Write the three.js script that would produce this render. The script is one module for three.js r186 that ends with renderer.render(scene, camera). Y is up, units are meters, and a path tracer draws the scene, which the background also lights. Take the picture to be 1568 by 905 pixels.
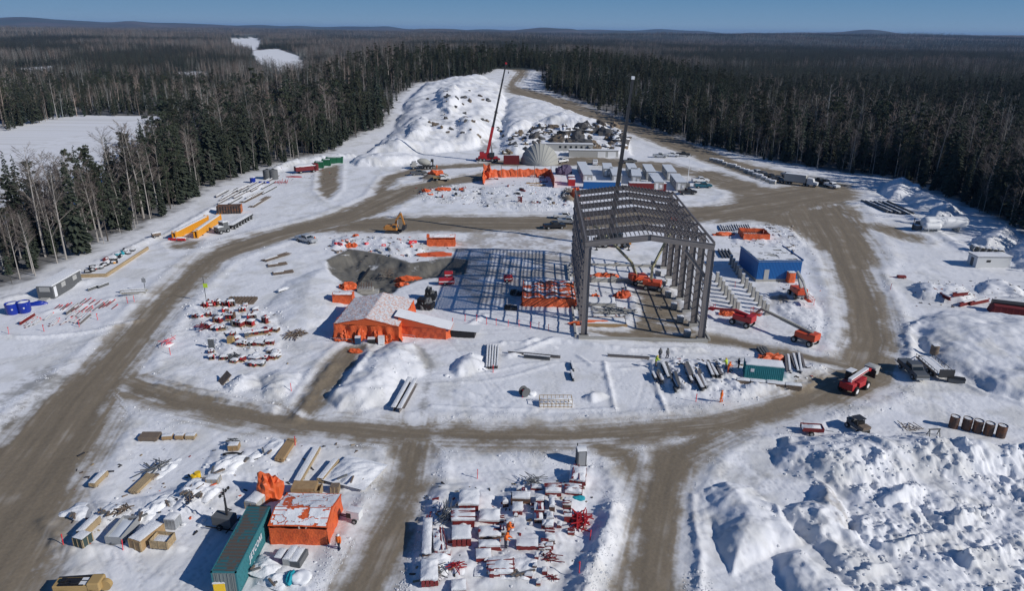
import * as THREE from 'three';
import { mergeGeometries, mergeVertices } from 'three/addons/utils/BufferGeometryUtils.js';
import { RoundedBoxGeometry } from 'three/addons/geometries/RoundedBoxGeometry.js';
import { MarchingCubes } from 'three/addons/objects/MarchingCubes.js';

const scene = new THREE.Scene();

// ---------------------------------------------------------------- camera
const PW = 1568, PH = 905, FPX = 1080, CAM_H = 48;
const pitch = Math.atan((452.5 - 47) / FPX), roll = THREE.MathUtils.degToRad(0.72);
const camera = new THREE.PerspectiveCamera(2 * Math.atan(452.5 / FPX) * 180 / Math.PI, PW / PH, 1, 60000);
camera.position.set(0, CAM_H, 0);
camera.rotation.order = 'YXZ';
camera.rotation.set(-pitch, 0, roll);
camera.updateMatrixWorld(true);

// ---------------------------------------------------------------- sky
function makeSky() {
  const w = 512, h = 1024, d = new Float32Array(w * h * 4);
  const lerp = (a, b, t) => a.map((v, i) => v + (b[i] - v) * t);
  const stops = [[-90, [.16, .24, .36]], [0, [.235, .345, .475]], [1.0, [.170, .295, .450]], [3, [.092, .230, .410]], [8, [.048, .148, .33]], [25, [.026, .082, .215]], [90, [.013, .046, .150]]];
  for (let j = 0; j < h; j++) {
    const el = (j + .5) / h * 180 - 90;
    let k = 0; while (k < stops.length - 2 && el > stops[k + 1][0]) k++;
    const t = Math.min(1, Math.max(0, (el - stops[k][0]) / (stops[k + 1][0] - stops[k][0])));
    const c = lerp(stops[k][1], stops[k + 1][1], t);
    for (let i = 0; i < w; i++) { const o = (j * w + i) * 4; d[o] = c[0]; d[o + 1] = c[1]; d[o + 2] = c[2]; d[o + 3] = 1; }
  }
  const t = new THREE.DataTexture(d, w, h, THREE.RGBAFormat, THREE.FloatType);
  t.mapping = THREE.EquirectangularReflectionMapping; t.magFilter = t.minFilter = THREE.LinearFilter; t.needsUpdate = true;
  return t;
}
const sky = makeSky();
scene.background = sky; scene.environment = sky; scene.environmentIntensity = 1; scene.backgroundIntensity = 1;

// ---------------------------------------------------------------- sun: low winter sun on the right, a little behind the camera
const SUN_EL = 30.5 * Math.PI / 180, SUN_AZ = 25 * Math.PI / 180;
const toSun = new THREE.Vector3(Math.cos(SUN_EL) * Math.cos(SUN_AZ), Math.sin(SUN_EL), Math.cos(SUN_EL) * Math.sin(SUN_AZ));
const sun = new THREE.DirectionalLight(new THREE.Color(1, .965, .915), 3.6);
sun.position.set(0, 0, -170).addScaledVector(toSun, 400); sun.target.position.set(0, 0, -170);
sun.castShadow = true; sun.shadow.mapSize.set(4096, 4096); sun.shadow.radius = 1;
Object.assign(sun.shadow.camera, { left: -320, right: 320, top: 260, bottom: -260, near: 1, far: 1200 });
scene.add(sun, sun.target);

const renderer = new THREE.WebGLRenderer({ antialias: true });
renderer.setSize(1024, 592);
renderer.toneMapping = THREE.LinearToneMapping; renderer.toneMappingExposure = 1.02;
renderer.shadowMap.enabled = true; renderer.shadowMap.type = THREE.PCFSoftShadowMap;
scene.fog = new THREE.FogExp2(new THREE.Color(.30, .55, 1.0), 0.000042);

// ---------------------------------------------------------------- numbers
let seed = 20240317;
const rnd = () => { seed = (seed + 0x6D2B79F5) | 0; let t = Math.imul(seed ^ (seed >>> 15), 1 | seed); t = (t + Math.imul(t ^ (t >>> 7), 61 | t)) ^ t; return ((t ^ (t >>> 14)) >>> 0) / 4294967296; };
const rr = (a, b) => a + (b - a) * rnd();
const clamp = (v, a = 0, b = 1) => v < a ? a : v > b ? b : v;
const sst = (a, b, v) => { const t = clamp((v - a) / (b - a)); return t * t * (3 - 2 * t); };
const mix = (a, b, t) => a + (b - a) * t;
const PERM = new Uint8Array(65536); { for (let i = 0; i < 65536; i++) PERM[i] = Math.floor(rnd() * 256); }
const hash = (x, y) => PERM[(Math.imul(x, 374761) + Math.imul(y, 668265)) & 65535] / 255;
function vn(x, y) { // value noise, 0..1
  const xi = Math.floor(x), yi = Math.floor(y); let fx = x - xi, fy = y - yi;
  fx = fx * fx * (3 - 2 * fx); fy = fy * fy * (3 - 2 * fy);
  const a = hash(xi, yi), b = hash(xi + 1, yi), c = hash(xi, yi + 1), d = hash(xi + 1, yi + 1);
  return a + (b - a) * fx + (c - a) * fy + (a - b - c + d) * fx * fy;
}
const fbm = (x, y, n = 4) => { let s = 0, a = .5, w = 0; for (let i = 0; i < n; i++) { s += a * vn(x, y); w += a; a *= .5; const t = x * 1.62 - y * 1.21 + 17.3; y = x * 1.21 + y * 1.62 - 9.1; x = t; } return s / w; };
const billow = (x, y, n = 3) => { let s = 0, a = .5, w = 0; for (let i = 0; i < n; i++) { s += a * Math.abs(vn(x, y) * 2 - 1); w += a; a *= .55; const t = x * 1.62 - y * 1.21 + 7.3; y = x * 1.21 + y * 1.62 - 3.7; x = t; } return s / w; };

// ---------------------------------------------------------------- photo pixels to directions and ground points
const RAY = new THREE.Matrix3().setFromMatrix4(camera.matrixWorld);
const ray = (px, py) => new THREE.Vector3(px - 784, 452.5 - py, -FPX).applyMatrix3(RAY);
function G(px, py, y = 0) { // where the pixel's ray meets the level y
  const d = ray(px, py), t = (y - CAM_H) / d.y;
  return new THREE.Vector3(d.x * t, y, d.z * t);
}
// base terrain: level pad, a hill rising to the north, rolling land and low ranges beyond
function baseH(x, z) {
  const r = Math.hypot(x, z), n = -z;
  let h = 22 * sst(290, 610, n) * (1 - .75 * sst(640, 1000, n)) * sst(-170, -60, x + (n - 300) * .12) * (1 - .85 * sst(70, 210, x));
  if (r > 650) {
    const k = sst(650, 4200, r), lake = sst(-1.0, .6, 1 - Math.hypot((x + 360 + (n - 900) * .22) / 260, (n - 1100) / 900));
    h += (1 - lake) * (k * 30 * (fbm(x / 1500 + 3.1, z / 1500, 3) - .36) * 2.0 + sst(300, 1400, r) * 10 * (fbm(x / 420, z / 420 + 8, 2) - .5));
    const k2 = sst(3500, 8500, r);
    h += k2 * (14 + 70 * Math.max(0, fbm(x / 2300 + 11, z / 2300 + 5, 3) - .42));
    for (const [a, dist, w, up] of RANGE) { const ang = Math.atan2(x, n), da = (ang - a) / w; if (da * da < 9) h += up * Math.exp(-da * da) * Math.exp(-(((r - dist) / (dist * .16)) ** 2)); }
  }
  return h;
}
const RANGE = [[-33.5, 11000, 2.4, 105], [-30, 11500, 2, 45], [-24, 12500, 2.2, 55], [-19, 13500, 2, 50], [-12, 13000, 2.6, 45], [-7, 8000, 2.5, 30], [-5, 9000, 1.2, 16], [2.2, 9000, 1.8, 52], [6, 12000, 2.5, 38], [11, 13500, 2, 40], [25.2, 11000, 1.9, 80], [21.5, 12000, 2.6, 34], [33, 13000, 3, 40], [-36, 9500, 1.4, 34], [-27, 10500, 1.1, 30], [-21.5, 9800, 1.3, 26], [-16, 11500, 1.2, 36], [-9.5, 12500, 1.2, 30], [-2, 12500, 1.6, 30], [4.3, 8600, 1, 26], [8.5, 10500, 1.3, 24], [14, 12500, 1.5, 32], [17.5, 10500, 1.2, 22], [28.5, 12500, 1.4, 34], [36, 11000, 1.6, 30]].map(([a, d, w, u]) => [a * Math.PI / 180, d, w * Math.PI / 180, u]);
function Gt(px, py) { // where the pixel's ray meets the base terrain
  const d = ray(px, py).normalize(); let t = 30;
  for (let i = 0; i < 900; i++) { const y = CAM_H + d.y * t; const g = y - baseH(d.x * t, d.z * t); if (g < .02) break; t += Math.max(.05, g * .7); }
  return new THREE.Vector3(d.x * t, CAM_H + d.y * t, d.z * t);
}
const poly = (s, hill) => { // "x,y x,y ..." in photo pixels to a ground polygon
  const p = s.trim().split(/\s+/).map(q => { const [a, b] = q.split(',').map(Number); const g = hill ? Gt(a, b) : G(a, b); return [g.x, g.z]; });
  const xs = p.map(q => q[0]), zs = p.map(q => q[1]);
  return { p, x0: Math.min(...xs), x1: Math.max(...xs), z0: Math.min(...zs), z1: Math.max(...zs) };
};
function sdf(P, x, z) { // distance to the polygon's edge, positive inside
  const p = P.p; let d = 1e18, s = 1;
  for (let i = 0, j = p.length - 1; i < p.length; j = i++) {
    const ex = p[j][0] - p[i][0], ez = p[j][1] - p[i][1], wx = x - p[i][0], wz = z - p[i][1];
    const t = clamp((wx * ex + wz * ez) / (ex * ex + ez * ez)), bx = wx - ex * t, bz = wz - ez * t;
    d = Math.min(d, bx * bx + bz * bz);
    const c1 = z >= p[i][1], c2 = z < p[j][1], c3 = ex * wz > ez * wx;
    if ((c1 && c2 && c3) || (!c1 && !c2 && !c3)) s = -s;
  }
  return -s * Math.sqrt(d);
}
// ---------------------------------------------------------------- roads and bare earth (outlines read from the photograph)
const DIRT = [ // weight, colour kind (0 road, 1 grey mud, 2 gravel), feather, outline
  [1, 0, 1.6, '-250,905 -120,760 0,672 60,620 120,572 190,505 250,447 300,400 345,372 420,352 480,338 540,318 590,293 600,318 545,340 470,357 400,378 345,398 310,425 270,470 235,510 205,560 185,605 160,670 130,730 100,790 75,850 55,905 40,960 -250,960'],
  [1, 0, 1.5, '530,320 590,293 640,281 700,271 742,264 742,276 700,281 650,293 600,315 560,336'],
  [1, 0, 1.8, '470,357 560,333 700,331 880,331 1085,315 1130,312 1120,335 1085,338 880,352 760,353 620,354 540,354'],
  [1, 0, 2, '1050,266 1090,260 1130,274 1180,289 1250,280 1290,283 1312,295 1300,308 1240,322 1150,336 1100,340 1080,325 1118,310 1130,298 1095,284'],
  [1, 0, 1.5, '1120,334 1180,342 1220,352 1250,375 1270,400 1290,450 1300,500 1295,545 1270,575 1200,605 1130,632 1000,650 870,658 700,653 560,648 430,630 330,610 250,594 215,572 200,560 185,605 260,627 350,647 430,661 560,673 640,678 760,682 870,682 950,677 1050,670 1100,664 1180,650 1260,622 1330,605 1360,592 1367,560 1362,510 1352,470 1332,420 1312,360 1302,330 1290,310 1250,318'],
  [1, 0, 1.2, '598,670 612,700 600,740 572,800 542,860 517,905 495,960 560,960 588,905 622,830 645,760 656,700 668,676'],
  [1, 0, 1.2, '1062,666 1002,690 977,740 966,800 957,850 947,905 940,960 1030,960 1032,905 1034,860 1042,790 1052,740 1072,700 1112,672 1145,655'],
  [.95, 0, 1.1, '835,674 900,684 942,700 964,728 970,775 990,775 992,738 986,712 968,692 940,680 900,671'],
  [.9, 0, .8, '448,634 478,588 503,553 528,531 562,530 542,560 507,600 482,642'],
  [.5, 1, .8, '625,512 652,528 667,560 662,600 655,645 634,648 643,600 648,565 636,538'],
  [1, 0, 2.5, '770,101 800,103 808,108 803,116 790,126 788,133 820,140 880,157 940,178 1010,202 1080,228 1150,253 1230,270 1300,283 1290,292 1180,280 1110,258 1050,236 990,213 920,188 860,168 810,150 780,142 775,135 782,124 793,112 790,108 765,105', 1],
  [.8, 0, 2, '745,246 840,243 900,239 960,246 1020,249 1065,262 1045,268 1010,262 900,252 850,254 745,253'],
  [.9, 1, .8, '498,398 535,380 590,390 630,402 690,394 720,398 716,420 640,430 612,442 600,450 560,454 535,442 503,415'],
  [.48, 2, 3, '645,378 740,352 880,358 884,400 870,470 800,478 740,470 690,452 640,425'],
  [.6, 0, 1, '960,430 1010,440 1040,470 1072,512 960,512 985,470'],
  [.7, 0, .7, '900,506 1000,510 1090,513 1180,529 1295,556 1295,564 1180,541 1090,525 950,519'],
  [.7, 0, 1, '490,258 520,252 517,290 502,306 488,292'],
  [.7, 0, 1.2, '568,302 588,270 640,255 745,249 745,255 650,261 606,275 592,300'],
  [.45, 1, 2, '-60,650 0,600 50,562 110,556 130,566 60,622 0,676'],
  [.75, 0, 2, '1240,322 1310,318 1330,350 1345,400 1320,420 1285,390 1262,350'],
  [.6, 0, 1.5, '1290,336 1370,345 1412,364 1416,373 1392,371 1350,356 1290,346'],
  [.3, 1, 1.5, '1110,715 1140,705 1190,722 1250,735 1245,760 1170,768 1120,745'],
  [.45, 2, 1.5, '1240,735 1275,748 1310,800 1312,830 1280,822 1250,780'],
  [.95, 2, .6, '640,276 655,265 668,261 684,266 692,275 670,280'],
  [.95, 2, .6, '855,304 862,292 878,287 886,300 882,312 865,313'],
  [.5, 1, 1, '735,222 752,218 765,228 730,234'],
  [.3, 1, 1, '30,870 130,868 170,880 100,884'],
  [.5, 0, 1, '255,373 285,362 310,368 300,380 265,382'],
  [.4, 0, 1, '1180,455 1200,450 1212,462 1190,468'],
].map(([w, k, f, s, hill]) => ({ w, k, f, P: poly(s, hill) }));
// centre lines for wheel tracks
const LANES = ['-60,905 60,740 150,610 250,485 330,395 430,362 540,335 640,288 740,270', '540,345 700,342 880,342 1085,326 1250,300', '1250,318 1285,370 1320,450 1332,520 1315,570 1230,615 1100,650 870,670 640,665 430,645 260,612 190,590',
  '640,676 628,740 580,830 545,905 520,960', '1110,664 1030,700 1008,790 995,860 988,905 985,960', '465,638 510,580 545,535', '775,104 800,107 785,130 850,160 940,184 1050,230 1160,264 1290,288', '645,518 660,560 652,600 645,645', '1070,518 1180,535 1290,560'].map((s, i) => s.split(' ').map(q => { const [a, b] = q.split(',').map(Number); const g = i === 6 ? Gt(a, b) : G(a, b); return [g.x, g.z]; }));

// ---------------------------------------------------------------- heaps, banks and the dug hole
const HEAP = [ // top height, slope, roughness, its size in metres, outline
  [2.5, .55, .45, 3.0, '500,612 530,574 560,547 600,524 640,530 655,550 652,575 618,586 600,616 560,629 520,629', 0, 0.25],
  [.55, .5, .5, 2.6, '1240,722 1300,705 1450,695 1568,704 1720,720 1720,1000 1330,1000 1290,905 1262,850 1295,815 1300,770', 0, 1.7],
  [1.0, 1.1, .3, 1.5, '1330,772 1365,757 1410,752 1424,764 1350,788', 0, 1],
  [1.1, 1.1, .3, 1.5, '1440,803 1480,785 1524,780 1534,793 1455,818', 0, 1],
  [.9, 1.1, .3, 1.5, '1345,842 1385,828 1424,825 1434,838 1365,858', 0, 1],
  [1.1, 1.1, .3, 1.5, '1465,862 1505,848 1545,845 1555,860 1480,884', 0, 1],
  [.9, 1.1, .3, 1.5, '1295,882 1330,868 1358,868 1366,880 1310,902', 0, 1],
  [3.2, .75, .5, 3.2, '1178,692 1195,673 1240,668 1300,663 1350,668 1440,673 1500,683 1560,690 1720,705 1720,742 1500,735 1380,745 1300,748 1240,740 1190,716', 0, .8],
  [2.1, .8, .7, 3.6, '1076,750 1100,738 1150,745 1172,770 1202,800 1232,835 1190,846 1150,864 1118,884 1102,842 1086,792', 0, 0],
  [1.9, .8, .5, 1.3, '1160,772 1200,776 1235,764 1252,744 1242,736 1268,745 1302,790 1312,830 1280,852 1240,835 1200,800', 0, 0.7],
  [1.8, .8, .35, 2, '1188,852 1225,838 1262,870 1310,905 1330,960 1230,960 1200,905'],
  [2.4, .5, .9, 6.0, '1392,497 1412,483 1450,476 1500,479 1568,486 1720,500 1720,650 1560,617 1510,602 1480,577 1440,560 1420,545 1402,525', 0, 0.0],
  [1.9, .8, .5, 1.6, '1388,440 1402,435 1430,439 1475,441 1492,455 1480,469 1430,463 1402,457'],
  [2.0, .8, .4, 1.8, '1495,437 1515,429 1540,433 1568,446 1568,455 1530,453 1500,450'],
  [4.2, .85, .5, 2.4, '1345,295 1352,283 1375,280 1402,285 1412,298 1390,306 1360,306'],
  [2.3, .7, .8, 2.0, '1395,292 1430,302 1460,314 1478,327 1450,330 1400,320 1384,307'],
  [3.0, .85, .4, 2.4, '1418,331 1430,325 1450,323 1466,327 1462,335 1430,337'],
  [4.2, .85, .5, 2.4, '1483,376 1500,360 1530,352 1552,357 1562,373 1540,384 1508,386'],
  [2.6, .7, .7, 2.0, '1536,388 1562,366 1640,385 1640,430 1562,412'],
  [1.5, .95, .1, 1.2, '889,610 896,602 910,599 926,602 934,608 920,613 904,616', 0, 0],
  [1.5, .8, .3, 1.4, '688,570 700,550 720,543 742,548 748,566 720,574 700,577'],
  [1.5, .9, .35, 1.1, '343,592 365,577 385,573 402,586 380,600 355,602'],
  [1.0, .6, .4, 1.5, '400,578 430,565 462,573 456,592 430,614 400,610'],
  [1.4, .25, .1, 5, '405,470 440,430 500,408 530,445 520,492 470,505 425,500', 0, 0],
  [3.2, .95, .5, 1.8, '537,249 545,242 600,241 640,242 652,249 600,255 545,255'],
  [2.6, .6, 1.2, 3.0, '800,226 815,206 860,196 920,206 962,220 968,238 900,239 840,238'],
  [2.6, .6, 1.0, 3.0, '765,232 770,209 800,203 830,210 822,231 790,238'],
  [6.5, .5, 2.6, 8, '560,236 598,205 610,180 624,150 648,132 690,124 738,120 768,131 776,160 770,190 762,216 722,229 650,236 610,239', 1, 0.3],
  [1.6, .7, .4, 1.6, '640,277 655,267 668,263 684,268 692,276 670,281'],
  [1.6, .7, .4, 1.6, '855,305 862,294 878,289 886,301 882,313 865,314'],
  [.9, .5, .5, 1.3, '530,362 600,366 660,372 650,390 600,392 540,378 505,384 510,368'],
  [-2.0, .6, .8, 1.6, '498,400 535,384 590,392 626,404 690,400 716,404 712,416 640,428 612,440 600,449 560,453 535,442 503,416'],
  [.55, .5, .35, 1.2, '985,552 1040,548 1110,556 1140,590 1230,590 1262,570 1275,575 1235,600 1120,612 1030,606 1000,580', 0, 1.1],
  [.35, .4, .2, 1.2, '285,470 350,462 420,478 435,510 430,540 340,545 300,510', 0, .9],
  [.35, .4, .2, 1.5, '735,288 800,284 880,290 882,322 800,324 740,318', 0, 1.0],
  [.3, .4, .2, 1.5, '640,288 700,284 735,290 720,312 650,310', 0, .8],
  [.35, .4, .2, 1.2, '1180,450 1230,435 1262,480 1255,520 1225,500 1190,480', 0, .9],
  [.3, .4, .2, 1.2, '120,770 180,770 290,740 330,690 430,680 420,740 330,790 230,812 130,800', 0, .7],
  [.3, .4, .2, 1.2, '1120,345 1210,345 1235,380 1180,384 1120,372', 0, .8],
  [3.4, .8, 1.2, 6, '776,152 800,150 860,167 930,192 962,208 900,203 832,199 792,208 774,216 769,190', 1, .3],
  [4, .9, 1.2, 5, '668,152 702,150 708,180 690,196 672,188', 1, .4],
  [3, .9, 1, 5, '700,200 740,196 752,212 730,226 700,224', 1, .4],
  [3, .9, 1, 5, '625,205 650,196 664,210 650,228 622,228', 1, .3],
  [.5, .4, .3, 1.4, '660,745 720,738 760,760 765,850 720,905 630,905 640,800'],
  [.5, .4, .3, 1.4, '775,745 830,735 905,715 905,745 885,800 880,860 840,905 720,905 760,800'],
  [.4, .5, .3, 1.2, '1075,560 1130,545 1262,562 1260,590 1150,600'],
  [1.0, .7, .35, 1.2, '515,720 545,706 568,712 560,735 545,752 522,752'],
  [.6, .5, .3, 1.2, '250,788 300,745 340,745 330,770 270,800 240,800'],
  [.5, .5, .3, 1.0, '395,850 480,838 485,860 470,905 380,905'],
].map(([h, s, a, f, o, hill, c = .3]) => ({ h, s, a, f, c, P: poly(o, hill) }));
const BANK = [ // plough banks and drifts: height, half width, line
  [.9, 1.1, '938,783 931,820 915,855 896,892 880,940'], [1.3, 2.2, '420,262 450,250 500,243 535,240'], [.6, 1.2, '255,362 300,335 345,312 400,285'], [.28, .35, '925,556 941,626'], [.28, .35, '998,560 1004,590 1020,632'], [.16, .3, '660,588 735,585 780,578 850,556 925,556 1000,556'], [.14, .3, '665,575 740,572 800,558 850,552'], [.2, .4, '662,622 760,627 860,630 940,626'],
  [.35, .7, '68,800 100,842 250,838 272,838'], [.25, .4, '1060,760 1062,800 1072,850 1070,905'], [.22, .35, '700,600 760,612 820,628'], [.2, .3, '885,545 905,560 950,566 990,562'], [.22, .3, '1030,540 1085,545 1130,560'], [.25, .4, '690,520 740,530 800,524 850,532'], [.2, .3, '400,600 440,590 470,600'], [.5, 1.0, '1395,500 1388,520 1392,545'], [.4, .9, '455,642 480,600 510,560'], [.4, .7, '560,520 565,545 545,575'], [.6, 1.2, '160,400 215,375 240,362'], [.35, .5, '0,515 60,517 150,508 215,490'], [.35, .8, '70,480 150,462 225,452'],
  [.5, 1.2, '0,462 60,448 135,432'], [.3, .5, '1395,558 1450,578 1500,600 1568,620'], [.5, 1.5, '1340,300 1400,335 1480,385'], [.45, .9, '1180,262 1250,268 1320,280'], [.4, .7, '780,545 850,520 880,524 960,536 1070,536'], [.35, .5, '693,505 720,498 742,483'], [.45, .9, '250,590 330,607 420,626'], [.35, .6, '820,520 800,530 770,525'],
].map(([h, w, s]) => { const p = s.split(' ').map(q => { const [a, b] = q.split(',').map(Number); const g = G(a, b); return [g.x, g.z]; }); const xs = p.map(q => q[0]), zs = p.map(q => q[1]); return { h, w, p, x0: Math.min(...xs) - 3 * w, x1: Math.max(...xs) + 3 * w, z0: Math.min(...zs) - 3 * w, z1: Math.max(...zs) + 3 * w }; });
function clods(x, z, s) { // half-buried lumps of broken snow, sharp where they meet
  x /= s; z /= s; const xi = Math.floor(x), zi = Math.floor(z); let m = 0;
  for (let j = -1; j <= 1; j++) for (let i = -1; i <= 1; i++) { const X = xi + i, Z = zi + j, r = hash(X + 77, Z); if (r < .25) continue;
    const a = hash(X, Z + 51) * 6.283, dx = x - X - hash(X, Z), dz = z - Z - hash(X + 13, Z + 29), u = dx * Math.cos(a) + dz * Math.sin(a), v = dz * Math.cos(a) - dx * Math.sin(a), R = .25 + .55 * r, q = 1 - (u * u * 1.0 + v * v * 2.6) / (R * R); if (q > 0) m = Math.max(m, Math.sqrt(q) * R + (u * .35)); }
  return m;
}
function lineDist(p, x, z) {
  let best = 1e18, side = 0, along = 0, run = 0;
  for (let i = 0; i + 1 < p.length; i++) {
    const ex = p[i + 1][0] - p[i][0], ez = p[i + 1][1] - p[i][1], L = Math.hypot(ex, ez), wx = x - p[i][0], wz = z - p[i][1];
    const t = clamp((wx * ex + wz * ez) / (L * L)), bx = wx - ex * t, bz = wz - ez * t, d = bx * bx + bz * bz;
    if (d < best) { best = d; side = (ex * wz - ez * wx) / L; along = run + t * L; }
    run += L;
  }
  return [Math.sqrt(best), side, along];
}
// coarse grid of "how deep inside a road", wheel-track side and length
const GX0 = -210, GX1 = 250, GZ0 = -640, GZ1 = -30, GS = .6, GW = Math.ceil((GX1 - GX0) / GS), GH = Math.ceil((GZ1 - GZ0) / GS);
const gDirt = new Float32Array(GW * GH).fill(-9), gKind = new Float32Array(GW * GH), gMud = new Float32Array(GW * GH), gSide = new Float32Array(GW * GH), gAlong = new Float32Array(GW * GH);
for (const { w, k, f, P } of DIRT) {
  const i0 = Math.max(0, Math.floor((P.x0 - 6 - GX0) / GS)), i1 = Math.min(GW - 1, Math.ceil((P.x1 + 6 - GX0) / GS)), j0 = Math.max(0, Math.floor((P.z0 - 6 - GZ0) / GS)), j1 = Math.min(GH - 1, Math.ceil((P.z1 + 6 - GZ0) / GS));
  for (let j = j0; j <= j1; j++) for (let i = i0; i <= i1; i++) {
    const d = sdf(P, GX0 + i * GS, GZ0 + j * GS), q = (d / f) + (w - 1) * 1.2, o = j * GW + i, v = Math.min(q, w * 3 - 1);
    if (k === 0) gDirt[o] = Math.max(gDirt[o], v); else { const m = w * sst(-1, 1, d / f); if (m > gMud[o]) { gMud[o] = m; gKind[o] = k; } }
  }
}
for (let j = 0; j < GH; j++) for (let i = 0; i < GW; i++) {
  const o = j * GW + i; if (gDirt[o] < -4) continue;
  let b = 1e9; for (const L of LANES) { const r = lineDist(L, GX0 + i * GS, GZ0 + j * GS); if (r[0] < b) { b = r[0]; gSide[o] = r[1]; gAlong[o] = r[2]; } }
}
function grid(a, x, z) {
  const u = clamp((x - GX0) / GS, 0, GW - 1.01), v = clamp((z - GZ0) / GS, 0, GH - 1.01), i = Math.floor(u), j = Math.floor(v), s = u - i, t = v - j, o = j * GW + i;
  return mix(mix(a[o], a[o + 1], s), mix(a[o + GW], a[o + GW + 1], s), t);
}
const CLEAR = poly('-700,700 -300,545 0,448 60,424 100,403 170,372 260,328 330,286 400,260 460,243 515,231 530,218 560,205 590,193 600,170 612,150 640,129 690,122 730,118 750,112 763,105 811,105 826,112 832,138 880,155 950,182 1010,203 1060,220 1140,239 1200,251 1300,267 1350,271 1400,284 1450,304 1500,328 1568,358 1700,420 2000,560 2300,1300 -1200,1300', 1);
const CW = 460, CH = 420, gClear = new Float32Array(CW * CH); for (let j = 0; j < CH; j++) for (let i = 0; i < CW; i++) gClear[j * CW + i] = sdf(CLEAR, -460 + i * 2, -760 + j * 2);
const clearAt = (x, z) => { const u = (x + 460) / 2, v = (z + 760) / 2, i = Math.floor(u), j = Math.floor(v); if (i < 0 || j < 0 || i >= CW - 1 || j >= CH - 1) return sdf(CLEAR, x, z); const s = u - i, t = v - j, o = j * CW + i; return mix(mix(gClear[o], gClear[o + 1], s), mix(gClear[o + CW], gClear[o + CW + 1], s), t); };
const LAKES = [poly('-400,330 -200,250 0,206 60,189 120,179 240,178 262,186 258,214 205,268 110,322 0,352 -200,420 -400,480'), poly('386,78 425,75 456,85 469,105 430,110 396,97'), poly('352,61 392,58 402,66 391,77 364,75'), poly('270,111 312,109 318,116 290,120'), poly('30,104 80,101 84,108 40,111')];
const inLake = (x, z) => { let m = -1e9; for (const P of LAKES) if (x > P.x0 - 30 && x < P.x1 + 30 && z > P.z0 - 30 && z < P.z1 + 30) m = Math.max(m, sdf(P, x, z)); return m; };

// wheel ruts, ski and boot tracks pressed into the snow of the yards
const TX0 = -125, TX1 = 125, TZ0 = -286, TZ1 = -36, TN = 2048, ruts = (() => {
  const c = document.createElement('canvas'); c.width = c.height = TN; const g = c.getContext('2d'), k = TN / (TX1 - TX0); g.fillStyle = '#000'; g.fillRect(0, 0, TN, TN); g.lineCap = 'round';
  const U = (x, z) => [(x - TX0) * k, (z - TZ0) * k];
  const rut = (p0, p1, p2, p3, gap, w, al) => { for (const s of [-1, 1]) { g.strokeStyle = `rgba(255,255,255,${al})`; g.lineWidth = w * k; g.beginPath(); const nx = -(p3[1] - p0[1]), nz = p3[0] - p0[0], L = Math.hypot(nx, nz) || 1, o = s * gap / 2; const q = [p0, p1, p2, p3].map(p => U(p[0] + nx / L * o, p[1] + nz / L * o)); g.moveTo(...q[0]); g.bezierCurveTo(...q[1], ...q[2], ...q[3]); g.stroke(); } };
  for (let i = 0; i < 420; i++) { const z = mix(-45, -230, Math.pow(rnd(), 1.3)), x = rr(-.75, .75) * -z, a = rnd() < .6 ? rr(-.35, .35) + (x < -20 ? 1.05 : 0) : rnd() * 6.28, L = rr(8, 40), b = a + rr(-.6, .6), p = [x, z], q = [x + Math.cos(a) * L * .33, z - Math.sin(a) * L * .33], r = [q[0] + Math.cos((a + b) / 2) * L * .33, q[1] - Math.sin((a + b) / 2) * L * .33], e = [r[0] + Math.cos(b) * L * .33, r[1] - Math.sin(b) * L * .33]; rut(p, q, r, e, rr(1.4, 2.0), rr(.22, .5), rr(.12, .5)); }
  for (let i = 0; i < 200; i++) { let x = rr(-80, 80), z = rr(-45, -140), a = rnd() * 6.28; g.fillStyle = 'rgba(255,255,255,.8)'; for (let n = 0; n < 60; n++) { a += rr(-.18, .18); x += Math.cos(a) * .6; z += Math.sin(a) * .6; const s = n % 2 ? .14 : -.14, [u, v] = U(x - Math.sin(a) * s, z + Math.cos(a) * s); g.beginPath(); g.arc(u, v, .17 * k, 0, 7); g.fill(); } }
  const d = g.getImageData(0, 0, TN, TN).data, o = new Uint8Array(TN * TN); for (let i = 0; i < o.length; i++) o[i] = d[i * 4]; return o;
})();
function rutAt(x, z) { const u = (x - TX0) / (TX1 - TX0) * TN - .5, v = (z - TZ0) / (TZ1 - TZ0) * TN - .5, i = Math.floor(u), j = Math.floor(v); if (i < 0 || j < 0 || i >= TN - 1 || j >= TN - 1) return 0; const s = u - i, t = v - j, o = j * TN + i; return mix(mix(ruts[o], ruts[o + 1], s), mix(ruts[o + TN], ruts[o + TN + 1], s), t) / 255; }
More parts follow.
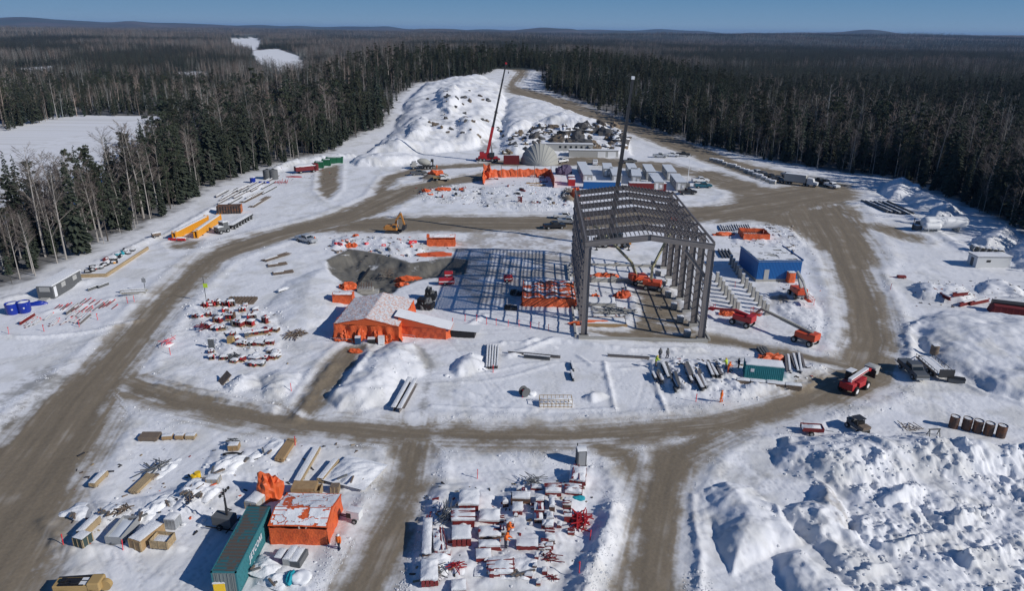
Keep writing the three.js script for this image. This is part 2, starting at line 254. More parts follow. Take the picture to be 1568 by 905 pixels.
function H(x, z) { // height of the ground
  let h = baseH(x, z);
  if (z < -700 || Math.abs(x) > 420) { if (inLake(x, z) > -5) h = Math.min(h, .2); return h; }
  if (x < -90 && inLake(x, z) > 0) return h + .03 * (fbm(x * .02, z * .02, 2) - .5);
  const clear = x > CLEAR.x0 && x < CLEAR.x1 && z > CLEAR.z0 ? 1 : 0;
  const d = grid(gDirt, x, z), road = sst(-1.2, .6, d);
  // snow surface: drifts and churned crust, flattened where it is driven on
  const off = 1 - road * .92;
  h += off * (.22 * (fbm(x * .14, z * .14, 3) - .5) + .10 * (fbm(x * .7 + 5, z * .7, 3) - .5) * sst(.35, .7, vn(x * .06 + 31, z * .06)) * 2);
  if (road > .02) { const s = grid(gSide, x, z), a = grid(gAlong, x, z); h -= road * .06; h += road * .05 * (vn(s * 1.6, a * .12) - .5); }
  h -= off * rutAt(x, z) * .09;
  // windrow pushed up beside roads
  const wr = Math.exp(-((d + 1.9) ** 2) * 1.6); if (wr > .02) h += wr * (.10 + .22 * fbm(x * .9, z * .9, 3)) * clear;
  for (const B of HEAP) { const P = B.P;
    if (x < P.x0 - 1 || x > P.x1 + 1 || z < P.z0 - 1 || z > P.z1 + 1) continue;
    let q = sdf(P, x, z); q += (fbm(x * .6 + 7, z * .6, 2) - .5) * 1.2; if (q <= 0) continue;
    const top = Math.abs(B.h), rise = top * (1 - Math.exp(-q * B.s / top * 1.15)), k = sst(0, 1.6, q);
    const n1 = fbm(x / B.f, z / B.f, 4) - .5;
    h += Math.sign(B.h) * rise * (1 + .5 * (fbm(x / B.f * .35 + 2, z / B.f * .35, 2) - .5)) + B.a * k * 1.6 * n1;
    if (B.c > 0 && B.h > 0) { const v = B.c * k * (.25 + .75 * sst(.2, .6, vn(x * .3 + 61, z * .3))), e = B.f > 9 ? 2.6 : 1; h += v * e * (.20 * clods(x + 2 * n1, z - 2 * n1, 1.5 * e) + .17 * clods(x + 40 - 2 * n1, z + n1, .62 * e) + .55 * (.42 - billow(x * .62 / e + 3 * n1, z * .40 / e, 4))); }
  }
  for (const B of BANK) { if (x < B.x0 || x > B.x1 || z < B.z0 || z > B.z1) continue;
    const q = lineDist(B.p, x, z)[0] + (fbm(x * 1.2, z * 1.2, 2) - .5) * B.w; if (q < 3 * B.w) h += B.h * Math.exp(-((q / B.w) ** 2)) * (.65 + .7 * fbm(x * .8 + 3, z * .8, 2)); }
  return h;
}
const on = (px, py) => { // the ground point seen at a photo pixel, heaps included
  const g = Gt(px, py); g.y = H(g.x, g.z); return g;
};

// ---------------------------------------------------------------- ground colour: snow, packed earth, mud, gravel
const lin = (r, g, b) => [r, g, b];
function albedo(x, z, out) {
  const n1 = fbm(x * .05 + 2, z * .05, 3), n2 = vn(x * 1.7, z * 1.7), n3 = vn(x * 5.1 + 9, z * 5.1), n4 = fbm(x * .33 + 40, z * .33, 3);
  const rt = rutAt(x, z); let r = .785 + .07 * (n1 - .5) + .04 * (n2 - .5) + .03 * (n3 - .5), g = r * 1.01, b = r * 1.045; r -= .13 * rt * (.4 + n4); g -= .135 * rt * (.4 + n4); b -= .14 * rt * (.4 + n4);
  // wind-blown grit on the snow: scattered dark grains and faint stained patches
  const stain = sst(.40, .75, n4) * sst(.25, .6, n1) * .15; r *= 1 - stain; g *= 1 - stain * 1.05; b *= 1 - stain * 1.25;
  const d = grid(gDirt, x, z);
  if (d > -4) {
    const s = grid(gSide, x, z), a = grid(gAlong, x, z);
    const streak = .55 * vn(s * 1.15, a * .035 + 3) + .3 * vn(s * 3.3 + 5, a * .08) + .15 * vn(s * 7 + 2, a * .25);
    const e = d + (streak - .5) * 2.4 + (n4 - .5) * 2.2 + (n3 - .5) * .5 + (n2 - .5) * .5;
    const m = sst(-1.3, .75, e), grime = sst(-3.4, -.4, e) * .30;
    const t = .70 + .50 * streak + .16 * (n3 - .5) + .16 * (n4 - .5), pale = sst(.62, .9, streak * .6 + n4 * .5) * .34;
    let dr = .222 * t, dg = .180 * t, db = .127 * t; dr = mix(dr, .52, pale); dg = mix(dg, .50, pale); db = mix(db, .475, pale);
    r = mix(mix(r, .44, grime), dr, m); g = mix(mix(g, .41, grime), dg, m); b = mix(mix(b, .36, grime), db, m);
  }
  const mud = grid(gMud, x, z);
  if (mud > .02) {
    const k = grid(gKind, x, z), e = clamp(mud * 1.35 + (n4 - .5) * 1.3 + (n2 - .5) * .5 + (n3 - .5) * .3 - .12), t = .7 + .6 * n4 + .3 * (n3 - .5);
    const c = k > 1.5 ? [.215, .175, .13] : [.135, .127, .110];
    const q = sst(.15, .8, e) * clamp(mud * 1.25); r = mix(r, c[0] * t, q); g = mix(g, c[1] * t, q); b = mix(b, c[2] * t, q);
  }
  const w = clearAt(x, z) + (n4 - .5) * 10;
  if (w < 3 && inLake(x, z) < 0) { const q = sst(3, -6, w); const f = .09 + .10 * n4; r = mix(r, f * 1.03, q); g = mix(g, f, q); b = mix(b, f * .97, q); }  // ground inside the wood painted dark to give the shade under the trees
  out[0] = r; out[1] = g; out[2] = b; return out;
}
const toS = v => Math.round(255 * clamp(v <= .0031308 ? v * 12.92 : 1.055 * Math.pow(v, 1 / 2.4) - .055));
const S_LUT = new Uint8Array(4096); for (let i = 0; i < 4096; i++) S_LUT[i] = toS(i / 4095);
function groundMap(x0, x1, z0, z1, w, h) {
  const d = new Uint8Array(w * h * 4), o = [0, 0, 0];
  for (let j = 0; j < h; j++) for (let i = 0; i < w; i++) {
    albedo(mix(x0, x1, (i + .5) / w), mix(z0, z1, (j + .5) / h), o); const k = (j * w + i) * 4;
    d[k] = S_LUT[clamp(o[0]) * 4095 | 0]; d[k + 1] = S_LUT[clamp(o[1]) * 4095 | 0]; d[k + 2] = S_LUT[clamp(o[2]) * 4095 | 0]; d[k + 3] = 255;
  }
  const t = new THREE.DataTexture(d, w, h); t.colorSpace = THREE.SRGBColorSpace; t.magFilter = THREE.LinearFilter; t.minFilter = THREE.LinearMipmapLinearFilter; t.generateMipmaps = true; t.needsUpdate = true; return t;
}
function noiseTex(n, fn, srgb) { // a tiling grey or colour texture from fn(u, v), u and v in 0..1
  const d = new Uint8Array(n * n * 4);
  for (let j = 0; j < n; j++) for (let i = 0; i < n; i++) { const v = fn(i / n, j / n), k = (j * n + i) * 4; if (Array.isArray(v)) { d[k] = 255 * clamp(v[0]); d[k + 1] = 255 * clamp(v[1]); d[k + 2] = 255 * clamp(v[2]); } else d[k] = d[k + 1] = d[k + 2] = 255 * clamp(v); d[k + 3] = 255; }
  const t = new THREE.DataTexture(d, n, n); t.wrapS = t.wrapT = THREE.RepeatWrapping; t.magFilter = THREE.LinearFilter; t.minFilter = THREE.LinearMipmapLinearFilter; t.generateMipmaps = true; if (srgb) t.colorSpace = THREE.SRGBColorSpace; t.needsUpdate = true; return t;
}
const tileN = (u, v, f, n = 3) => { // tiling fbm
  let s = 0, a = .5, w = 0; for (let i = 0; i < n; i++) { const F = f << i; const X = u * F, Y = v * F, xi = Math.floor(X), yi = Math.floor(Y); let fx = X - xi, fy = Y - yi; fx = fx * fx * (3 - 2 * fx); fy = fy * fy * (3 - 2 * fy);
    const A = hash(xi % F, yi % F + i * 91), B = hash((xi + 1) % F, yi % F + i * 91), C = hash(xi % F, (yi + 1) % F + i * 91), D = hash((xi + 1) % F, (yi + 1) % F + i * 91); s += a * (A + (B - A) * fx + (C - A) * fy + (A - B - C + D) * fx * fy); w += a; a *= .55; } return s / w; };
const snowBump = noiseTex(512, (u, v) => tileN(u, v, 12, 4));
const bumpFor = (rx, ry, s = snowBump) => { const t = s.clone(); t.repeat.set(rx, ry); t.needsUpdate = true; return t; };

const halfW = z => .80 * Math.max(0, -z) + 27;
function sheet(zs, nc, x0, x1, z0, z1) {
  const nr = zs.length, pos = new Float32Array(nr * nc * 3), uv = new Float32Array(nr * nc * 2), idx = new Uint32Array((nr - 1) * (nc - 1) * 6);
  for (let j = 0; j < nr; j++) for (let i = 0; i < nc; i++) {
    const z = zs[j], x = (i / (nc - 1) * 2 - 1) * halfW(z), o = j * nc + i;
    pos[o * 3] = x; pos[o * 3 + 1] = H(x, z); pos[o * 3 + 2] = z; uv[o * 2] = (x - x0) / (x1 - x0); uv[o * 2 + 1] = (z - z0) / (z1 - z0);
  }
  let k = 0; for (let j = 0; j < nr - 1; j++) for (let i = 0; i < nc - 1; i++) { const a = j * nc + i, b = a + 1, c = a + nc, d = c + 1; idx[k++] = a; idx[k++] = b; idx[k++] = c; idx[k++] = b; idx[k++] = d; idx[k++] = c; }
  const g = new THREE.BufferGeometry(); g.setAttribute('position', new THREE.BufferAttribute(pos, 3)); g.setAttribute('uv', new THREE.BufferAttribute(uv, 2)); g.setIndex(new THREE.BufferAttribute(idx, 1)); g.computeVertexNormals(); return g;
}
const structure = (m, name) => { m.name = name; m.userData.kind = 'structure'; m.castShadow = m.receiveShadow = true; scene.add(m); return m; };
{
  // rows spaced with the distance: fine near, coarse far
  const rows = (a, b, n) => Array.from({ length: n + 1 }, (_, i) => -a * Math.pow(b / a, i / n));
  const nearRows = [60, 20, 0, -15, -26, -33, ...rows(38, 120, 330)], midRows = rows(120, 560, 300), farRows = rows(560, 22000, 230);
  const NEAR = [-125, 125, -36, -121], MID = [-205, 245, -119, -565];
  const geo = mergeGeometries([sheet(nearRows, 800, ...NEAR), sheet(midRows, 800, ...MID), sheet(farRows, 420, -205, 245, -119, -565)], true);
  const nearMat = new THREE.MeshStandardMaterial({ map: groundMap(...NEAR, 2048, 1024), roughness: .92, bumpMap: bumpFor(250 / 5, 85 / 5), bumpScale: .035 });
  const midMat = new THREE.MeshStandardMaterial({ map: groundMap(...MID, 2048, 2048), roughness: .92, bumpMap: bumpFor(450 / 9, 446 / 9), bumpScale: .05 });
  // beyond the clearing: snow on the lakes, tree cover with the shade beneath it painted elsewhere
  const far = geo; const n0 = nearRows.length * 800 + midRows.length * 800, col = new Float32Array(geo.attributes.position.count * 3).fill(1);
  const p = geo.attributes.position;
  const SNOW = [.80, .805, .82], SHADED_CONIFER = [.042, .052, .044], SHADED_LEAFLESS = [.088, .072, .064];
  for (let i = n0; i < p.count; i++) { const x = p.getX(i), z = p.getZ(i), lake = inLake(x, z) > 0, grain = .6 + .9 * fbm(x / 260 + 9, z / 420, 4), kind = sst(.45, .62, fbm(x / 900, z / 900 + 4, 3)); // snow on the lakes, conifer and leafless cover elsewhere, darkened for shade between trees
    for (let c = 0; c < 3; c++) col[i * 3 + c] = lake ? SNOW[c] : mix(SHADED_CONIFER[c], SHADED_LEAFLESS[c], kind) * grain; }
  geo.setAttribute('color', new THREE.BufferAttribute(col, 3));
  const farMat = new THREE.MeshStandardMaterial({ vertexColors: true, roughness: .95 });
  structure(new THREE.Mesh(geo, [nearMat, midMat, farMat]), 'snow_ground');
}
// ---------------------------------------------------------------- forest
function triGeo(tris, cols) { // flat triangles with colours
  const g = new THREE.BufferGeometry(); g.setAttribute('position', new THREE.Float32BufferAttribute(tris, 3)); if (cols) g.setAttribute('color', new THREE.Float32BufferAttribute(cols, 3)); g.computeVertexNormals(); return g;
}
class Tris { constructor() { this.t = []; this.c = []; }
  tri(a, b, c, col) { this.t.push(...a, ...b, ...c); for (let i = 0; i < 3; i++) this.c.push(...col); }
  limb(a, b, ra, rb, col, n = 4) { // tapered stick
    const d = new THREE.Vector3(b[0] - a[0], b[1] - a[1], b[2] - a[2]).normalize(), u = new THREE.Vector3(Math.abs(d.y) > .9 ? 1 : 0, Math.abs(d.y) > .9 ? 0 : 1, 0).cross(d).normalize(), v = d.clone().cross(u);
    const P = (c, r, k) => { const t = k / n * 2 * Math.PI; return [c[0] + r * (u.x * Math.cos(t) + v.x * Math.sin(t)), c[1] + r * (u.y * Math.cos(t) + v.y * Math.sin(t)), c[2] + r * (u.z * Math.cos(t) + v.z * Math.sin(t))]; };
    for (let k = 0; k < n; k++) { const p = P(a, ra, k), q = P(a, ra, k + 1), r = P(b, rb, k), s = P(b, rb, k + 1); this.tri(p, q, s, col); if (rb > .003) this.tri(p, s, r, col); }
  }
  geo(colours = true) { return triGeo(this.t, colours ? this.c : null); }
}
const BARK = [.085, .072, .062], NEEDLE = [.036, .047, .031], PALE = [.36, .335, .31], TWIG = [.155, .128, .114];
function spruce(Ht, R, levels, per, lean = 0, T = new Tris(), C = new Tris(), ox = 0, oz = 0) {
  T.limb([ox, -1, oz], [ox + lean, Ht * .97, oz], Ht * .011, .01, BARK, 5);
  for (let l = 0; l < levels; l++) {
    const f = .07 + .92 * (l + rnd() * .5) / levels, y0 = f * Ht; let r = R * Math.pow(1 - f, .72) * (f < .22 ? .55 + 2 * f : 1) * rr(.78, 1.15) + .12;
    const k = Math.max(3, Math.round(per * (1 - f * .45))), a0 = rnd() * 7;
    for (let i = 0; i < k; i++) {
      const a = a0 + i / k * 6.283 + rr(-.4, .4), L = r * rr(.65, 1.2), dr = L * rr(.30, .62) * (1 - f * .5), w = L * rr(.17, .30) + .05, y = y0 + rr(-.02, .02) * Ht;
      const ca = Math.cos(a), sa = Math.sin(a), cx = ox + lean * f, m = rr(.55, .72), t = rr(.65, 1.35), col = [NEEDLE[0] * t, NEEDLE[1] * t, NEEDLE[2] * t];
      const base = [cx, y + .1, oz], tip = [cx + ca * L, y - dr, oz + sa * L], l1 = [cx + ca * L * m - sa * w, y - dr * .45, oz + sa * L * m + ca * w], l2 = [cx + ca * L * m + sa * w, y - dr * .45, oz + sa * L * m - ca * w], dn = [cx + ca * L * .6, y - dr * .55 - w * 1.2, oz + sa * L * .6];
      C.tri(base, l1, tip, col); C.tri(base, tip, l2, col); if (levels > 10) C.tri(base, tip, dn, col);
    }
  }
  return [T, C];
}
function pine(Ht, R, T = new Tris(), C = new Tris()) { // ragged open crown on a bare stem
  T.limb([0, -1, 0], [rr(-.4, .4), Ht * .96, rr(-.3, .3)], Ht * .012, .02, BARK, 5);
  for (let i = 0; i < 26; i++) { const f = rr(.34, .98), y = f * Ht, a = rnd() * 6.283, L = R * rr(.4, 1.25) * (1.15 - f * .65), e = [Math.cos(a) * L, y + rr(-.05, .28) * L, Math.sin(a) * L]; T.limb([0, y - .2, 0], e, .05, .015, BARK, 3);
    for (let k = 0; k < 24; k++) { const s = rr(.35, 1.05), c = [e[0] * s + rr(-.5, .5), mix(y, e[1], s) + rr(-.25, .4), e[2] * s + rr(-.5, .5)], q = rr(.14, .36), b = rnd() * 6.283, t = rr(.7, 1.4), col = [NEEDLE[0] * t * 1.15, NEEDLE[1] * t * 1.1, NEEDLE[2] * t]; C.tri([c[0] - Math.cos(b) * q, c[1] - rr(0, .3), c[2] - Math.sin(b) * q], [c[0] + Math.cos(b) * q, c[1] - rr(0, .3), c[2] + Math.sin(b) * q], [c[0] + rr(-.3, .3), c[1] + q * rr(.6, 1.3), c[2] + rr(-.3, .3)], col); C.tri([c[0] - Math.sin(b) * q, c[1], c[2] + Math.cos(b) * q], [c[0] + Math.sin(b) * q, c[1] + .1, c[2] - Math.cos(b) * q], [c[0], c[1] + q * .5, c[2]], col); } }
  return [T, C];
}
function birch(Ht, limbs, twigs, T = new Tris(), C = new Tris(), ox = 0, oz = 0, thick = 1) {
  const lx = rr(-.07, .07) * Ht, lz = rr(-.05, .05) * Ht, at = f => [ox + lx * f * f, f * Ht - .5, oz + lz * f * f], tr = Ht * .0085 * thick, tw = rr(.8, 1.2);
  for (let i = 0; i < 4; i++) T.limb(at(i / 4), at((i + 1) / 4), tr * (1 - i * .22), tr * (1 - (i + 1) * .22), PALE, 5);
  for (let i = 0; i < limbs; i++) {
    const f = rr(.42, .96), b = at(f), a = rnd() * 6.283, L = Ht * rr(.10, .22) * (1.25 - f * .6), up = rr(.6, 1.6), n = Math.hypot(1, up), e = [b[0] + Math.cos(a) * L / n, b[1] + L * up / n, b[2] + Math.sin(a) * L / n];
    T.limb(b, e, tr * .42 * (1.2 - f), .012 * thick, [PALE[0] * .7, PALE[1] * .68, PALE[2] * .66], 3);
    for (let k = 0; k < twigs; k++) {
      const s = rr(.25, 1), p = [mix(b[0], e[0], s), mix(b[1], e[1], s), mix(b[2], e[2], s)], l = L * rr(.25, .6), aa = a + rr(-1.5, 1.5), uu = rr(.1, 1.3), nn = Math.hypot(1, uu), q = [p[0] + Math.cos(aa) * l / nn, p[1] + l * uu / nn, p[2] + Math.sin(aa) * l / nn], w = .022 * thick * rr(.7, 1.4), t = tw * rr(.75, 1.3);
      C.tri([p[0] - w, p[1], p[2] + w], [p[0] + w, p[1], p[2] - w], q, [TWIG[0] * t, TWIG[1] * t, TWIG[2] * t]);
      const h = [mix(p[0], q[0], .5), mix(p[1], q[1], .5), mix(p[2], q[2], .5)], b2 = aa + rr(-1, 1); C.tri([h[0], h[1] - w, h[2]], [h[0], h[1] + w, h[2]], [h[0] + Math.cos(b2) * l * .5, h[1] + l * rr(0, .5), h[2] + Math.sin(b2) * l * .5], [TWIG[0] * t, TWIG[1] * t, TWIG[2] * t]);
    }
  }
  return [T, C];
}
const leafMat = new THREE.MeshStandardMaterial({ vertexColors: true, roughness: .95, side: THREE.DoubleSide });
const used = {};
const numbered = n => { const k = used[n] = (used[n] ?? -1) + 1; return k ? `${n}_${String(k).padStart(3, '0')}` : n; };
const shade = o => { o.traverse(m => { if (m.isMesh) m.castShadow = m.receiveShadow = true; }); return o; };
function treeThing(name, [T, C], label, category) {
  const g = new THREE.Group(); g.name = name;
  const t = new THREE.Mesh(T.geo(), leafMat); t.name = 'trunk'; const c = new THREE.Mesh(C.geo(), leafMat); c.name = 'crown'; g.add(t, c); shade(g); g.userData = { label, category }; return g;
}
const spruceKinds = [[17, 2.4, 34, 9], [19, 2.1, 38, 9], [15, 2.3, 30, 9], [21, 2.6, 38, 9], [12, 2.0, 26, 9], [9, 1.7, 20, 9]].map(a => spruce(...a, rr(-.4, .4))).concat([pine(19, 2.6), pine(16, 2.3)]);
const birchKinds = [[18, 24, 16], [16, 20, 16], [20, 26, 15], [14, 18, 16]].map(a => birch(...a, new Tris(), new Tris(), 0, 0, 1.15));
const merged = ([T, C]) => mergeGeometries([T.geo(), C.geo()]);
const woodKinds = [[17, 2.4, 20, 6], [19, 2.1, 22, 6], [15, 2.3, 18, 6], [21, 2.6, 22, 7], [12, 2.0, 16, 6], [9, 1.7, 14, 6]].map(a => spruce(...a, rr(-.4, .4))).concat([pine(19, 2.6), pine(16, 2.3)]).concat([[18, 15, 9], [16, 14, 9], [20, 16, 9], [14, 12, 9]].map(a => birch(...a, new Tris(), new Tris(), 0, 0, 1.5)));
// stands of simpler trees for the middle distance and the far hills
function stand(n, span, kind, big = 1) {
  const T = new Tris(), C = new Tris();
  for (let i = 0; i < n; i++) { const x = rr(-span, span), z = rr(-span, span);
    if (rnd() < kind) birch(rr(11, 16) * big, 9, 7, T, C, x, z, 1.5 * big); else spruce(rr(6, 18) * big, rr(1.6, 2.7) * big, 9, 5, 0, T, C, x, z); }
  return mergeGeometries([T.geo(), C.geo()]);
}
const stands = [[8, 8, .05], [8, 8, .2], [8, 8, .5], [8, 8, .9]].map(a => stand(...a)), farStands = [[9, 22, .08, 1.35], [9, 22, .4, 1.35], [9, 22, .95, 1.35]].map(a => stand(...a));
{
  const decid = (x, z) => fbm(x / 190 + 20, z / 260 + 4, 3) + .11 * sst(-60, -500, x) * sst(-400, -1000, z) - .06 * sst(0, 300, x);
  const near = [[], []], M = new THREE.Matrix4(), Q = new THREE.Quaternion(), Y = new THREE.Vector3(0, 1, 0), V = new THREE.Vector3(), S = new THREE.Vector3();
  const inst = [...spruceKinds, ...birchKinds].map(() => []), standI = stands.map(() => []), farI = farStands.map(() => []);
  const fd = camera.getWorldDirection(new THREE.Vector3());
  const proj = new THREE.Vector3();
  // single trees out to 620 m
  const step = 2.9;
  for (let z = -60; z > -620; z -= step) for (let x = -halfW(z) - 30; x < halfW(z) + 30; x += step) {
    const X = x + rr(-1.5, 1.5), Z = z + rr(-1.5, 1.5), c = clearAt(X, Z); if (c > -.5) continue; if (inLake(X, Z) > -1) continue;
    const edge = -c; if (rnd() > (edge < 60 ? .8 : .55) * sst(.12, .38, vn(X * .05 + 50, Z * .05) + (edge < 25 ? .12 : 0))) continue;
    const bare = rnd() < clamp((decid(X, Z) - .44) * 3.0 + .16 + (edge < 14 ? .12 : 0) + (X < 0 && Z > -330 ? .24 : 0), .05, .62) * (X > 60 ? .55 : 1);
    const s = rr(.72, 1.28) * (Z < -380 ? .66 : 1) * (X > 60 ? .9 : 1) * (X < -105 && Z > -260 ? .86 : 1) * (.82 + .4 * vn(X * .035 + 7, Z * .035)) * (edge < 4 ? rr(.4, 1) : 1) * (rnd() < .14 ? .55 : 1);
    proj.set(X, 8, Z).project(camera); const show = Math.abs(proj.x) < .99 && proj.y > -1 && edge < 34 ? Math.hypot(X, Z) + edge * 5 : 1e9;
    near[bare ? 1 : 0].push({ X, Z, s, show, y: H(X, Z) - .1 });
  }
  const trees = [['spruce_tree', spruceKinds, 'dark green spruce at the edge of the clearing', 'spruce'], ['birch_tree', birchKinds, 'bare pale-trunked birch at the edge of the clearing', 'birch']];
  trees.forEach(([name, kinds, label, cat], b) => {
    const list = near[b].sort((p, q) => p.show - q.show), protos = kinds.map(k => treeThing(name, k, label, cat));
    list.forEach((t, i) => {
      const k = Math.floor(rnd() * kinds.length), turn = rnd() * 6.283, tall = t.s * rr(.92, 1.1);
      if (i < 298 && t.show < 1e8) {
        const o = protos[k].clone(); o.name = numbered(name); o.position.set(t.X, t.y, t.Z); o.rotation.y = turn; o.scale.set(t.s, tall, t.s);
        const side = t.X < -20 && t.Z > -330 ? 'left' : t.X > 60 ? 'right' : 'back';
        o.userData = { label: label.replace('of the clearing', side === 'left' ? 'of the clearing behind the yellow girders and blue bins' : side === 'right' ? 'of the clearing beyond the white tanks and plough heaps' : 'of the rocky snow hill behind the red crane'), category: cat, group: `${cat} trees on the ${side === 'left' ? 'girder' : side === 'right' ? 'tank' : 'hill'} side of the clearing` };
        scene.add(o);
      } else { M.compose(V.set(t.X, t.y, t.Z), Q.setFromAxisAngle(Y, turn), S.set(t.s, tall, t.s)); inst[b ? spruceKinds.length + k : k].push(M.clone()); }
    });
  });
  // stands from 600 m to 2.6 km, coarser stands to 7 km
  const ring = (r0, r1, gap, lists, pick) => { for (let r = r0; r < r1; r += gap(r)) { const n = Math.ceil(1.62 * r / gap(r)); for (let i = 0; i < n; i++) {
    const a = (i + rnd()) / n * 1.62 - .81, q = r + rr(-.5, .5) * gap(r), X = Math.sin(a) * q, Z = -Math.cos(a) * q; if (Z > -615 && r < 900 && Math.abs(X) < halfW(Z) + 25) continue; if (inLake(X, Z) > -9) continue; if (clearAt(X, Z) > -9) continue;
    const s = rr(.8, 1.15); M.compose(V.set(X, H(X, Z) - .4, Z), Q.setFromAxisAngle(Y, rnd() * 6.283), S.set(s, s * rr(.85, 1.15), s)); lists[pick(decid(X, Z))].push(M.clone()); } } };
  ring(600, 2600, r => 13 + (r - 600) * .0016, standI, d => { d += rr(-.09, .09); return d < .53 ? 0 : d < .59 ? 1 : d < .65 ? 2 : 3; });
  ring(2600, 7200, r => 36 + (r - 2600) * .006, farI, d => { d += rr(-.08, .08); return d < .57 ? 0 : d < .63 ? 1 : 2; });
  const put = (geo, list, name, label, cat, dim = 1) => { if (!list.length) return; const m = new THREE.InstancedMesh(geo, leafMat, list.length), c = new THREE.Color(); list.forEach((q, i) => { m.setMatrixAt(i, q); const t = rr(.5, 1.4) * dim, hu = rr(-1, 1); m.setColorAt(i, c.setRGB(t * (1 + .16 * hu), t, t * (1 - .06 * hu))); }); m.name = numbered(name); m.castShadow = m.receiveShadow = true; m.userData = { kind: 'stuff', label, category: cat }; scene.add(m); };
  inst.forEach((l, i) => { const b = i >= spruceKinds.length; put(merged(woodKinds[i]), l, b ? 'birch_wood' : 'spruce_wood', b ? 'bare birches deeper in the wood around the clearing' : 'dark spruces deeper in the wood around the clearing', 'forest'); });
  standI.forEach((l, i) => put(stands[i], l, 'forest', ['dense dark conifer forest beyond the site', 'conifer forest with a few bare trees beyond the site', 'mixed forest beyond the site', 'brown leafless forest beyond the site'][i], 'forest', [.9, .85, .75, .7][i]));
  farI.forEach((l, i) => put(farStands[i], l, 'distant_forest', ['dark conifer forest on the far low hills', 'mixed forest on the far low hills', 'brown leafless forest on the far low hills'][i], 'forest', [.8, .7, .6][i]));
  console.log('trees', near[0].length, near[1].length, standI.map(l => l.length), farI.map(l => l.length));
}
// ---------------------------------------------------------------- kit for building things
const std = (r, g, b, o = {}) => new THREE.MeshStandardMaterial({ color: new THREE.Color().setRGB(r, g, b), roughness: .75, ...o });
const fineN = noiseTex(256, (u, v) => tileN(u, v, 8, 4));
const blotch = (a, b, lo, hi, f = 6) => noiseTex(256, (u, v) => { const t = sst(lo, hi, tileN(u, v, f, 4)), q = .9 + .2 * tileN(v, u, 32, 2); return a.map((c, i) => toS(mix(c, b[i], t) * q) / 255); }, true);
const mapped = (tex, o = {}) => new THREE.MeshStandardMaterial({ map: tex, roughness: .8, ...o });
const M = {
  snow: std(.80, .81, .83, { roughness: .92, bumpMap: bumpFor(3, 3), bumpScale: .04 }),
  tarp: mapped(blotch([.70, .125, .032], [.58, .095, .026], .4, .65), { roughness: .55, bumpMap: bumpFor(2, 2, fineN), bumpScale: .06, side: THREE.DoubleSide }),
  frost: mapped(blotch([.74, .745, .76], [.70, .44, .36], .50, .62, 14), { roughness: .9, side: THREE.DoubleSide, bumpMap: bumpFor(3, 3), bumpScale: .05 }),
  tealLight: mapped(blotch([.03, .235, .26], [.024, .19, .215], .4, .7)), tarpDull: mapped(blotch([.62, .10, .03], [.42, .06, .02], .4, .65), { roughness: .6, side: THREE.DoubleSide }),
  red: mapped(blotch([.21, .020, .020], [.13, .014, .014], .45, .6), { roughness: .6 }), redBright: std(.42, .022, .026, { roughness: .45 }), lift: std(.62, .085, .03, { roughness: .45 }),
  steel: mapped(blotch([.205, .185, .178], [.165, .15, .147], .4, .65), { roughness: .6, metalness: .1 }), steelDark: std(.035, .036, .04, { roughness: .5 }), black: std(.012, .012, .013, { roughness: .6 }), rubber: std(.018, .018, .018, { roughness: .95 }),
  grey: std(.30, .31, .32), pale: std(.40, .40, .385), galv: std(.42, .44, .46, { roughness: .45, metalness: .4 }), white: std(.74, .75, .76, { roughness: .5 }), glass: std(.02, .028, .035, { roughness: .08, metalness: .1 }),
  wood: mapped(blotch([.44, .33, .19], [.30, .22, .13], .35, .7, 9)), ply: mapped(blotch([.38, .25, .125], [.31, .20, .10], .35, .7, 5)), brown: mapped(blotch([.20, .15, .11], [.13, .10, .08], .35, .7, 7)),
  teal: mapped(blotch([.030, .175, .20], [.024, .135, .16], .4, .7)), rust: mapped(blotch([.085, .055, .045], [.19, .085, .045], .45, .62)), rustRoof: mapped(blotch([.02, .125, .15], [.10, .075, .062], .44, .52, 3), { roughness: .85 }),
  blue: std(.007, .115, .36, { roughness: .5 }), binBlue: std(.008, .03, .30, { roughness: .35 }), green: std(.012, .12, .055, { roughness: .5 }), girder: std(.72, .32, .022, { roughness: .5 }), yellow: std(.78, .50, .02, { roughness: .5 }), machine: std(.54, .23, .045, { roughness: .5 }), tan: std(.40, .27, .11),
  concrete: mapped(blotch([.40, .39, .36], [.30, .29, .265], .4, .7), { roughness: .9 }), rock: mapped(blotch([.19, .145, .10], [.085, .078, .075], .35, .65, 4), { roughness: .95 }), rockDark: mapped(blotch([.075, .076, .08], [.14, .12, .10], .45, .7, 4), { roughness: .95 }), fabric: std(.36, .36, .33, { roughness: .8, side: THREE.DoubleSide }), hivis: std(.80, .16, .02), lime: std(.55, .75, .05), navy: std(.015, .02, .045), skin: std(.42, .24, .16), pink: std(.75, .045, .06), dkred: std(.15, .012, .016), shed: std(.60, .61, .61), siding: std(.115, .12, .125), cyan: std(.01, .30, .38), purple: std(.09, .07, .13),
};
for (const k in M) M[k].name = k;
const B = (w, h, d, x = 0, y = 0, z = 0, ry = 0, rx = 0, rz = 0) => { const g = new THREE.BoxGeometry(w, h, d); g.translate(0, h / 2, 0); if (rx) g.rotateX(rx); if (rz) g.rotateZ(rz); if (ry) g.rotateY(ry); return g.translate(x, y, z); };
const RB = (w, h, d, r = .05, x = 0, y = 0, z = 0) => new RoundedBoxGeometry(w, h, d, 1, Math.min(r, w / 2.1, h / 2.1, d / 2.1)).translate(x, y + h / 2, z);
const C = (r, L, x = 0, y = 0, z = 0, ax = 'y', n = 12, r2 = r) => { const g = new THREE.CylinderGeometry(r2, r, L, n); if (ax === 'x') g.rotateZ(Math.PI / 2); if (ax === 'z') g.rotateX(Math.PI / 2); return g.translate(x, y, z); };
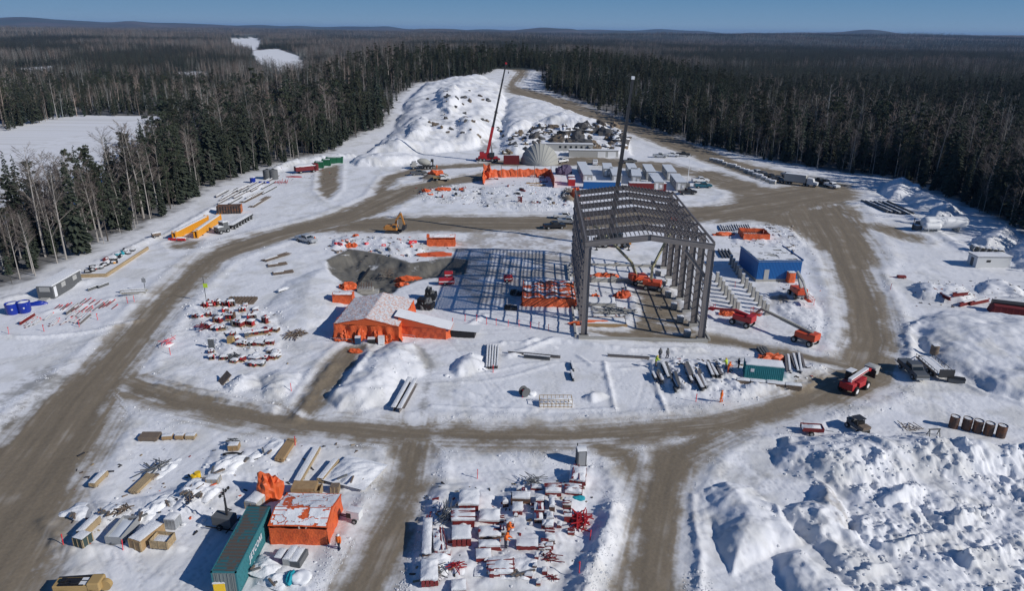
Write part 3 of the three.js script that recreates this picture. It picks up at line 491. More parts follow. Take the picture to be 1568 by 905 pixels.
const v3 = (a) => new THREE.Vector3(...a);
function bar(a, b, w, h = w, round = 0) { // a beam from a to b
  const A = v3(a), D = v3(b).sub(A), L = D.length(), g = round ? new THREE.CylinderGeometry(w, h, L, round).rotateX(Math.PI / 2) : new THREE.BoxGeometry(w, h, L), m = new THREE.Matrix4().lookAt(new THREE.Vector3(), D.clone().negate(), Math.abs(D.y) > .98 * L ? new THREE.Vector3(1, 0, 0) : new THREE.Vector3(0, 1, 0));
  return g.applyMatrix4(m).translate(A.x + D.x / 2, A.y + D.y / 2, A.z + D.z / 2);
}
const flatG = g => { const q = g.index ? g.toNonIndexed() : g; for (const k of Object.keys(q.attributes)) if (!['position', 'normal', 'uv'].includes(k)) q.deleteAttribute(k); if (!q.attributes.uv) q.setAttribute('uv', new THREE.BufferAttribute(new Float32Array(q.attributes.position.count * 2), 2)); if (!q.attributes.normal) q.computeVertexNormals(); return q; };
function part(parent, name, geos, mat) {
  const list = Array.isArray(geos) ? geos : [geos], g = list.length > 1 ? mergeGeometries(list.map(flatG)) : flatG(list[0]);
  const m = new THREE.Mesh(g, mat); m.name = name; m.castShadow = m.receiveShadow = true; parent.add(m); return m;
}
const made = {};
function thing(name, label, category, p, yaw = 0, group) {
  const o = new THREE.Group(); o.name = numbered(name); o.position.copy(p.isVector3 ? p : v3(p)); o.rotation.y = yaw; o.userData = { label, category, kind: 'thing' }; if (group) o.userData.group = group; scene.add(o); return o;
}
function again(src, label, p, yaw = 0, group, scale = 1) { // a copy of a thing with its parts
  const o = src.clone(); o.name = numbered(src.name.replace(/_\d{3}$/, '')); o.position.copy(p.isVector3 ? p : v3(p)); o.rotation.set(0, yaw, 0); o.scale.setScalar(scale); o.userData = { ...src.userData, label }; if (group) o.userData.group = group; else delete o.userData.group; scene.add(o); return o;
}
const span = (x1, y1, x2, y2, h = 0) => { const a = G(x1, y1, h), b = G(x2, y2, h), d = b.clone().sub(a), p = a.add(b).multiplyScalar(.5); p.y = H(p.x, p.z); return { p, yaw: Math.atan2(-d.z, d.x), len: Math.hypot(d.x, d.z) }; };
// a lump of snow lying on something w by d, h thick, its edges rounded and uneven
function snowCap(w, d, h, x = 0, y = 0, z = 0, n = 7, rough = .25) {
  const g = new THREE.BoxGeometry(w, h, d, n, 2, Math.max(3, Math.round(n * Math.min(2, d / w)))), p = g.attributes.position, s = rr(0, 900);
  for (let i = 0; i < p.count; i++) {
    let X = p.getX(i), Y = p.getY(i) / h + .5, Z = p.getZ(i); const u = Math.abs(X) / w * 2, v = Math.abs(Z) / d * 2, e = Math.max(u, v);
    const ex = Math.min((1 - u) * w, (1 - v) * d) * .5, rim = 1 - Math.exp(-ex / (h * .6 + .01)); const nz = fbm(X * 1.7 + s, Z * 1.7 - s, 2) - .5;
    if (Y > .1) Y = Y * (.55 + .45 * rim) + nz * rough * 1.6 * Y; const k = 1 + (fbm(X * 2 + s, Z * 2 + 9, 2) - .5) * rough * .4 - (Y > .6 ? .05 : 0) + (Y < .1 ? -.01 : .015);
    p.setXYZ(i, X * k, (Y - .5) * h, Z * k);
  }
  g.computeVertexNormals(); return g.translate(x, y + h / 2, z);
}
function mound(w, d, h, n = 12, rough = .2) { // a snow-buried heap
  n = 22; const g = new THREE.PlaneGeometry(w * 1.15, d * 1.15, n, n).rotateX(-Math.PI / 2), p = g.attributes.position, s = rr(0, 900);
  for (let i = 0; i < p.count; i++) { const X = p.getX(i), Z = p.getZ(i), wb = 1 + .5 * (fbm(X * .9 + s, Z * .9 + 4, 2) - .5), u = X / w * 2 * wb, v = Z / d * 2 * wb, e = Math.max(0, 1 - Math.pow(Math.abs(u), 3)) * Math.max(0, 1 - Math.pow(Math.abs(v), 3)); p.setY(i, -.14 + h * .8 * Math.pow(e, .7) * (.75 + (fbm(X * 1.2 + s, Z * 1.2, 4) - .5) * 1.1 + .35 * clods(X + s, Z, .9))); }
  g.computeVertexNormals(); return g;
}
// wrinkled cloth hung along a line of points: [x, z] ...
function drape(pts, y0, y1, wave = .12, seg = .35, sag = .15, close = false) {
  const P = close ? [...pts, pts[0]] : pts, cols = []; const s = rr(0, 500); let run = 0;
  for (let i = 0; i + 1 < P.length; i++) { const dx = P[i + 1][0] - P[i][0], dz = P[i + 1][1] - P[i][1], L = Math.hypot(dx, dz), n = Math.max(2, Math.round(L / seg)); for (let k = 0; k < n + (i + 2 === P.length ? 1 : 0); k++) { const t = k / n; cols.push([P[i][0] + dx * t, P[i][1] + dz * t, -dz / L, dx / L, run + L * t]); } run += L; }
  const R = 5, pos = [], uv = [], idx = [];
  cols.forEach(([x, z, nx, nz, u], c) => { for (let r = 0; r <= R; r++) { const f = r / R, fold = wave * (Math.sin(u * 3.1 + s) * .22 + (fbm(u * 1.1 + s, f * 1.3, 4) - .5) * 3.0) * (1 - .55 * f) + wave * .8 * (1 - f) * (1 - f); const top = y1 - sag * Math.abs(Math.sin(u * 1.05 + s)) * f; pos.push(x + nx * fold, mix(y0, top, f), z + nz * fold); uv.push(u * .4, f); if (c && r) { const a = (c - 1) * (R + 1) + r - 1, b = a + R + 1; idx.push(a, b, a + 1, b, b + 1, a + 1); } } });
  const g = new THREE.BufferGeometry(); g.setAttribute('position', new THREE.Float32BufferAttribute(pos, 3)); g.setAttribute('uv', new THREE.Float32BufferAttribute(uv, 2)); g.setIndex(idx); g.computeVertexNormals(); return g;
}
// a sheet over a w by d frame: y(x, z) gives the height; keep(x, z) says where it is
function sheetOver(w, d, nx, nz, y, keep, lift = 0) {
  const pos = [], uv = [], idx = []; for (let j = 0; j <= nz; j++) for (let i = 0; i <= nx; i++) { const x = (i / nx - .5) * w, z = (j / nz - .5) * d; pos.push(x, y(x, z) + lift, z); uv.push(i / nx * w * .3, j / nz * d * .3); }
  for (let j = 0; j < nz; j++) for (let i = 0; i < nx; i++) { const x = ((i + .5) / nx - .5) * w, z = ((j + .5) / nz - .5) * d; if (keep && !keep(x, z)) continue; const a = j * (nx + 1) + i, b = a + 1, c = a + nx + 1, e = c + 1; idx.push(a, c, b, b, c, e); }
  const g = new THREE.BufferGeometry(); g.setAttribute('position', new THREE.Float32BufferAttribute(pos, 3)); g.setAttribute('uv', new THREE.Float32BufferAttribute(uv, 2)); g.setIndex(idx); g.computeVertexNormals(); return g;
}
// corrugated wall: width along x, height h, ribs of depth t facing +z
function ribbed(w, h, pitch = .28, t = .05) {
  const n = Math.max(2, Math.round(w / pitch)), s = new THREE.Shape(), k = w / n; s.moveTo(-w / 2, -.04);
  for (let i = 0; i < n; i++) { const x = -w / 2 + i * k; s.lineTo(x, 0); s.lineTo(x + k * .18, t); s.lineTo(x + k * .55, t); s.lineTo(x + k * .73, 0); } s.lineTo(w / 2, 0); s.lineTo(w / 2, -.04);
  const g = new THREE.ExtrudeGeometry(s, { depth: h, bevelEnabled: false }); return g.rotateX(-Math.PI / 2).translate(0, 0, 0).applyMatrix4(new THREE.Matrix4().makeScale(1, 1, -1)).index ? g : fixFlip(g);
}
function fixFlip(g) { const p = g.attributes.position; for (let i = 0; i < p.count; i += 3) for (const a of Object.values(g.attributes)) { const s = a.itemSize; for (let k = 0; k < s; k++) { const t = a.array[(i + 1) * s + k]; a.array[(i + 1) * s + k] = a.array[(i + 2) * s + k]; a.array[(i + 2) * s + k] = t; } } g.computeVertexNormals(); return g; }
function container(name, label, p, yaw, L, W, Ht, mats, group) { // long axis x
  const t = thing(name, label, 'container', p, yaw, group), [side, roof, door, cap] = mats;
  for (const s of [-1, 1]) { const g = ribbed(L - .2, Ht - .3).translate(0, .15, W / 2 - .06); if (s < 0) g.rotateY(Math.PI); part(t, 'side_wall', g, side); }
  part(t, 'door_end', [B(.08, Ht - .3, W - .2, -L / 2 + .06, .15, 0), ...[-.75, -.35, .35, .75].map(q => C(.03, Ht - .4, -L / 2 - .01, Ht / 2, q * W / 2.44, 'y', 5)), ...Array.from({ length: 7 }, (_, i) => B(.04, Ht - .5, .08, -L / 2 + .01, .25, (i - 3) * W * .13))], door);
  part(t, 'end_wall', ribbed(W - .2, Ht - .3).rotateY(Math.PI / 2).translate(L / 2 - .06, .15, 0), side);
  const fr = []; for (const x of [-1, 1]) for (const z of [-1, 1]) fr.push(B(.14, Ht, .14, x * (L / 2 - .07), 0, z * (W / 2 - .07))); for (const z of [-1, 1]) fr.push(B(L, .14, .12, 0, 0, z * (W / 2 - .06)), B(L, .1, .1, 0, Ht - .1, z * (W / 2 - .05))); for (const x of [-1, 1]) fr.push(B(.12, .12, W, x * (L / 2 - .06), Ht - .12, 0), B(.12, .14, W, x * (L / 2 - .06), 0, 0));
  part(t, 'frame', fr, side);
  part(t, 'roof', [B(L - .12, .04, W - .1, 0, Ht - .07, 0), ...Array.from({ length: Math.round(L / .45) }, (_, i) => B(.16, .03, W - .3, -L / 2 + .3 + i * .45, Ht - .03, 0))], roof);
  if (cap) part(t, 'snow_cap', snowCap(L - .1, W - .1, cap, 0, Ht - .02, 0, 10, .12), M.snow);
  return t;
}
function wheel(parent, r, w, x, z, y = r, rim = M.grey) { const t = part(parent, 'wheel', C(r, w, x, y, z, 'z', 14), M.rubber); const m = new THREE.Mesh(flatG(C(r * .55, w + .04, x, y, z, 'z', 10)), rim); m.name = 'rim'; m.castShadow = true; t.add(m); return t; }
function extrudeZ(pts, w, bevel = .05) { const s = new THREE.Shape(pts.map(([x, y]) => new THREE.Vector2(x, y))); return new THREE.ExtrudeGeometry(s, { depth: w - 2 * bevel, bevelEnabled: bevel > 0, bevelSize: bevel, bevelThickness: bevel, bevelSegments: 1 }).translate(0, 0, -w / 2 + bevel); }
// ---------------------------------------------------------------- steel frame of the hall
{
  const F = G(889, 516), t = thing('steel_building_frame', 'tall open brown steel frame of a hall with gabled rafters and purlins', 'building frame', [F.x, 0, F.z], -1.9 * Math.PI / 180);
  const W = 20.5, D = 38, N = 7, bay = D / (N - 1), EH = 15.7, RH = 17.0;
  const iBeam = (a, b, d, fw, dir) => { // web d deep, flanges fw wide
    const A = v3(a), Bv = v3(b), ax = Bv.clone().sub(A).normalize(), up = v3(dir).addScaledVector(ax, -v3(dir).dot(ax)).normalize(), side = up.clone().cross(ax), L = A.distanceTo(Bv), m = new THREE.Matrix4().makeBasis(side, up, ax);
    return [[.03, d, 0], [fw, .04, d / 2], [fw, .04, -d / 2]].map(([w, h, y]) => new THREE.BoxGeometry(w, h, L).translate(0, y, L / 2).applyMatrix4(m).translate(...a));
  };
  for (let f = 0; f < N; f++) {
    const z = -f * bay;
    for (const s of [0, 1]) {
      const x = s ? W - .5 : .5; part(t, 'column', iBeam([x, .55, z], [x, EH, z], s ? 1.05 : 1.0, .34, [1, 0, 0]), M.steel);
      part(t, 'base_plate', B(1.25, .06, .6, x, .49, z), M.steelDark); part(t, 'footing', B(1.6, .9, 1.0, x, -.4, z), M.concrete);
      part(t, 'rafter', iBeam([s ? W : 0, EH + .5, z], [W / 2, RH + .5, z], .95, .26, [0, 1, 0]), M.steel);
      if (s && f < N) { const q = part(t, 'pier', B(1.05, 1.0, 1.1, W - 2.5, 0, z - 1.6), M.concrete); part(q, 'snow_cap', snowCap(1.05, 1.1, .16, W - 2.5, .99, z - 1.6, 4, .2), M.snow); }
    }
    part(t, 'ridge_plate', B(.06, 1.0, .36, W / 2, RH, z), M.steelDark);
    if (f < N - 1) {
      for (let i = 0; i <= 29; i++) { const x = .3 + i / 29 * (W - .6), y = mix(EH, RH, 1 - Math.abs(x - W / 2) / (W / 2)) + 1.04; part(t, 'purlin', B(.07, .22, bay - .06, x, y, z - bay / 2), M.steel); }
      for (const s of [0, 1]) for (let i = 0; i < 9; i++) part(t, 'girt', B(.22, .09, bay - .06, s ? W + .12 : -.12, 2.2 + i * 1.55, z - bay / 2), M.steel);
      for (const s of [0, 1]) part(t, 'eave_strut', B(.2, .3, bay - .05, s ? W - .1 : .1, EH + 1.02, z - bay / 2), M.steel);
    }
    if (f === 0 || f === 2 || f === 4) for (const s of [0, 1]) for (const k of [0, 1]) part(t, 'brace_rod', bar([s ? W - .5 : .5, k ? 1 : EH, z - .2], [s ? W - .5 : .5, k ? EH : 1, z - bay + .2], .05, .05, 5), M.steelDark);
  }
  for (const z of [-.2, -bay * 6 + .2]) part(t, 'knee_brace', iBeam([W - 4.6, EH - .2, z], [W - 1, EH - 4.6, z], .55, .3, [1, 1, 0]), M.steel);
  part(t, 'foundation_wall', [B(W + .8, .85, .35, W / 2, -.3, .95), B(W + .8, .8, .35, W / 2, -.3, -D - .8)], M.concrete);
  part(t, 'foundation_wall', [B(.35, .7, D + .6, -.85, -.3, -D / 2), B(.35, .7, D + .6, W + .85, -.3, -D / 2)], M.concrete);
}
// two rows of bare concrete posts beside the hall
{
  const proto = thing('concrete_post', 'short square concrete post in the row touching the hall frame', 'post', on(1103, 445)); part(proto, 'shaft', B(.55, 2.2, .55, 0, -.1, 0), M.concrete); part(proto, 'snow_cap', snowCap(.6, .6, .1, 0, 2.09, 0, 3, .1), M.snow); part(proto, 'base', B(.9, .35, .9, 0, -.15, 0), M.concrete);
  scene.remove(proto); used.concrete_post = -1;
  for (let i = 0; i < 8; i++) again(proto, 'short square concrete post in the row touching the hall frame', on(mix(1097, 1128, i / 7), mix(432, 478, i / 7)), .03, 'concrete posts along the hall frame');
  for (let i = 0; i < 8; i++) again(proto, 'short square concrete post in the row in front of the blue building', on(mix(1136, 1173, i / 7), mix(434, 481, i / 7)), .03, 'concrete posts in front of the blue building');
  for (let i = 0; i < 5; i++) again(proto, 'short square concrete post standing in the shadow of the blue building', on(mix(1118, 1132, i / 4), mix(405, 425, i / 4)), .03, 'concrete posts in the shadow of the blue building');
}
// blue clad building
{
  const p = G(1188, 409); const t = thing('blue_building', 'small flat-roofed building clad in bright blue ribbed metal with snow on its roof', 'building', [54.6, 0, -143.2], .06), W = 9.2, D = 10.2, Hh = 4.5;
  for (const [w, ry, x, z] of [[W, 0, 0, D / 2], [W, Math.PI, 0, -D / 2], [D, Math.PI / 2, W / 2, 0], [D, -Math.PI / 2, -W / 2, 0]]) part(t, 'wall', ribbed(w, Hh - .5, .3, .04).rotateY(ry).translate(x, .5, z), M.blue);
  part(t, 'plinth', B(W + .1, .6, D + .1, 0, -.1, 0), M.concrete); part(t, 'roof', B(W + .1, .2, D + .1, 0, Hh - .22, 0), M.pale);
  part(t, 'parapet_trim', [B(W + .3, .16, .12, 0, Hh - .05, D / 2 + .1), B(.12, .3, D + .3, W / 2 + .1, Hh - .05, 0), B(.12, .16, D + .3, -W / 2 - .1, Hh - .05, 0)], M.blue);
  part(t, 'roof_snow', sheetOver(W - .3, D - .3, 26, 28, (x, z) => Hh + .03 + .12 * fbm(x, z, 3), (x, z) => fbm(x * .4 + 3, z * .9, 3) > .36), M.snow);
  part(t, 'door', B(1.0, 2.1, .08, -2.6, .5, D / 2 + .06), M.pale);
  const d = thing('orange_tarp_porch', 'orange tarp hung over the doorway of the blue building', 'tarp', [57.3, 0, -137.6], .06); part(d, 'cloth', drape([[-.7, -.5], [-.7, .5], [.7, .5], [.7, -.5]], .05, 2.3, .08), M.tarp); part(d, 'snow_cap', snowCap(1.4, 1.1, .12, 0, 2.25, 0, 4), M.snow);
}
// fabric dome on containers, red container, long sheds behind it
{
  const p = G(826, 251), t = thing('fabric_dome', 'grey ribbed fabric dome shelter between the red container and the rock heap', 'shelter', [p.x, 0, p.z - 1]), R = 7.4, n = 12;
  const ap = [0, .2, 6.2], fan = (a, f, q = 1) => { const bow = Math.pow(f, .62); return [mix(ap[0], -Math.cos(a) * R * q, bow), mix(ap[1], Math.sin(a) * R * 1.06 * q, Math.sin(f * Math.PI / 2)), mix(ap[2], .6, Math.pow(f, 1.25))]; }; // panels fan out from a point on the ground to the arch
  for (let i = 0; i < n; i++) { const a0 = Math.PI * i / n, a1 = Math.PI * (i + 1) / n, pos = [], idx = [];
    for (let j = 0; j <= 10; j++) for (let k = 0; k <= 2; k++) { const a = mix(a0, a1, k / 2); pos.push(...fan(a, j / 10, k === 1 ? .975 : 1)); }
    for (let j = 0; j < 10; j++) for (let k = 0; k < 2; k++) { const a = j * 3 + k; idx.push(a, a + 1, a + 3, a + 1, a + 4, a + 3); }
    const gg = new THREE.BufferGeometry(); gg.setAttribute('position', new THREE.Float32BufferAttribute(pos, 3)); gg.setIndex(idx); gg.computeVertexNormals(); part(t, 'panel', gg, M.fabric); }
  for (let i = 0; i <= n; i += 1) { const a = Math.PI * i / n, pts = []; for (let j = 0; j <= 8; j++) pts.push(v3(fan(a, j / 8, 1.004))); if (i && i < n) part(t, 'rib', new THREE.TubeGeometry(new THREE.CatmullRomCurve3(pts), 12, .07, 5), M.grey); }
  part(t, 'barrel_vault', new THREE.CylinderGeometry(R, R, 9, 24, 1, true, -Math.PI / 2, Math.PI).rotateX(Math.PI / 2).rotateY(0).applyMatrix4(new THREE.Matrix4().makeScale(1, 1.05, 1)).translate(0, 0, -3.9), M.fabric);
  container('red_container', 'dark red shipping container beside the fabric dome', G(783, 251), .02, 6.0, 2.44, 3.1, [M.dkred, M.dkred, M.red, 0]);
  for (const [i, [x, y, L, lab]] of [[868, 236, 21, 'long low grey cabin with a row of windows behind the fabric dome'], [908, 240, 20, 'long low grey cabin with two wide pale doors behind the office trailers']].entries()) {
    const g = G(x, y), c = thing('site_cabin', lab, 'cabin', [g.x, H(g.x, g.z) - .1, g.z], 0); part(c, 'wall', B(L, 2.8, 3, 0, 0, 0), M.pale); part(c, 'roof', B(L + .3, .12, 3.3, 0, 2.81, 0), M.grey); part(c, 'roof_snow', snowCap(L, 3, .22, 0, 2.94, 0, 12, .1), M.snow);
    if (!i) for (let k = 0; k < 5; k++) part(c, 'window', B(.9, .9, .06, -3 + k * 2.2, 1.3, 1.52), M.glass); else for (let k = 0; k < 2; k++) part(c, 'door', B(3.2, 2.3, .06, 3.2 + k * 4.2, .1, 1.52), M.white);
  }
}
// office trailers behind the hall
{
  const spots = [[24.9, -261, 25.0, -236.2, 'single long'], [34.0, -259, 33.2, -248, 'rear'], [35.6, -250.5, 34.8, -236, 'front'], [42.6, -259, 41.9, -247.5, 'rear'], [43.0, -249.5, 41.1, -235, 'front'], [48.5, -257.7, 47.5, -243, 'rear'], [47.6, -240.6, 46.9, -225.6, 'front'], [55.6, -257.5, 54.6, -243, 'rear'], [54.9, -240, 54.0, -225.5, 'front']];
  const who = ['nearest the fabric dome', 'second row, rear', 'second row, front', 'third row, rear', 'third row, front', 'fourth row, rear', 'fourth row, front', 'beside the light mast, rear', 'beside the light mast, front'];
  spots.forEach(([x0, z0, x1, z1], i) => {
    const L = Math.hypot(x1 - x0, z1 - z0), t = thing('office_trailer', `grey office trailer with frosted metal roof, ${who[i]}`, 'trailer', [(x0 + x1) / 2, 0, (z0 + z1) / 2], Math.atan2(x1 - x0, z1 - z0), 'office trailers behind the steel hall');
    part(t, 'wall', B(3.1, 2.5, L, 0, .45, 0), M.pale); part(t, 'skirt', B(2.9, .5, L - .3, 0, 0, 0), M.grey); part(t, 'roof', [B(3.3, .12, L + .3, 0, 2.96, 0), ...Array.from({ length: Math.floor(L / 1.2) }, (_, k) => B(3.26, .04, .06, 0, 3.07, -L / 2 + .6 + k * 1.2))], M.galvSnow ??= std(.62, .655, .70, { roughness: .8 }));
    part(t, 'door', B(.9, 2, .06, -.7, .5, L / 2 + .02), M.white); part(t, 'heater', [C(.32, .16, .55, 1.5, L / 2 + .06, 'z', 14), B(.9, 1.0, .1, .55, 1.0, L / 2 + .02)], M.white);
    for (let k = 0; k < 4; k++) part(t, 'window', B(.05, .8, 1.1, 1.56, 1.6, -L / 2 + L * (k + .6) / 4.4), M.glass); for (let k = 0; k < 4; k++) part(t, 'window', B(.05, .8, 1.1, -1.56, 1.6, -L / 2 + L * (k + .6) / 4.4), M.glass);
  });
  const a = container('blue_container', 'dark blue container with snow on top in front of the office trailers', G(921, 289), -.03, 12, 2.4, 2.4, [M.blue, M.blue, M.blue, .25]); const b = container('red_container', 'red container with snow on top in front of the office trailers', G(990, 291), -.05, 12, 2.4, 2.4, [M.red, M.red, M.red, .25]);
  const s = thing('snowy_red_skip', 'red steel skip with two snow-topped boxes beside the blue container', 'skip', G(875, 284)); part(s, 'body', B(2.2, 2.2, 2.4, 0, 0, 0), M.redBright); part(s, 'snow_cap', snowCap(2.2, 2.4, .3, 0, 2.2, 0), M.snow); part(s, 'box', B(2.2, 2.6, 2.2, 0, 0, -3), M.red); part(s, 'snow_cap', snowCap(2.2, 2.2, .3, 0, 2.6, -3), M.snow);
}
// ---------------------------------------------------------------- cranes
function crane(name, label, base, tipPx, redTo, colour, low, mid, top, dz) {
  const b = base, d = ray(...tipPx), k = (b.z + dz) / d.z, tip = new THREE.Vector3(d.x * k, CAM_H + d.y * k, b.z + dz).sub(b);
  const t = thing(name, label, 'crane', b);
  part(t, 'chassis', [B(7.5, 1.1, 2.6, -.2, .8, 0), B(9.5, .5, 1.8, -.2, .7, 0)], colour); for (const x of [-3, -1.6, 1.6, 3]) for (const z of [-1.2, 1.2]) wheel(t, .7, .6, x, z);
  for (const x of [-3.9, 3.6]) { part(t, 'outrigger', [B(.5, .45, 6.6, x, .75, 0), ...[-3.2, 3.2].flatMap(z => [C(.12, .9, x, .45, z, 'y', 8), C(.4, .12, x, .06, z, 'y', 10)])], M.steelDark); }
  part(t, 'turntable', [B(4.2, 1.3, 2.5, -.8, 1.9, 0), B(1.6, 1.8, 2.6, -2.6, 1.8, 0)], low); part(t, 'cab', [B(1.9, 1.7, 1.1, 1.4, 1.9, 1.2)], M.glass);
  const o = new THREE.Vector3(-.4, 3.0, 0), at = f => o.clone().lerp(tip, f), A = f => at(f).toArray();
  part(t, 'boom_base', [bar(A(0), A(redTo), .95, 1.05)], low); part(t, 'boom_rail', [bar(at(0).add(new THREE.Vector3(-.55, 0, 0)).toArray(), at(redTo).add(new THREE.Vector3(-.55, 0, 0)).toArray(), .06), ...Array.from({ length: 9 }, (_, i) => { const q = at(redTo * (i + .5) / 9); return bar([q.x - .6, q.y, q.z], [q.x, q.y + .5, q.z], .05); })], low);
  for (let i = 0; i < 4; i++) part(t, 'boom_section', bar(A(mix(redTo, 1, i / 4)), A(mix(redTo, 1, (i + 1) / 4)), .80 - i * .11, .86 - i * .11), mid);
  part(t, 'boom_collar', [0, 1, 2, 3].map(i => bar(A(mix(redTo, 1, i / 4) - .006), A(mix(redTo, 1, i / 4) + .006), 1.0 - i * .11)), M.steelDark);
  part(t, 'boom_head', [bar(A(.99), A(1.008), .5, .7)], top); part(t, 'lift_ram', bar([1.6, 2.5, 0], A(redTo * .55), .32, .32, 8), M.grey);
  const h = at(1).add(new THREE.Vector3(.9, 0, .3)); part(t, 'hook_cable', bar(h.toArray(), [h.x, h.y - 3, h.z], .05), M.steelDark); part(t, 'hook_block', [B(.35, .6, .3, h.x, h.y - 3.6, h.z)], M.steelDark);
  return t;
}
crane('red_telescopic_crane', 'mobile crane with a raised boom, red at its foot and black above', on(748, 247), [775, 97], .31, M.redBright, M.redBright, M.steelDark, M.redBright, 0);
crane('yellow_telescopic_crane', 'mobile crane with a long black raised boom behind the steel hall', on(936, 377), [969, 119], .30, M.machine, M.steelDark, M.steelDark, M.white, 2);

// ---------------------------------------------------------------- pickups and trucks
function pickup(label, p, yaw, paint, group, flat) {
  const t = thing('pickup_truck', label, 'pickup', p, yaw, group);
  const body = flat ? [[-.6, .55], [2.75, .55], [2.8, 1.05], [1.75, 1.2], [1.1, 1.25], [-.6, 1.25]] : [[-2.8, .6], [2.75, .55], [2.85, 1.0], [2.7, 1.12], [1.55, 1.22], [-2.8, 1.22]];
  part(t, 'body', extrudeZ(body, 1.95, .06), paint); part(t, 'cabin', extrudeZ([[-.75, 1.2], [1.45, 1.2], [.75, 1.86], [-.55, 1.9]], 1.72, .06), paint);
  part(t, 'windscreen', extrudeZ([[1.5, 1.24], [1.52, 1.26], [.84, 1.82], [.80, 1.80]], 1.5, .0), M.glass); part(t, 'rear_window', B(.03, .42, 1.3, -.72, 1.32, 0), M.glass);
  for (const s of [-1, 1]) { part(t, 'side_window', extrudeZ([[-.5, 1.27], [1.15, 1.27], [.68, 1.76], [-.48, 1.78]], .03, 0).translate(0, 0, s * .87), M.glass); part(t, 'headlight', B(.08, .18, .4, 2.82, .84, s * .7), M.white); part(t, 'tail_light', B(.05, .3, .14, flat ? -.62 : -2.86, .86, s * .86), M.redBright); part(t, 'mirror', B(.1, .2, .25, 1.1, 1.2, s * 1.08), M.black); }
  part(t, 'bumper', [B(.18, .22, 1.9, 2.9, .5, 0), B(.15, .2, 1.8, flat ? -2.9 : -2.92, .5, 0)], M.galv);
  if (flat) { part(t, 'flatbed', [B(2.6, .12, 2.2, -1.75, 1.0, 0), B(2.5, .3, 1, -1.75, .7, 0)], M.tan); part(t, 'headboard', B(.08, .7, 2, -.5, 1.1, 0), M.steelDark); } else { part(t, 'bed_liner', B(1.9, .04, 1.6, -1.8, 1.19, 0), M.black); }
  for (const x of [-1.75, 1.85]) for (const z of [-.88, .88]) wheel(t, .4, .28, x, z);
  return t;
}
const silver = std(.46, .48, .50, { roughness: .35, metalness: .3 }), carBlack = std(.015, .015, .017, { roughness: .3 }), carTeal = std(.015, .10, .14, { roughness: .35 }), carWhite = std(.72, .73, .74, { roughness: .35 }), carGrey = std(.10, .105, .11, { roughness: .35 });
{ let s = span(456, 368, 483, 374); pickup('silver pickup truck driving off the main road beside the dug hole', s.p, s.yaw, silver); s = span(662, 279, 692, 278); pickup('white pickup with tan flatbed passing the gravel heap', s.p, s.yaw, carWhite, null, true); s = span(850, 334, 878, 335); pickup('white pickup truck parked on the road left of the steel hall', s.p, s.yaw, carWhite); s = span(858, 342, 882, 343); pickup('silver grey pickup parked between the white and black pickups by the hall', s.p, s.yaw, silver); s = span(837, 350, 860, 349); pickup('black pickup truck parked left of the steel hall', s.p, s.yaw, carBlack);
  s = span(1060, 280, 1083, 280); pickup('white pickup truck parked beside the light mast', s.p, s.yaw, carWhite); s = span(1064, 288, 1087, 288); pickup('teal pickup truck parked beside the light mast', s.p, s.yaw, carTeal); s = span(1040, 298, 1064, 297); pickup('black pickup truck parked at the back corner of the hall', s.p, s.yaw, carBlack); s = span(632, 269, 650, 268); pickup('dark snow-dusted car parked behind the gravel heap', s.p, s.yaw, carGrey); s = span(906, 252, 916, 252); pickup('pale car parked between the first office trailers and the road', s.p, s.yaw + 1.4, carWhite); s = span(954, 250, 973, 249); pickup('dark pickup parked behind the office trailers', s.p, s.yaw, carGrey); s = span(855, 250, 866, 248); pickup('white pickup parked right of the fabric dome', s.p, s.yaw, carWhite);
  for (const [i, [x, y]] of [[1010, 241], [1045, 240], [1028, 240]].entries()) { const g = span(x - 8, y, x + 8, y + .6); pickup(['grey vehicle among the snowy scrap in front of the hill road', 'dark vehicle at the end of the snowy scrap row', 'pale vehicle in the middle of the snowy scrap row'][i], g.p, g.yaw, [silver, carBlack, carWhite][i]); } }
{ // concrete mixer
  const s = span(628, 259, 668, 258), t = thing('concrete_mixer_truck', 'pale grey concrete mixer truck standing before the snow bank', 'truck', s.p, s.yaw + Math.PI);
  part(t, 'chassis', B(8.6, .35, 1.0, 0, .85, 0), M.steelDark); part(t, 'cab', [extrudeZ([[2.6, 1.0], [4.6, 1.0], [4.6, 1.7], [4.1, 1.8], [3.9, 2.7], [2.6, 2.75]], 2.3, .08)], M.pale); part(t, 'windscreen', B(.05, .7, 1.9, 4.08, 1.9, 0, 0, 0, .22), M.glass);
  const dr = new THREE.LatheGeometry([[.35, -2.7], [1.1, -1.6], [1.32, -.2], [1.2, .9], [.7, 2.0], [.55, 2.3]].map(a => new THREE.Vector2(...a)), 18).rotateZ(Math.PI / 2 + .22); part(t, 'drum', dr.translate(-.6, 2.5, 0), M.fabric); part(t, 'hopper', [B(1, .9, 1.1, -3.4, 2.6, 0), B(.35, 2.2, 1.8, -3.6, 1.0, 0)], M.steelDark); part(t, 'water_tank', C(.4, 1.8, 2.1, 1.7, 0, 'z', 10), M.white);
  for (const x of [-3, -1.8, -.7, 3.6]) for (const z of [-1, 1]) wheel(t, .52, .4, x, z);
}
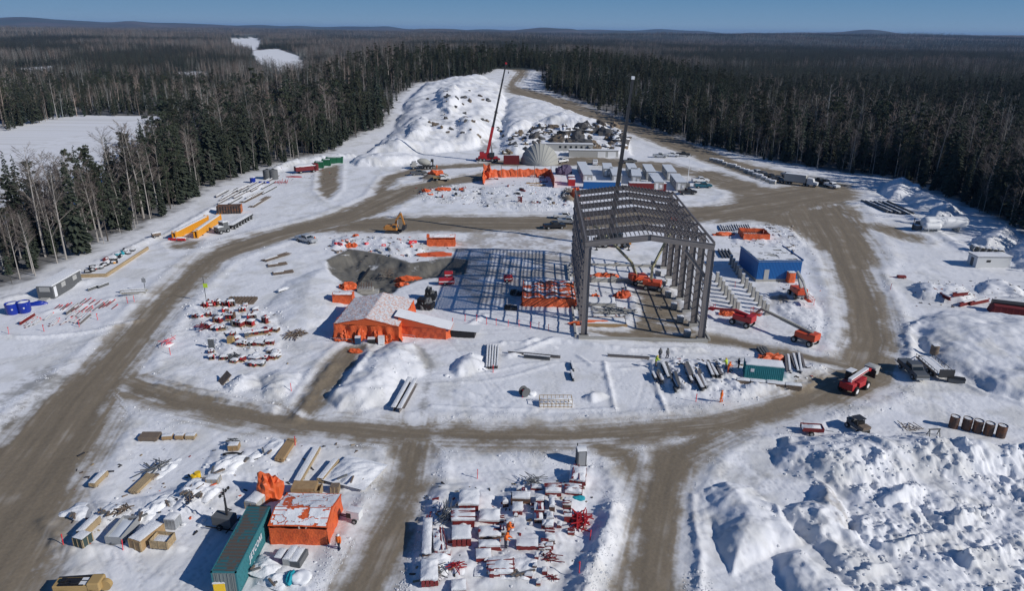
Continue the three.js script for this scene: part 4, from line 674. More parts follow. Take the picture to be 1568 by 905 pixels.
function semi(label, s, paint, L = 10) {
  const t = thing('semi_truck', label, 'truck', s.p, s.yaw); part(t, 'trailer_box', [RB(L, 2.9, 2.55, .06, -L / 2 + .8, 1.2, 0)], M.pale); part(t, 'roof_snow', snowCap(L - .2, 2.4, .15, -L / 2 + .8, 4.1, 0, 8, .1), M.snow); part(t, 'chassis', B(L + 3.6, .3, 1, -L / 2 + 2.6, .85, 0), M.steelDark);
  part(t, 'cab', extrudeZ([[1.3, .8], [5.0, .8], [5.1, 1.7], [3.7, 1.9], [3.3, 3.0], [1.4, 3.2]], 2.3, .08), paint); part(t, 'windscreen', B(.06, .9, 1.9, 3.58, 1.95, 0, 0, 0, .3), M.glass); part(t, 'exhaust_stack', [C(.1, 2.4, 1.3, 2.4, 1.2, 'y', 6), C(.1, 2.4, 1.3, 2.4, -1.2, 'y', 6)], M.galv);
  for (const x of [-L + 1.9, -L + 3.1, .4, 1.6, 4.2]) for (const z of [-1.05, 1.05]) wheel(t, .52, .4, x, z); return t;
}
semi('white semi truck with box trailer parked among cars at the road bend', span(1213, 282, 1246, 286), carWhite, 8).scale.setScalar(.88);
// cars parked along the haul road and concrete blocks below them
{ const list = [[1157, 267, 0], [1167, 270, 1], [1178, 274, 2], [1190, 278, 1], [1262, 283, 2], [1272, 287, 3], [1205, 271, 0], [1253, 280, 1]]; list.forEach(([x, y, k], i) => { const s = span(x - 5, y - 1.4, x + 6, y + 1.6); pickup(`${['silver', 'dark grey', 'black', 'white'][k]} vehicle parked ${i < 4 ? 'in the line along the haul road' : i < 6 ? 'beyond the semi truck at the bend' : 'beside the box trailer of the semi truck'}${i === 3 ? ', last of it' : ''}`, s.p, s.yaw, [silver, carGrey, carBlack, carWhite][k]); });
  const pr = thing('concrete_block', 'snow-capped concrete block in the row below the haul road', 'block', [0, 0, 0]); part(pr, 'block', RB(1.9, 1.0, 1.0, .06), M.concrete); part(pr, 'snow_cap', snowCap(1.9, 1.0, .45, 0, .95, 0, 5, .25), M.snow); scene.remove(pr); used.concrete_block = -1;
  for (let i = 0; i < 15; i++) { const f = i / 14, s = on(mix(1089, 1182, f), mix(246, 282, f) - Math.sin(f * 3.1) * 2.5); again(pr, 'snow-capped concrete block in the row below the haul road', s, -.6 + rr(-.1, .1), 'concrete blocks below the haul road', rr(.9, 1.25)); } }
{ // dark pickup with a gooseneck flatbed trailer
  let s = span(1383, 564, 1407, 585); pickup('black pickup truck hitched beside a long flatbed trailer on the right', s.p, s.yaw, carGrey);
  s = span(1399, 562, 1428, 588); const t = thing('flatbed_trailer', 'long flatbed trailer with snowy deck beside the black pickup', 'trailer', s.p.add(new THREE.Vector3(2.1, 0, -1.2)), s.yaw, null); const L = 6.4; part(t, 'deck', B(L, .16, 2.4, 0, .85, 0), M.brown); part(t, 'deck_snow', snowCap(L - .3, 2.1, .14, 0, 1.0, 0, 9, .2), M.snow); for (const z of [-1.25, 1.25]) part(t, 'side_rail', [B(L, .06, .06, 0, 1.5, z), ...Array.from({ length: 8 }, (_, i) => B(.05, .55, .05, -L / 2 + .1 + i * (L - .2) / 7, 1.0, z))], M.steelDark); part(t, 'ramp', B(.1, 1.3, 2.2, L / 2 + .1, .7, 0), M.steelDark); for (const x of [.4, 1.4]) for (const z of [-1, 1]) wheel(t, .38, .3, x, z); part(t, 'drawbar', [bar([-L / 2, .8, .8], [-L / 2 - 1.4, .6, 0], .1), bar([-L / 2, .8, -.8], [-L / 2 - 1.4, .6, 0], .1)], M.steelDark);
}
{ // excavator on the road
  const p = on(603, 357), t = thing('excavator', 'orange tracked excavator with raised arm on the road', 'excavator', p, -.2); t.scale.setScalar(.86); for (const z of [-1.15, 1.15]) { part(t, 'track', [extrudeZ([[-1.9, .05], [1.9, .05], [2.25, .45], [1.95, .85], [-1.95, .85], [-2.25, .45]], .6, .04).translate(0, 0, z)], M.steelDark); }
  part(t, 'undercarriage', B(2.6, .4, 1.8, 0, .45, 0), M.black); part(t, 'house', [RB(3.4, 1.25, 2.6, .12, -.5, 1.05, 0), RB(.9, .9, 2.5, .2, -2.2, 1.1, 0)], M.machine); part(t, 'cab', RB(1.4, 1.75, 1.0, .1, .75, 1.1, .8), M.machine); part(t, 'cab_window', [B(1.1, .8, 1.04, .78, 1.9, .8), B(1.44, .8, .8, .75, 1.9, .8)], M.glass);
  part(t, 'boom', [bar([.6, 1.9, -.1], [1.1, 4.2, -.1], .45, .55), bar([1.1, 4.1, -.1], [2.5, 6.0, -.1], .4, .5)], M.machine); part(t, 'stick', bar([2.4, 6.1, -.1], [3.4, 2.6, -.1], .35, .45), M.machine); part(t, 'bucket', extrudeZ([[3.1, 2.7], [3.9, 2.6], [3.8, 1.5], [3.2, 1.0], [2.6, 1.3]], 1.3, .04).translate(0, 0, -.1), M.steelDark); part(t, 'ram', [bar([1.3, 1.7, .2], [1.5, 4.0, .2], .16, .16, 6), bar([1.4, 5.0, -.1], [2.4, 6.5, -.1], .16, .16, 6)], M.galv);
}
// ---------------------------------------------------------------- lifts
function boomLift(label, p, yaw, paint, path, boomMat, basketYaw = 0) {
  const t = thing('boom_lift', label, 'boom lift', p, yaw); part(t, 'chassis', RB(3.4, .55, 1.5, .08, 0, .45, 0), M.grey); for (const x of [-1.35, 1.35]) for (const z of [-1.0, 1.0]) wheel(t, .52, .42, x, z, .52, M.pale);
  part(t, 'turntable', [RB(3.6, .95, 2.1, .15, -.3, 1.0, 0), RB(1.2, .5, 2.0, .12, -1.5, 1.7, 0)], paint); for (let i = 0; i + 1 < path.length; i++) part(t, 'boom', bar(path[i], path[i + 1], .42 - i * .06, .48 - i * .06), i === 0 || boomMat !== paint ? boomMat : paint);
  const e = path[path.length - 1], b = []; for (const x of [-.9, .9]) for (const z of [-.4, .4]) b.push(B(.05, 1.1, .05, e[0] + x, e[1] - .2, e[2] + z)); for (const y of [.35, .9]) { b.push(B(1.85, .05, .05, e[0], e[1] + y - .2, e[2] - .4), B(1.85, .05, .05, e[0], e[1] + y - .2, e[2] + .4), B(.05, .05, .85, e[0] - .9, e[1] + y - .2, e[2]), B(.05, .05, .85, e[0] + .9, e[1] + y - .2, e[2])); } part(t, 'basket', [...b, B(1.9, .06, .9, e[0], e[1] - .25, e[2])], paint); return t;
}
const boomTan = std(.34, .32, .20), boomGrey = std(.33, .32, .27);
{
  let a = on(1232, 527); let s = span(1214, 520, 1248, 532); boomLift('orange telescopic boom lift with its boom stretched low towards the red machines', s.p, s.yaw + Math.PI, M.lift, [[-1.2, 2.0, 0], [5.4, 2.4, 1.1], [9.6, 2.6, 1.9], [10.6, 1.4, 2.1]], boomGrey);
  s = span(1119, 492, 1152, 502); const b = boomLift('red articulated lift lying folded between the concrete posts and long boom', s.p, s.yaw, M.redBright, [[-1.0, 2.0, 0], [1.6, 2.3, 0], [4.5, 1.5, .6], [6.6, 1.3, .2]], M.redBright);
  b.rotation.y = s.yaw + Math.PI; s = on(1219, 458); boomLift('red boom lift with a pale raised boom beside the blue building', s, Math.PI / 2 + .05, M.lift, [[-1.2, 2.1, 0], [1.4, 4.6, 0], [-1.5, 3.6, 0], [-4.6, 1.2, 0]], M.pale);
  s = on(978, 434); boomLift('orange boom lift inside the hall with a pale yellow boom leaning up to the left', s, .3, M.lift, [[-.8, 2.0, 0], [-1.6, 4.4, -.8], [-5.6, 9.6, -9], [-7.6, 10.6, -11]], boomTan);
  s = on(1000, 443); boomLift('orange boom lift inside the hall with a pale boom raised steeply', s, -.35, M.lift, [[-.6, 2.0, 0], [-.6, 4.5, -.5], [2.0, 11.5, -4.0], [2.6, 13.2, -4.4]], boomTan);
}
{ // telehandler
  const s = span(1291, 604, 1320, 588), t = thing('telehandler', 'red and white telehandler with boom raised carrying a grey sheeted load', 'telehandler', s.p, s.yaw); part(t, 'chassis', [RB(4.6, .9, 1.3, .1, 0, .65, 0), RB(1.2, 1.0, 2.0, .1, -1.9, .8, 0), RB(1.9, .85, .7, .1, 0, .9, .85)], M.redBright); for (const x of [-1.5, 1.55]) for (const z of [-1.05, 1.05]) wheel(t, .66, .5, x, z, .66, M.white);
  part(t, 'cab', RB(1.5, 1.6, .95, .1, -.1, 1.2, -.75), M.black); part(t, 'cab_roof', B(1.5, .08, .95, -.1, 2.82, -.75), M.white); part(t, 'boom', bar([-2.1, 2.2, .2], [2.6, 2.6, .2], .5, .55), M.white); part(t, 'boom_inner', bar([2.4, 2.6, .2], [3.7, 2.2, .2], .36, .42), M.redBright); part(t, 'boom_stripe', bar([-2.0, 2.12, .47], [2.5, 2.52, .47], .03, .2), M.redBright); part(t, 'carriage', [B(.2, 1.2, 1.6, 3.9, 1.0, .2), B(1.3, .08, .14, 4.5, 1.0, -.3), B(1.3, .08, .14, 4.5, 1.0, .7)], M.black);
  const l = thing('sheeted_load', 'grey plastic-wrapped load held on the telehandler forks', 'load', s.p.clone().add(new THREE.Vector3(4.7 * Math.cos(s.yaw), 1.1, -4.7 * Math.sin(s.yaw))), s.yaw); const g = RB(1.5, 1.4, 1.5, .2); part(l, 'wrapping', drape([[-.7, -.8], [.7, -.8], [.7, .8], [-.7, .8]], 0, 1.35, .1, .3, .05, true), M.pale); part(l, 'cover', snowCap(1.5, 1.7, .25, 0, 1.25, 0, 6, .2), M.pale); part(l, 'pallet', B(1.4, .14, 1.4, 0, -.05, 0), M.wood);
}
{ // utility vehicle and a small snowy trailer
  const p = on(1311, 658), t = thing('utility_vehicle', 'dark off-road utility vehicle with roll cage beside the snow ridge', 'utility vehicle', p, 1.9); part(t, 'body', [RB(2.7, .55, 1.3, .12, 0, .45, 0), RB(.9, .35, 1.2, .1, 1.0, .95, 0)], M.siding); part(t, 'cage', [[-.5, -.6], [-.5, .6], [.6, -.6], [.6, .6]].map(([x, z]) => bar([x, .95, z], [x * .7, 1.85, z * .9], .07)).concat(B(1.2, .08, 1.25, 0, 1.85, 0)), M.steelDark); part(t, 'seat', B(.5, .6, 1.2, -.2, .9, 0), M.black); part(t, 'bed', B(.9, .35, 1.25, -1.1, .9, 0), M.brown); for (const x of [-1, 1]) for (const z of [-.65, .65]) wheel(t, .36, .3, x, z);
  const q = on(1241, 664), u = thing('utility_trailer', 'small snow-filled trailer with red sides beside the utility vehicle', 'trailer', q, -.1); part(u, 'box', [B(2.6, .5, .06, 0, .6, .65), B(2.6, .5, .06, 0, .6, -.65), B(.06, .5, 1.3, 1.3, .6, 0), B(2.6, .08, 1.3, 0, .55, 0)], M.red); part(u, 'snow_load', snowCap(2.5, 1.25, .55, 0, .62, 0, 7, .35), M.snow); part(u, 'drawbar', bar([1.3, .6, 0], [2.7, .45, 0], .09), M.galv); for (const z of [-.75, .75]) wheel(u, .33, .24, -.2, z);
}
{ // loader lying at the bottom edge
  const s = span(86, 908, 168, 906), t = thing('tan_lift_machine', 'tan low-slung lift with dark deck and white panel beside the road', 'machine', s.p, s.yaw); part(t, 'body', [RB(4.6, .8, 1.5, .1, -.2, .6, 0), RB(1.4, 1.1, 1.6, .2, 1.7, .6, 0)], M.tan); t.scale.setScalar(.85); part(t, 'deck', [B(2.6, .1, 1.1, -.6, 1.4, .15), B(.5, .35, .5, -1.5, 1.4, .1), B(.9, .25, .4, -.2, 1.45, .4)], M.black); part(t, 'hose', [bar([-1.8, 1.5, .4], [.2, 1.7, .5], .06), bar([-1.4, 1.5, -.1], [1.0, 1.65, .2], .06)], M.steelDark); part(t, 'panel', B(.7, .08, 1.0, .6, 1.45, .1), M.white); part(t, 'boom', bar([-2.4, 1.35, -.62], [2.2, 1.6, -.62], .16, .2), M.steelDark); part(t, 'drum', C(.65, .5, 2.6, .9, 0, 'z', 14), M.tan); for (const x of [-1.6, 1.4]) for (const z of [-.85, .85]) wheel(t, .42, .35, x, z);
}
// ---------------------------------------------------------------- tarpaulin shelters
function heapGeo(w, d, h, rough = .35, f = 1.3, crumple = 0) { const g = mergeVertices(new THREE.IcosahedronGeometry(1, 4).deleteAttribute('normal').deleteAttribute('uv')), p = g.attributes.position, s = rr(0, 500); for (let i = 0; i < p.count; i++) { const x = p.getX(i), y = p.getY(i), z = p.getZ(i), k = 1 + (fbm(x * f + s, z * f + y * 1.7, 3) - .5) * rough * 2 + (billow(x * 2.2 + s + y, z * 2.2 + y * 2, 3) - .4) * rough * (crumple ? 1.8 : .8); p.setXYZ(i, x * w / 2 * k, y < -.15 ? -.05 : Math.pow(Math.max(0, y + .15), .7) * h * k, z * d / 2 * k); } if (crumple) { const q = g.toNonIndexed(); q.computeVertexNormals(); return q; } g.computeVertexNormals(); return g; }
function tent(name, label, p, yaw, W, D, eave, ridge, along, thr, wave = .12, wallMat = M.tarp, frosted = 0) {
  const t = thing(name, label, 'tarp shelter', p, yaw), w = W / 2, d = D / 2, top = (x, z) => { const f = along === 'x' ? Math.abs(z - D * .12) / (d * 1.15) : Math.abs(x) / w; return mix(ridge, eave, clamp(f)) + (fbm(x * .9 + 5, z * .9, 3) - .5) * .14; };
  for (const [a, b] of [[[-w, d], [w, d]], [[w, d], [w, -d]], [[w, -d], [-w, -d]], [[-w, -d], [-w, d]]]) part(t, 'wall', drape([a, b], -.25, eave + .02, wave, .3, .08), wallMat);
  if (along === 'x') for (const s of [-1, 1]) part(t, 'gable', triGeo([s * w, eave, d, s * w, eave, -d, s * w, ridge, D * .12]), wallMat); else for (const s of [-1, 1]) part(t, 'gable', triGeo([-w, eave, s * d, w, eave, s * d, 0, ridge, s * d]), wallMat);
  part(t, 'roof', sheetOver(W + .16, D + .16, 20, 20, top), wallMat); part(t, 'roof_snow', sheetOver(W - .1, D - .1, 60, 60, (x, z) => top(x, z) + .02 + .05 * vn(x * 2, z * 2), (x, z) => frosted || (fbm(x * .8 + W, z * .8 + D, 4) > thr && Math.abs(fbm(x * .45 + 9, z * .7, 3) - .5) > .014 && Math.abs(x) < w - .1 * vn(z * 2, 3) && Math.abs(z - D * .12) > .07)), frosted ? M.frost : M.snow); return t;
}
tent('orange_tarp_tent', 'orange tarp tent with snow on its roof beside the teal container', [-20.7, -.1, -59.6], -.02, 5.7, 5.6, 2.0, 2.9, 'x', .30);
{
  const t = tent('orange_tarp_enclosure', 'large orange tarp enclosure with frosted gabled roof at the head of the ramp', [-23.3, -.2, -112.0], -.07, 10.8, 12.2, 2.9, 4.1, 'z', .27, .55, M.tarp, 1);
  part(t, 'loose_skirt', drape([[-5, 6.5], [-2, 7.2], [1, 6.8], [4.8, 7.0]], -.2, 1.1, .7, .25, .6), M.tarp); for (const [x, y] of [[-3.4, 1.6], [-1.0, 1.9], [1.6, 1.7], [3.6, 1.5]]) part(t, 'tied_fold', heapGeo(1.5, 1.0, y, .5, 2, 1).translate(x, 0, 6.5), M.tarp); part(t, 'rail', [bar([-5.6, 1.0, 7.4], [-2, 1.0, 7.6], .06), bar([-5.6, 0, 7.4], [-5.6, 1, 7.4], .06), bar([-2, 0, 7.6], [-2, 1, 7.6], .06)], M.galv); { const k = (l, x, m, w2, h2) => { const g = thing('site_box', l, 'box', [-23.3 + x, .1, -104.6], .1); part(g, 'body', RB(w2, h2, .9, .06), m); part(g, 'lid', B(w2, .06, .95, 0, h2, 0), M.white); }; k('blue cabinet before the large orange enclosure', -1.6, std(.02, .07, .16), .9, 1.1); k('black cabinet before the large orange enclosure', .6, M.black, 1.2, .9); k('white cabinet before the large orange enclosure', 2.2, M.white, 1.0, 1.2); }
  const a = thing('orange_tarp_passage', 'sloping orange tarp passage with white roof leading off the large enclosure', 'tarp shelter', [-14.6, -.1, -109.2], -.1); const y = x => mix(3.4, 1.7, (x + 4) / 8); part(a, 'wall', [drape([[-4, 1.6], [4, 2.0]], -.2, 2.0, .15, .3, .05), triGeo([-4, 1.95, 1.75, 4, 1.95, 2.05, -4, 3.4, 1.75])], M.tarpDull); part(a, 'end_flap', drape([[3.8, 2.0], [4.6, 1.2], [4.4, -1]], -.2, 1.6, .25, .3, .2), M.tarp); part(a, 'roof', sheetOver(9.4, 3.6, 16, 8, (x, z) => y(x) + .1 * fbm(x, z, 2)), M.tarpDull); part(a, 'roof_snow', sheetOver(9.4, 3.5, 20, 8, (x, z) => y(x) + .1 + .1 * fbm(x, z, 2)), M.snow); part(a, 'low_roof', sheetOver(5, 3, 10, 6, (x, z) => 1.3 - .03 * x, null).translate(6.8, 0, -.4), M.white); part(a, 'opening_dark_block', B(4, 1.1, 2.6, 6.6, 0, -.3), M.black); part(a, 'handrail', [bar([-5, 1, 2.8], [-1, .9, 3.0], .05), bar([-5, 0, 2.8], [-5, 1, 2.8], .05), bar([-1, 0, 3], [-1, .9, 3], .05)], M.galv);  // black block under the low roof paints the dark of the passage mouth
}
tent('orange_tarp_tent', 'small orange tarp tent with white roof beside the road and excavator', on(676, 374).setY(-.1), .05, 6.6, 3.6, 1.9, 2.8, 'x', .32);
tent('orange_tarp_tent', 'tiny orange tarp tent with snow roof at the corner of the dug hole', on(527, 462).setY(.2), .05, 3.6, 2.6, 1.5, 1.9, 'x', .2);
{
  const t = thing('orange_tarp_bed', 'broad flat foundation bed under snow-spotted orange tarps left of the hall', 'tarp', [7.0, 0, -126.9], -.03), top = (x, z) => 1.75 + .25 * Math.sin(x * 2.1) * .4 + .25 * (fbm(x * .8, z * .8, 3) - .5);
  for (const [a, b] of [[[-4.9, 4.9], [4.9, 4.9]], [[4.9, 4.9], [4.9, -4.9]], [[4.9, -4.9], [-4.9, -4.9]], [[-4.9, -4.9], [-4.9, 4.9]]]) part(t, 'side', drape([a, b], -.2, 1.8, .3, .3, .25), M.tarp); part(t, 'top', sheetOver(9.9, 9.9, 26, 26, top), M.tarp); part(t, 'top_snow', sheetOver(9.6, 9.6, 60, 60, (x, z) => top(x, z) + .04, (x, z) => fbm(x * .75 + 8, z * 1.5 + 2, 4) > .56), M.snow);
  const o = thing('orange_tarp_box', 'open-topped orange tarp box behind the blue building', 'tarp', on(1153, 364).setY(-.1), -.05); for (const [a, b] of [[[-3.2, 2.8], [3.2, 2.8]], [[3.2, 2.8], [3.2, -2.8]], [[3.2, -2.8], [-3.2, -2.8]], [[-3.2, -2.8], [-3.2, 2.8]]]) part(o, 'side', drape([a, b], -.1, 1.9, .15, .3, .1), M.tarp); part(o, 'rebar_mat', Array.from({ length: 9 }, (_, i) => B(.06, .06, 5.2, -2.8 + i * .7, 1.0, 0)).concat(Array.from({ length: 7 }, (_, i) => B(5.8, .06, .06, 0, 1.07, -2.4 + i * .8))), M.rust); part(o, 'snow_floor', snowCap(6, 5.2, .3, 0, .4, 0, 8, .3), M.snow);
}
{ // orange windbreak round a foundation
  const a = G(742, 272), b = G(843, 270), c = G(849, 288), d = G(741, 283), t = thing('orange_tarp_windbreak', 'long orange tarp windbreak around a foundation in front of the dome', 'tarp', [0, 0, 0]);
  part(t, 'back_cloth', drape([[a.x, a.z], [b.x, b.z]], -.1, 3.0, .5, .4, .5), M.tarp); part(t, 'side_cloth', drape([[b.x, b.z], [c.x, c.z]], -.1, 3.2, .35, .4, .4), M.tarp); part(t, 'side_cloth', drape([[d.x - .5, d.z], [a.x, a.z]], -.1, 2.8, .5, .4, .5), M.tarp); part(t, 'bunched_cloth', heapGeo(4.4, 4, 3.2, .5, 1.8, 1).translate(a.x + 1.2, 0, a.z + 1), M.tarp);
  for (let i = 0; i < 5; i++) part(t, 'post', bar([mix(a.x, b.x, i / 4), 0, a.z - .3], [mix(a.x, b.x, i / 4) + rr(-.2, .2), 4.2, a.z - .3], .18), M.brown);
  for (let i = 0; i < 9; i++) { const f = thing('formwork_piece', 'timber and steel formwork piece inside the orange windbreak', 'formwork', [rr(a.x + 2, c.x - 3), 0, rr(-247, -231)], rr(-.2, .2), 'formwork inside the orange windbreak'); part(f, 'panel', B(rr(2, 5), .35, .9, 0, 0, 0), i % 2 ? M.ply : M.red); part(f, 'snow_cap', snowCap(1.8, .8, .2, 0, .33, 0, 4), M.snow); part(f, 'upright', [bar([0, .2, .3], [.1, 1.5, .3], .1), bar([1, .2, -.3], [1, 1.3, -.3], .1)], i % 3 ? M.brown : M.steelDark); }
}
const heaps = [[415, 757, 2.9, 2.5, 2.1, M.tarp, 'crumpled orange tarp heap at the far end of the teal container'], [545, 539, 2.3, 1.0, .45, M.tarp, 'small orange tarp thrown on the ramp below the large enclosure'], [531, 442, 3, 2.4, 1.2, M.tarp, 'orange tarp bundle at the edge of the dug hole'], [627, 421, 6.5, 2.2, .9, M.tarp, 'long strip of orange tarp beside the dug hole'], [616, 435, 2.4, 1.6, .7, M.tarp, 'orange tarp scrap behind the large enclosure'], [668, 391, 7.5, 1.8, .6, M.tarpDull, 'long flattened orange tarp near the small tent'], [540, 378, 2.6, 1.6, .9, M.tarp, 'orange tarp on the snowy scrap by the silver pickup'], [925, 428, 5.0, 2.4, 1.2, M.tarp, 'orange tarp spread inside the hall beside the lifts'], [952, 455, 3.0, 2.4, 1.0, M.tarpDull, 'dark orange tarp piece on the hall floor'], [912, 459, 1.6, 1.4, .8, M.tarp, 'small orange tarp ball on the hall floor'], [905, 497, 7.0, 1.0, .7, M.tarp, 'low orange tarp strip at the foot of the hall front column'], [1182, 552, 4.2, 2.0, .9, M.tarp, 'orange tarp heap behind the small teal container'], [1107, 360, 5.5, 1.8, .7, M.tarp, 'orange tarp strip behind the hall corner'], [880, 305, 3.0, 3.0, 2.6, M.tarp, 'orange tarp hung beside the earth heap left of the hall'], [861, 267, 4.5, 3.8, 2.4, M.purple, 'purple shaded tarp heap right of the orange windbreak'], [668, 274, 5, 3, 1.1, M.tarp, 'orange tarp heap behind the flatbed pickup'], [653, 296, 2.4, 1.6, 1, M.tarp, 'small orange tarp left of the tyre tracks'], [678, 294, 4.2, 1.4, .7, M.tarp, 'flat orange tarp in the middle of the snowy triangle'], [706, 293, 1.6, 1.2, .5, M.tarp, 'orange scrap beside the snow cone'], [1112, 482, 2.6, 1.5, .9, M.tarp, 'orange tarp heap at the end of the concrete posts'], [545, 366, 1.6, 1.1, .5, M.tarp, 'orange rag on the scrap field'], [660, 300, 1.6, .9, .3, M.tarp, 'faded orange cloth on the triangle edge']];
for (const [x, y, w, d, h, m, l] of heaps) { const t = thing('tarp_heap', l, 'tarp', on(x, y), rr(-.2, .2)); part(t, 'cloth', heapGeo(w, d, h, .45, 1.8, 1), m); }

// ---------------------------------------------------------------- containers, cabins, tanks at the edges
{
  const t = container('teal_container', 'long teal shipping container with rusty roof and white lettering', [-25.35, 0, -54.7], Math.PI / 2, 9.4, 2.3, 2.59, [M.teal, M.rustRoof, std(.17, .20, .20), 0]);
  const s = thing('yellow_box', 'yellow box with snowy lid at the near end of the teal container', 'box', on(341, 905), .1); part(s, 'body', RB(1.1, 1.4, 1.1, .08), M.yellow); part(s, 'snow_cap', snowCap(1.1, 1.1, .2, 0, 1.38, 0, 5), M.snow);
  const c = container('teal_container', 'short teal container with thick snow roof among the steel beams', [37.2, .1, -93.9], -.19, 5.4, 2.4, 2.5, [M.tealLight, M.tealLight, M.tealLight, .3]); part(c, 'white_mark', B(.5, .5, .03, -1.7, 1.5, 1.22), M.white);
  for (const [dx, w] of [[-3.2, 1.8], [-1.2, 2.0], [1.2, 2.4], [3.6, 2.2]]) { const q = thing('timber_crate', 'low timber crate along the front of the short teal container', 'crate', [36.9 + dx, .25, -91.2 - dx * -.2], -.2, 'crates before the short teal container'); part(q, 'box', B(w, .7, .9, 0, 0, 0), M.brown); part(q, 'snow_cap', snowCap(w, .9, .2, 0, .68, 0, 5), M.snow); }
}
{ // grey site cabin on the left
  const t = thing('grey_cabin', 'dark grey site cabin with white window boards at the left tree line', 'cabin', [-87.0, 0, -127.6], Math.PI / 2 + .02), L = 9.4; part(t, 'wall', B(L, 2.5, 2.9, 0, 0, 0), M.siding); part(t, 'roof', B(L + .3, .14, 3.2, 0, 2.5, 0), M.white); part(t, 'roof_snow', snowCap(L + .1, 3.0, .12, 0, 2.63, 0, 10, .08), M.snow); for (const x of [-1.2, 2.6]) part(t, 'window', B(1.3, .9, .06, x, 1.3, 1.46), M.pale); part(t, 'door', B(.8, 2, .06, -3.9, .2, 1.46), M.white); part(t, 'end_window', B(.06, .9, 1.9, -L / 2 - .02, 1.4, 0), M.pale); part(t, 'siding_batten', Array.from({ length: 30 }, (_, i) => B(.04, 2.45, .03, -L / 2 + .2 + i * .31, .02, 1.46)), M.siding); part(t, 'step', B(1.2, .3, 1.6, -L / 2 - .7, 0, 0), M.pale);
  for (const [i, [x, y]] of [[22, 480], [40, 478]].entries()) { const b = thing('blue_bin', i ? 'bright blue bin standing nearer the grey cabin' : 'bright blue bin standing farther from the grey cabin', 'bin', on(x, y), .3); part(b, 'body', new THREE.LatheGeometry([[.85, 0], [1.02, .3], [1.1, 2.0], [1.0, 2.05], [.92, 1.9], [.8, .2]].map(a => new THREE.Vector2(...a)), 16), M.binBlue); part(b, 'snow_fill', snowCap(1.5, 1.5, .5, 0, 1.6, 0, 5), M.snow); part(b, 'label_plate', B(.25, .25, .05, .3, 1.0, 1.07), M.white); }
  const d = thing('blue_tarp', 'blue tarp drawn over a low drift beside the blue bins', 'tarp', on(59, 467), .4); part(d, 'cloth', heapGeo(3.2, 1.0, .6, .3), M.binBlue); part(d, 'snow_cap', heapGeo(2.2, 1.0, .72, .3).translate(-.4, 0, -.35), M.snow);
}
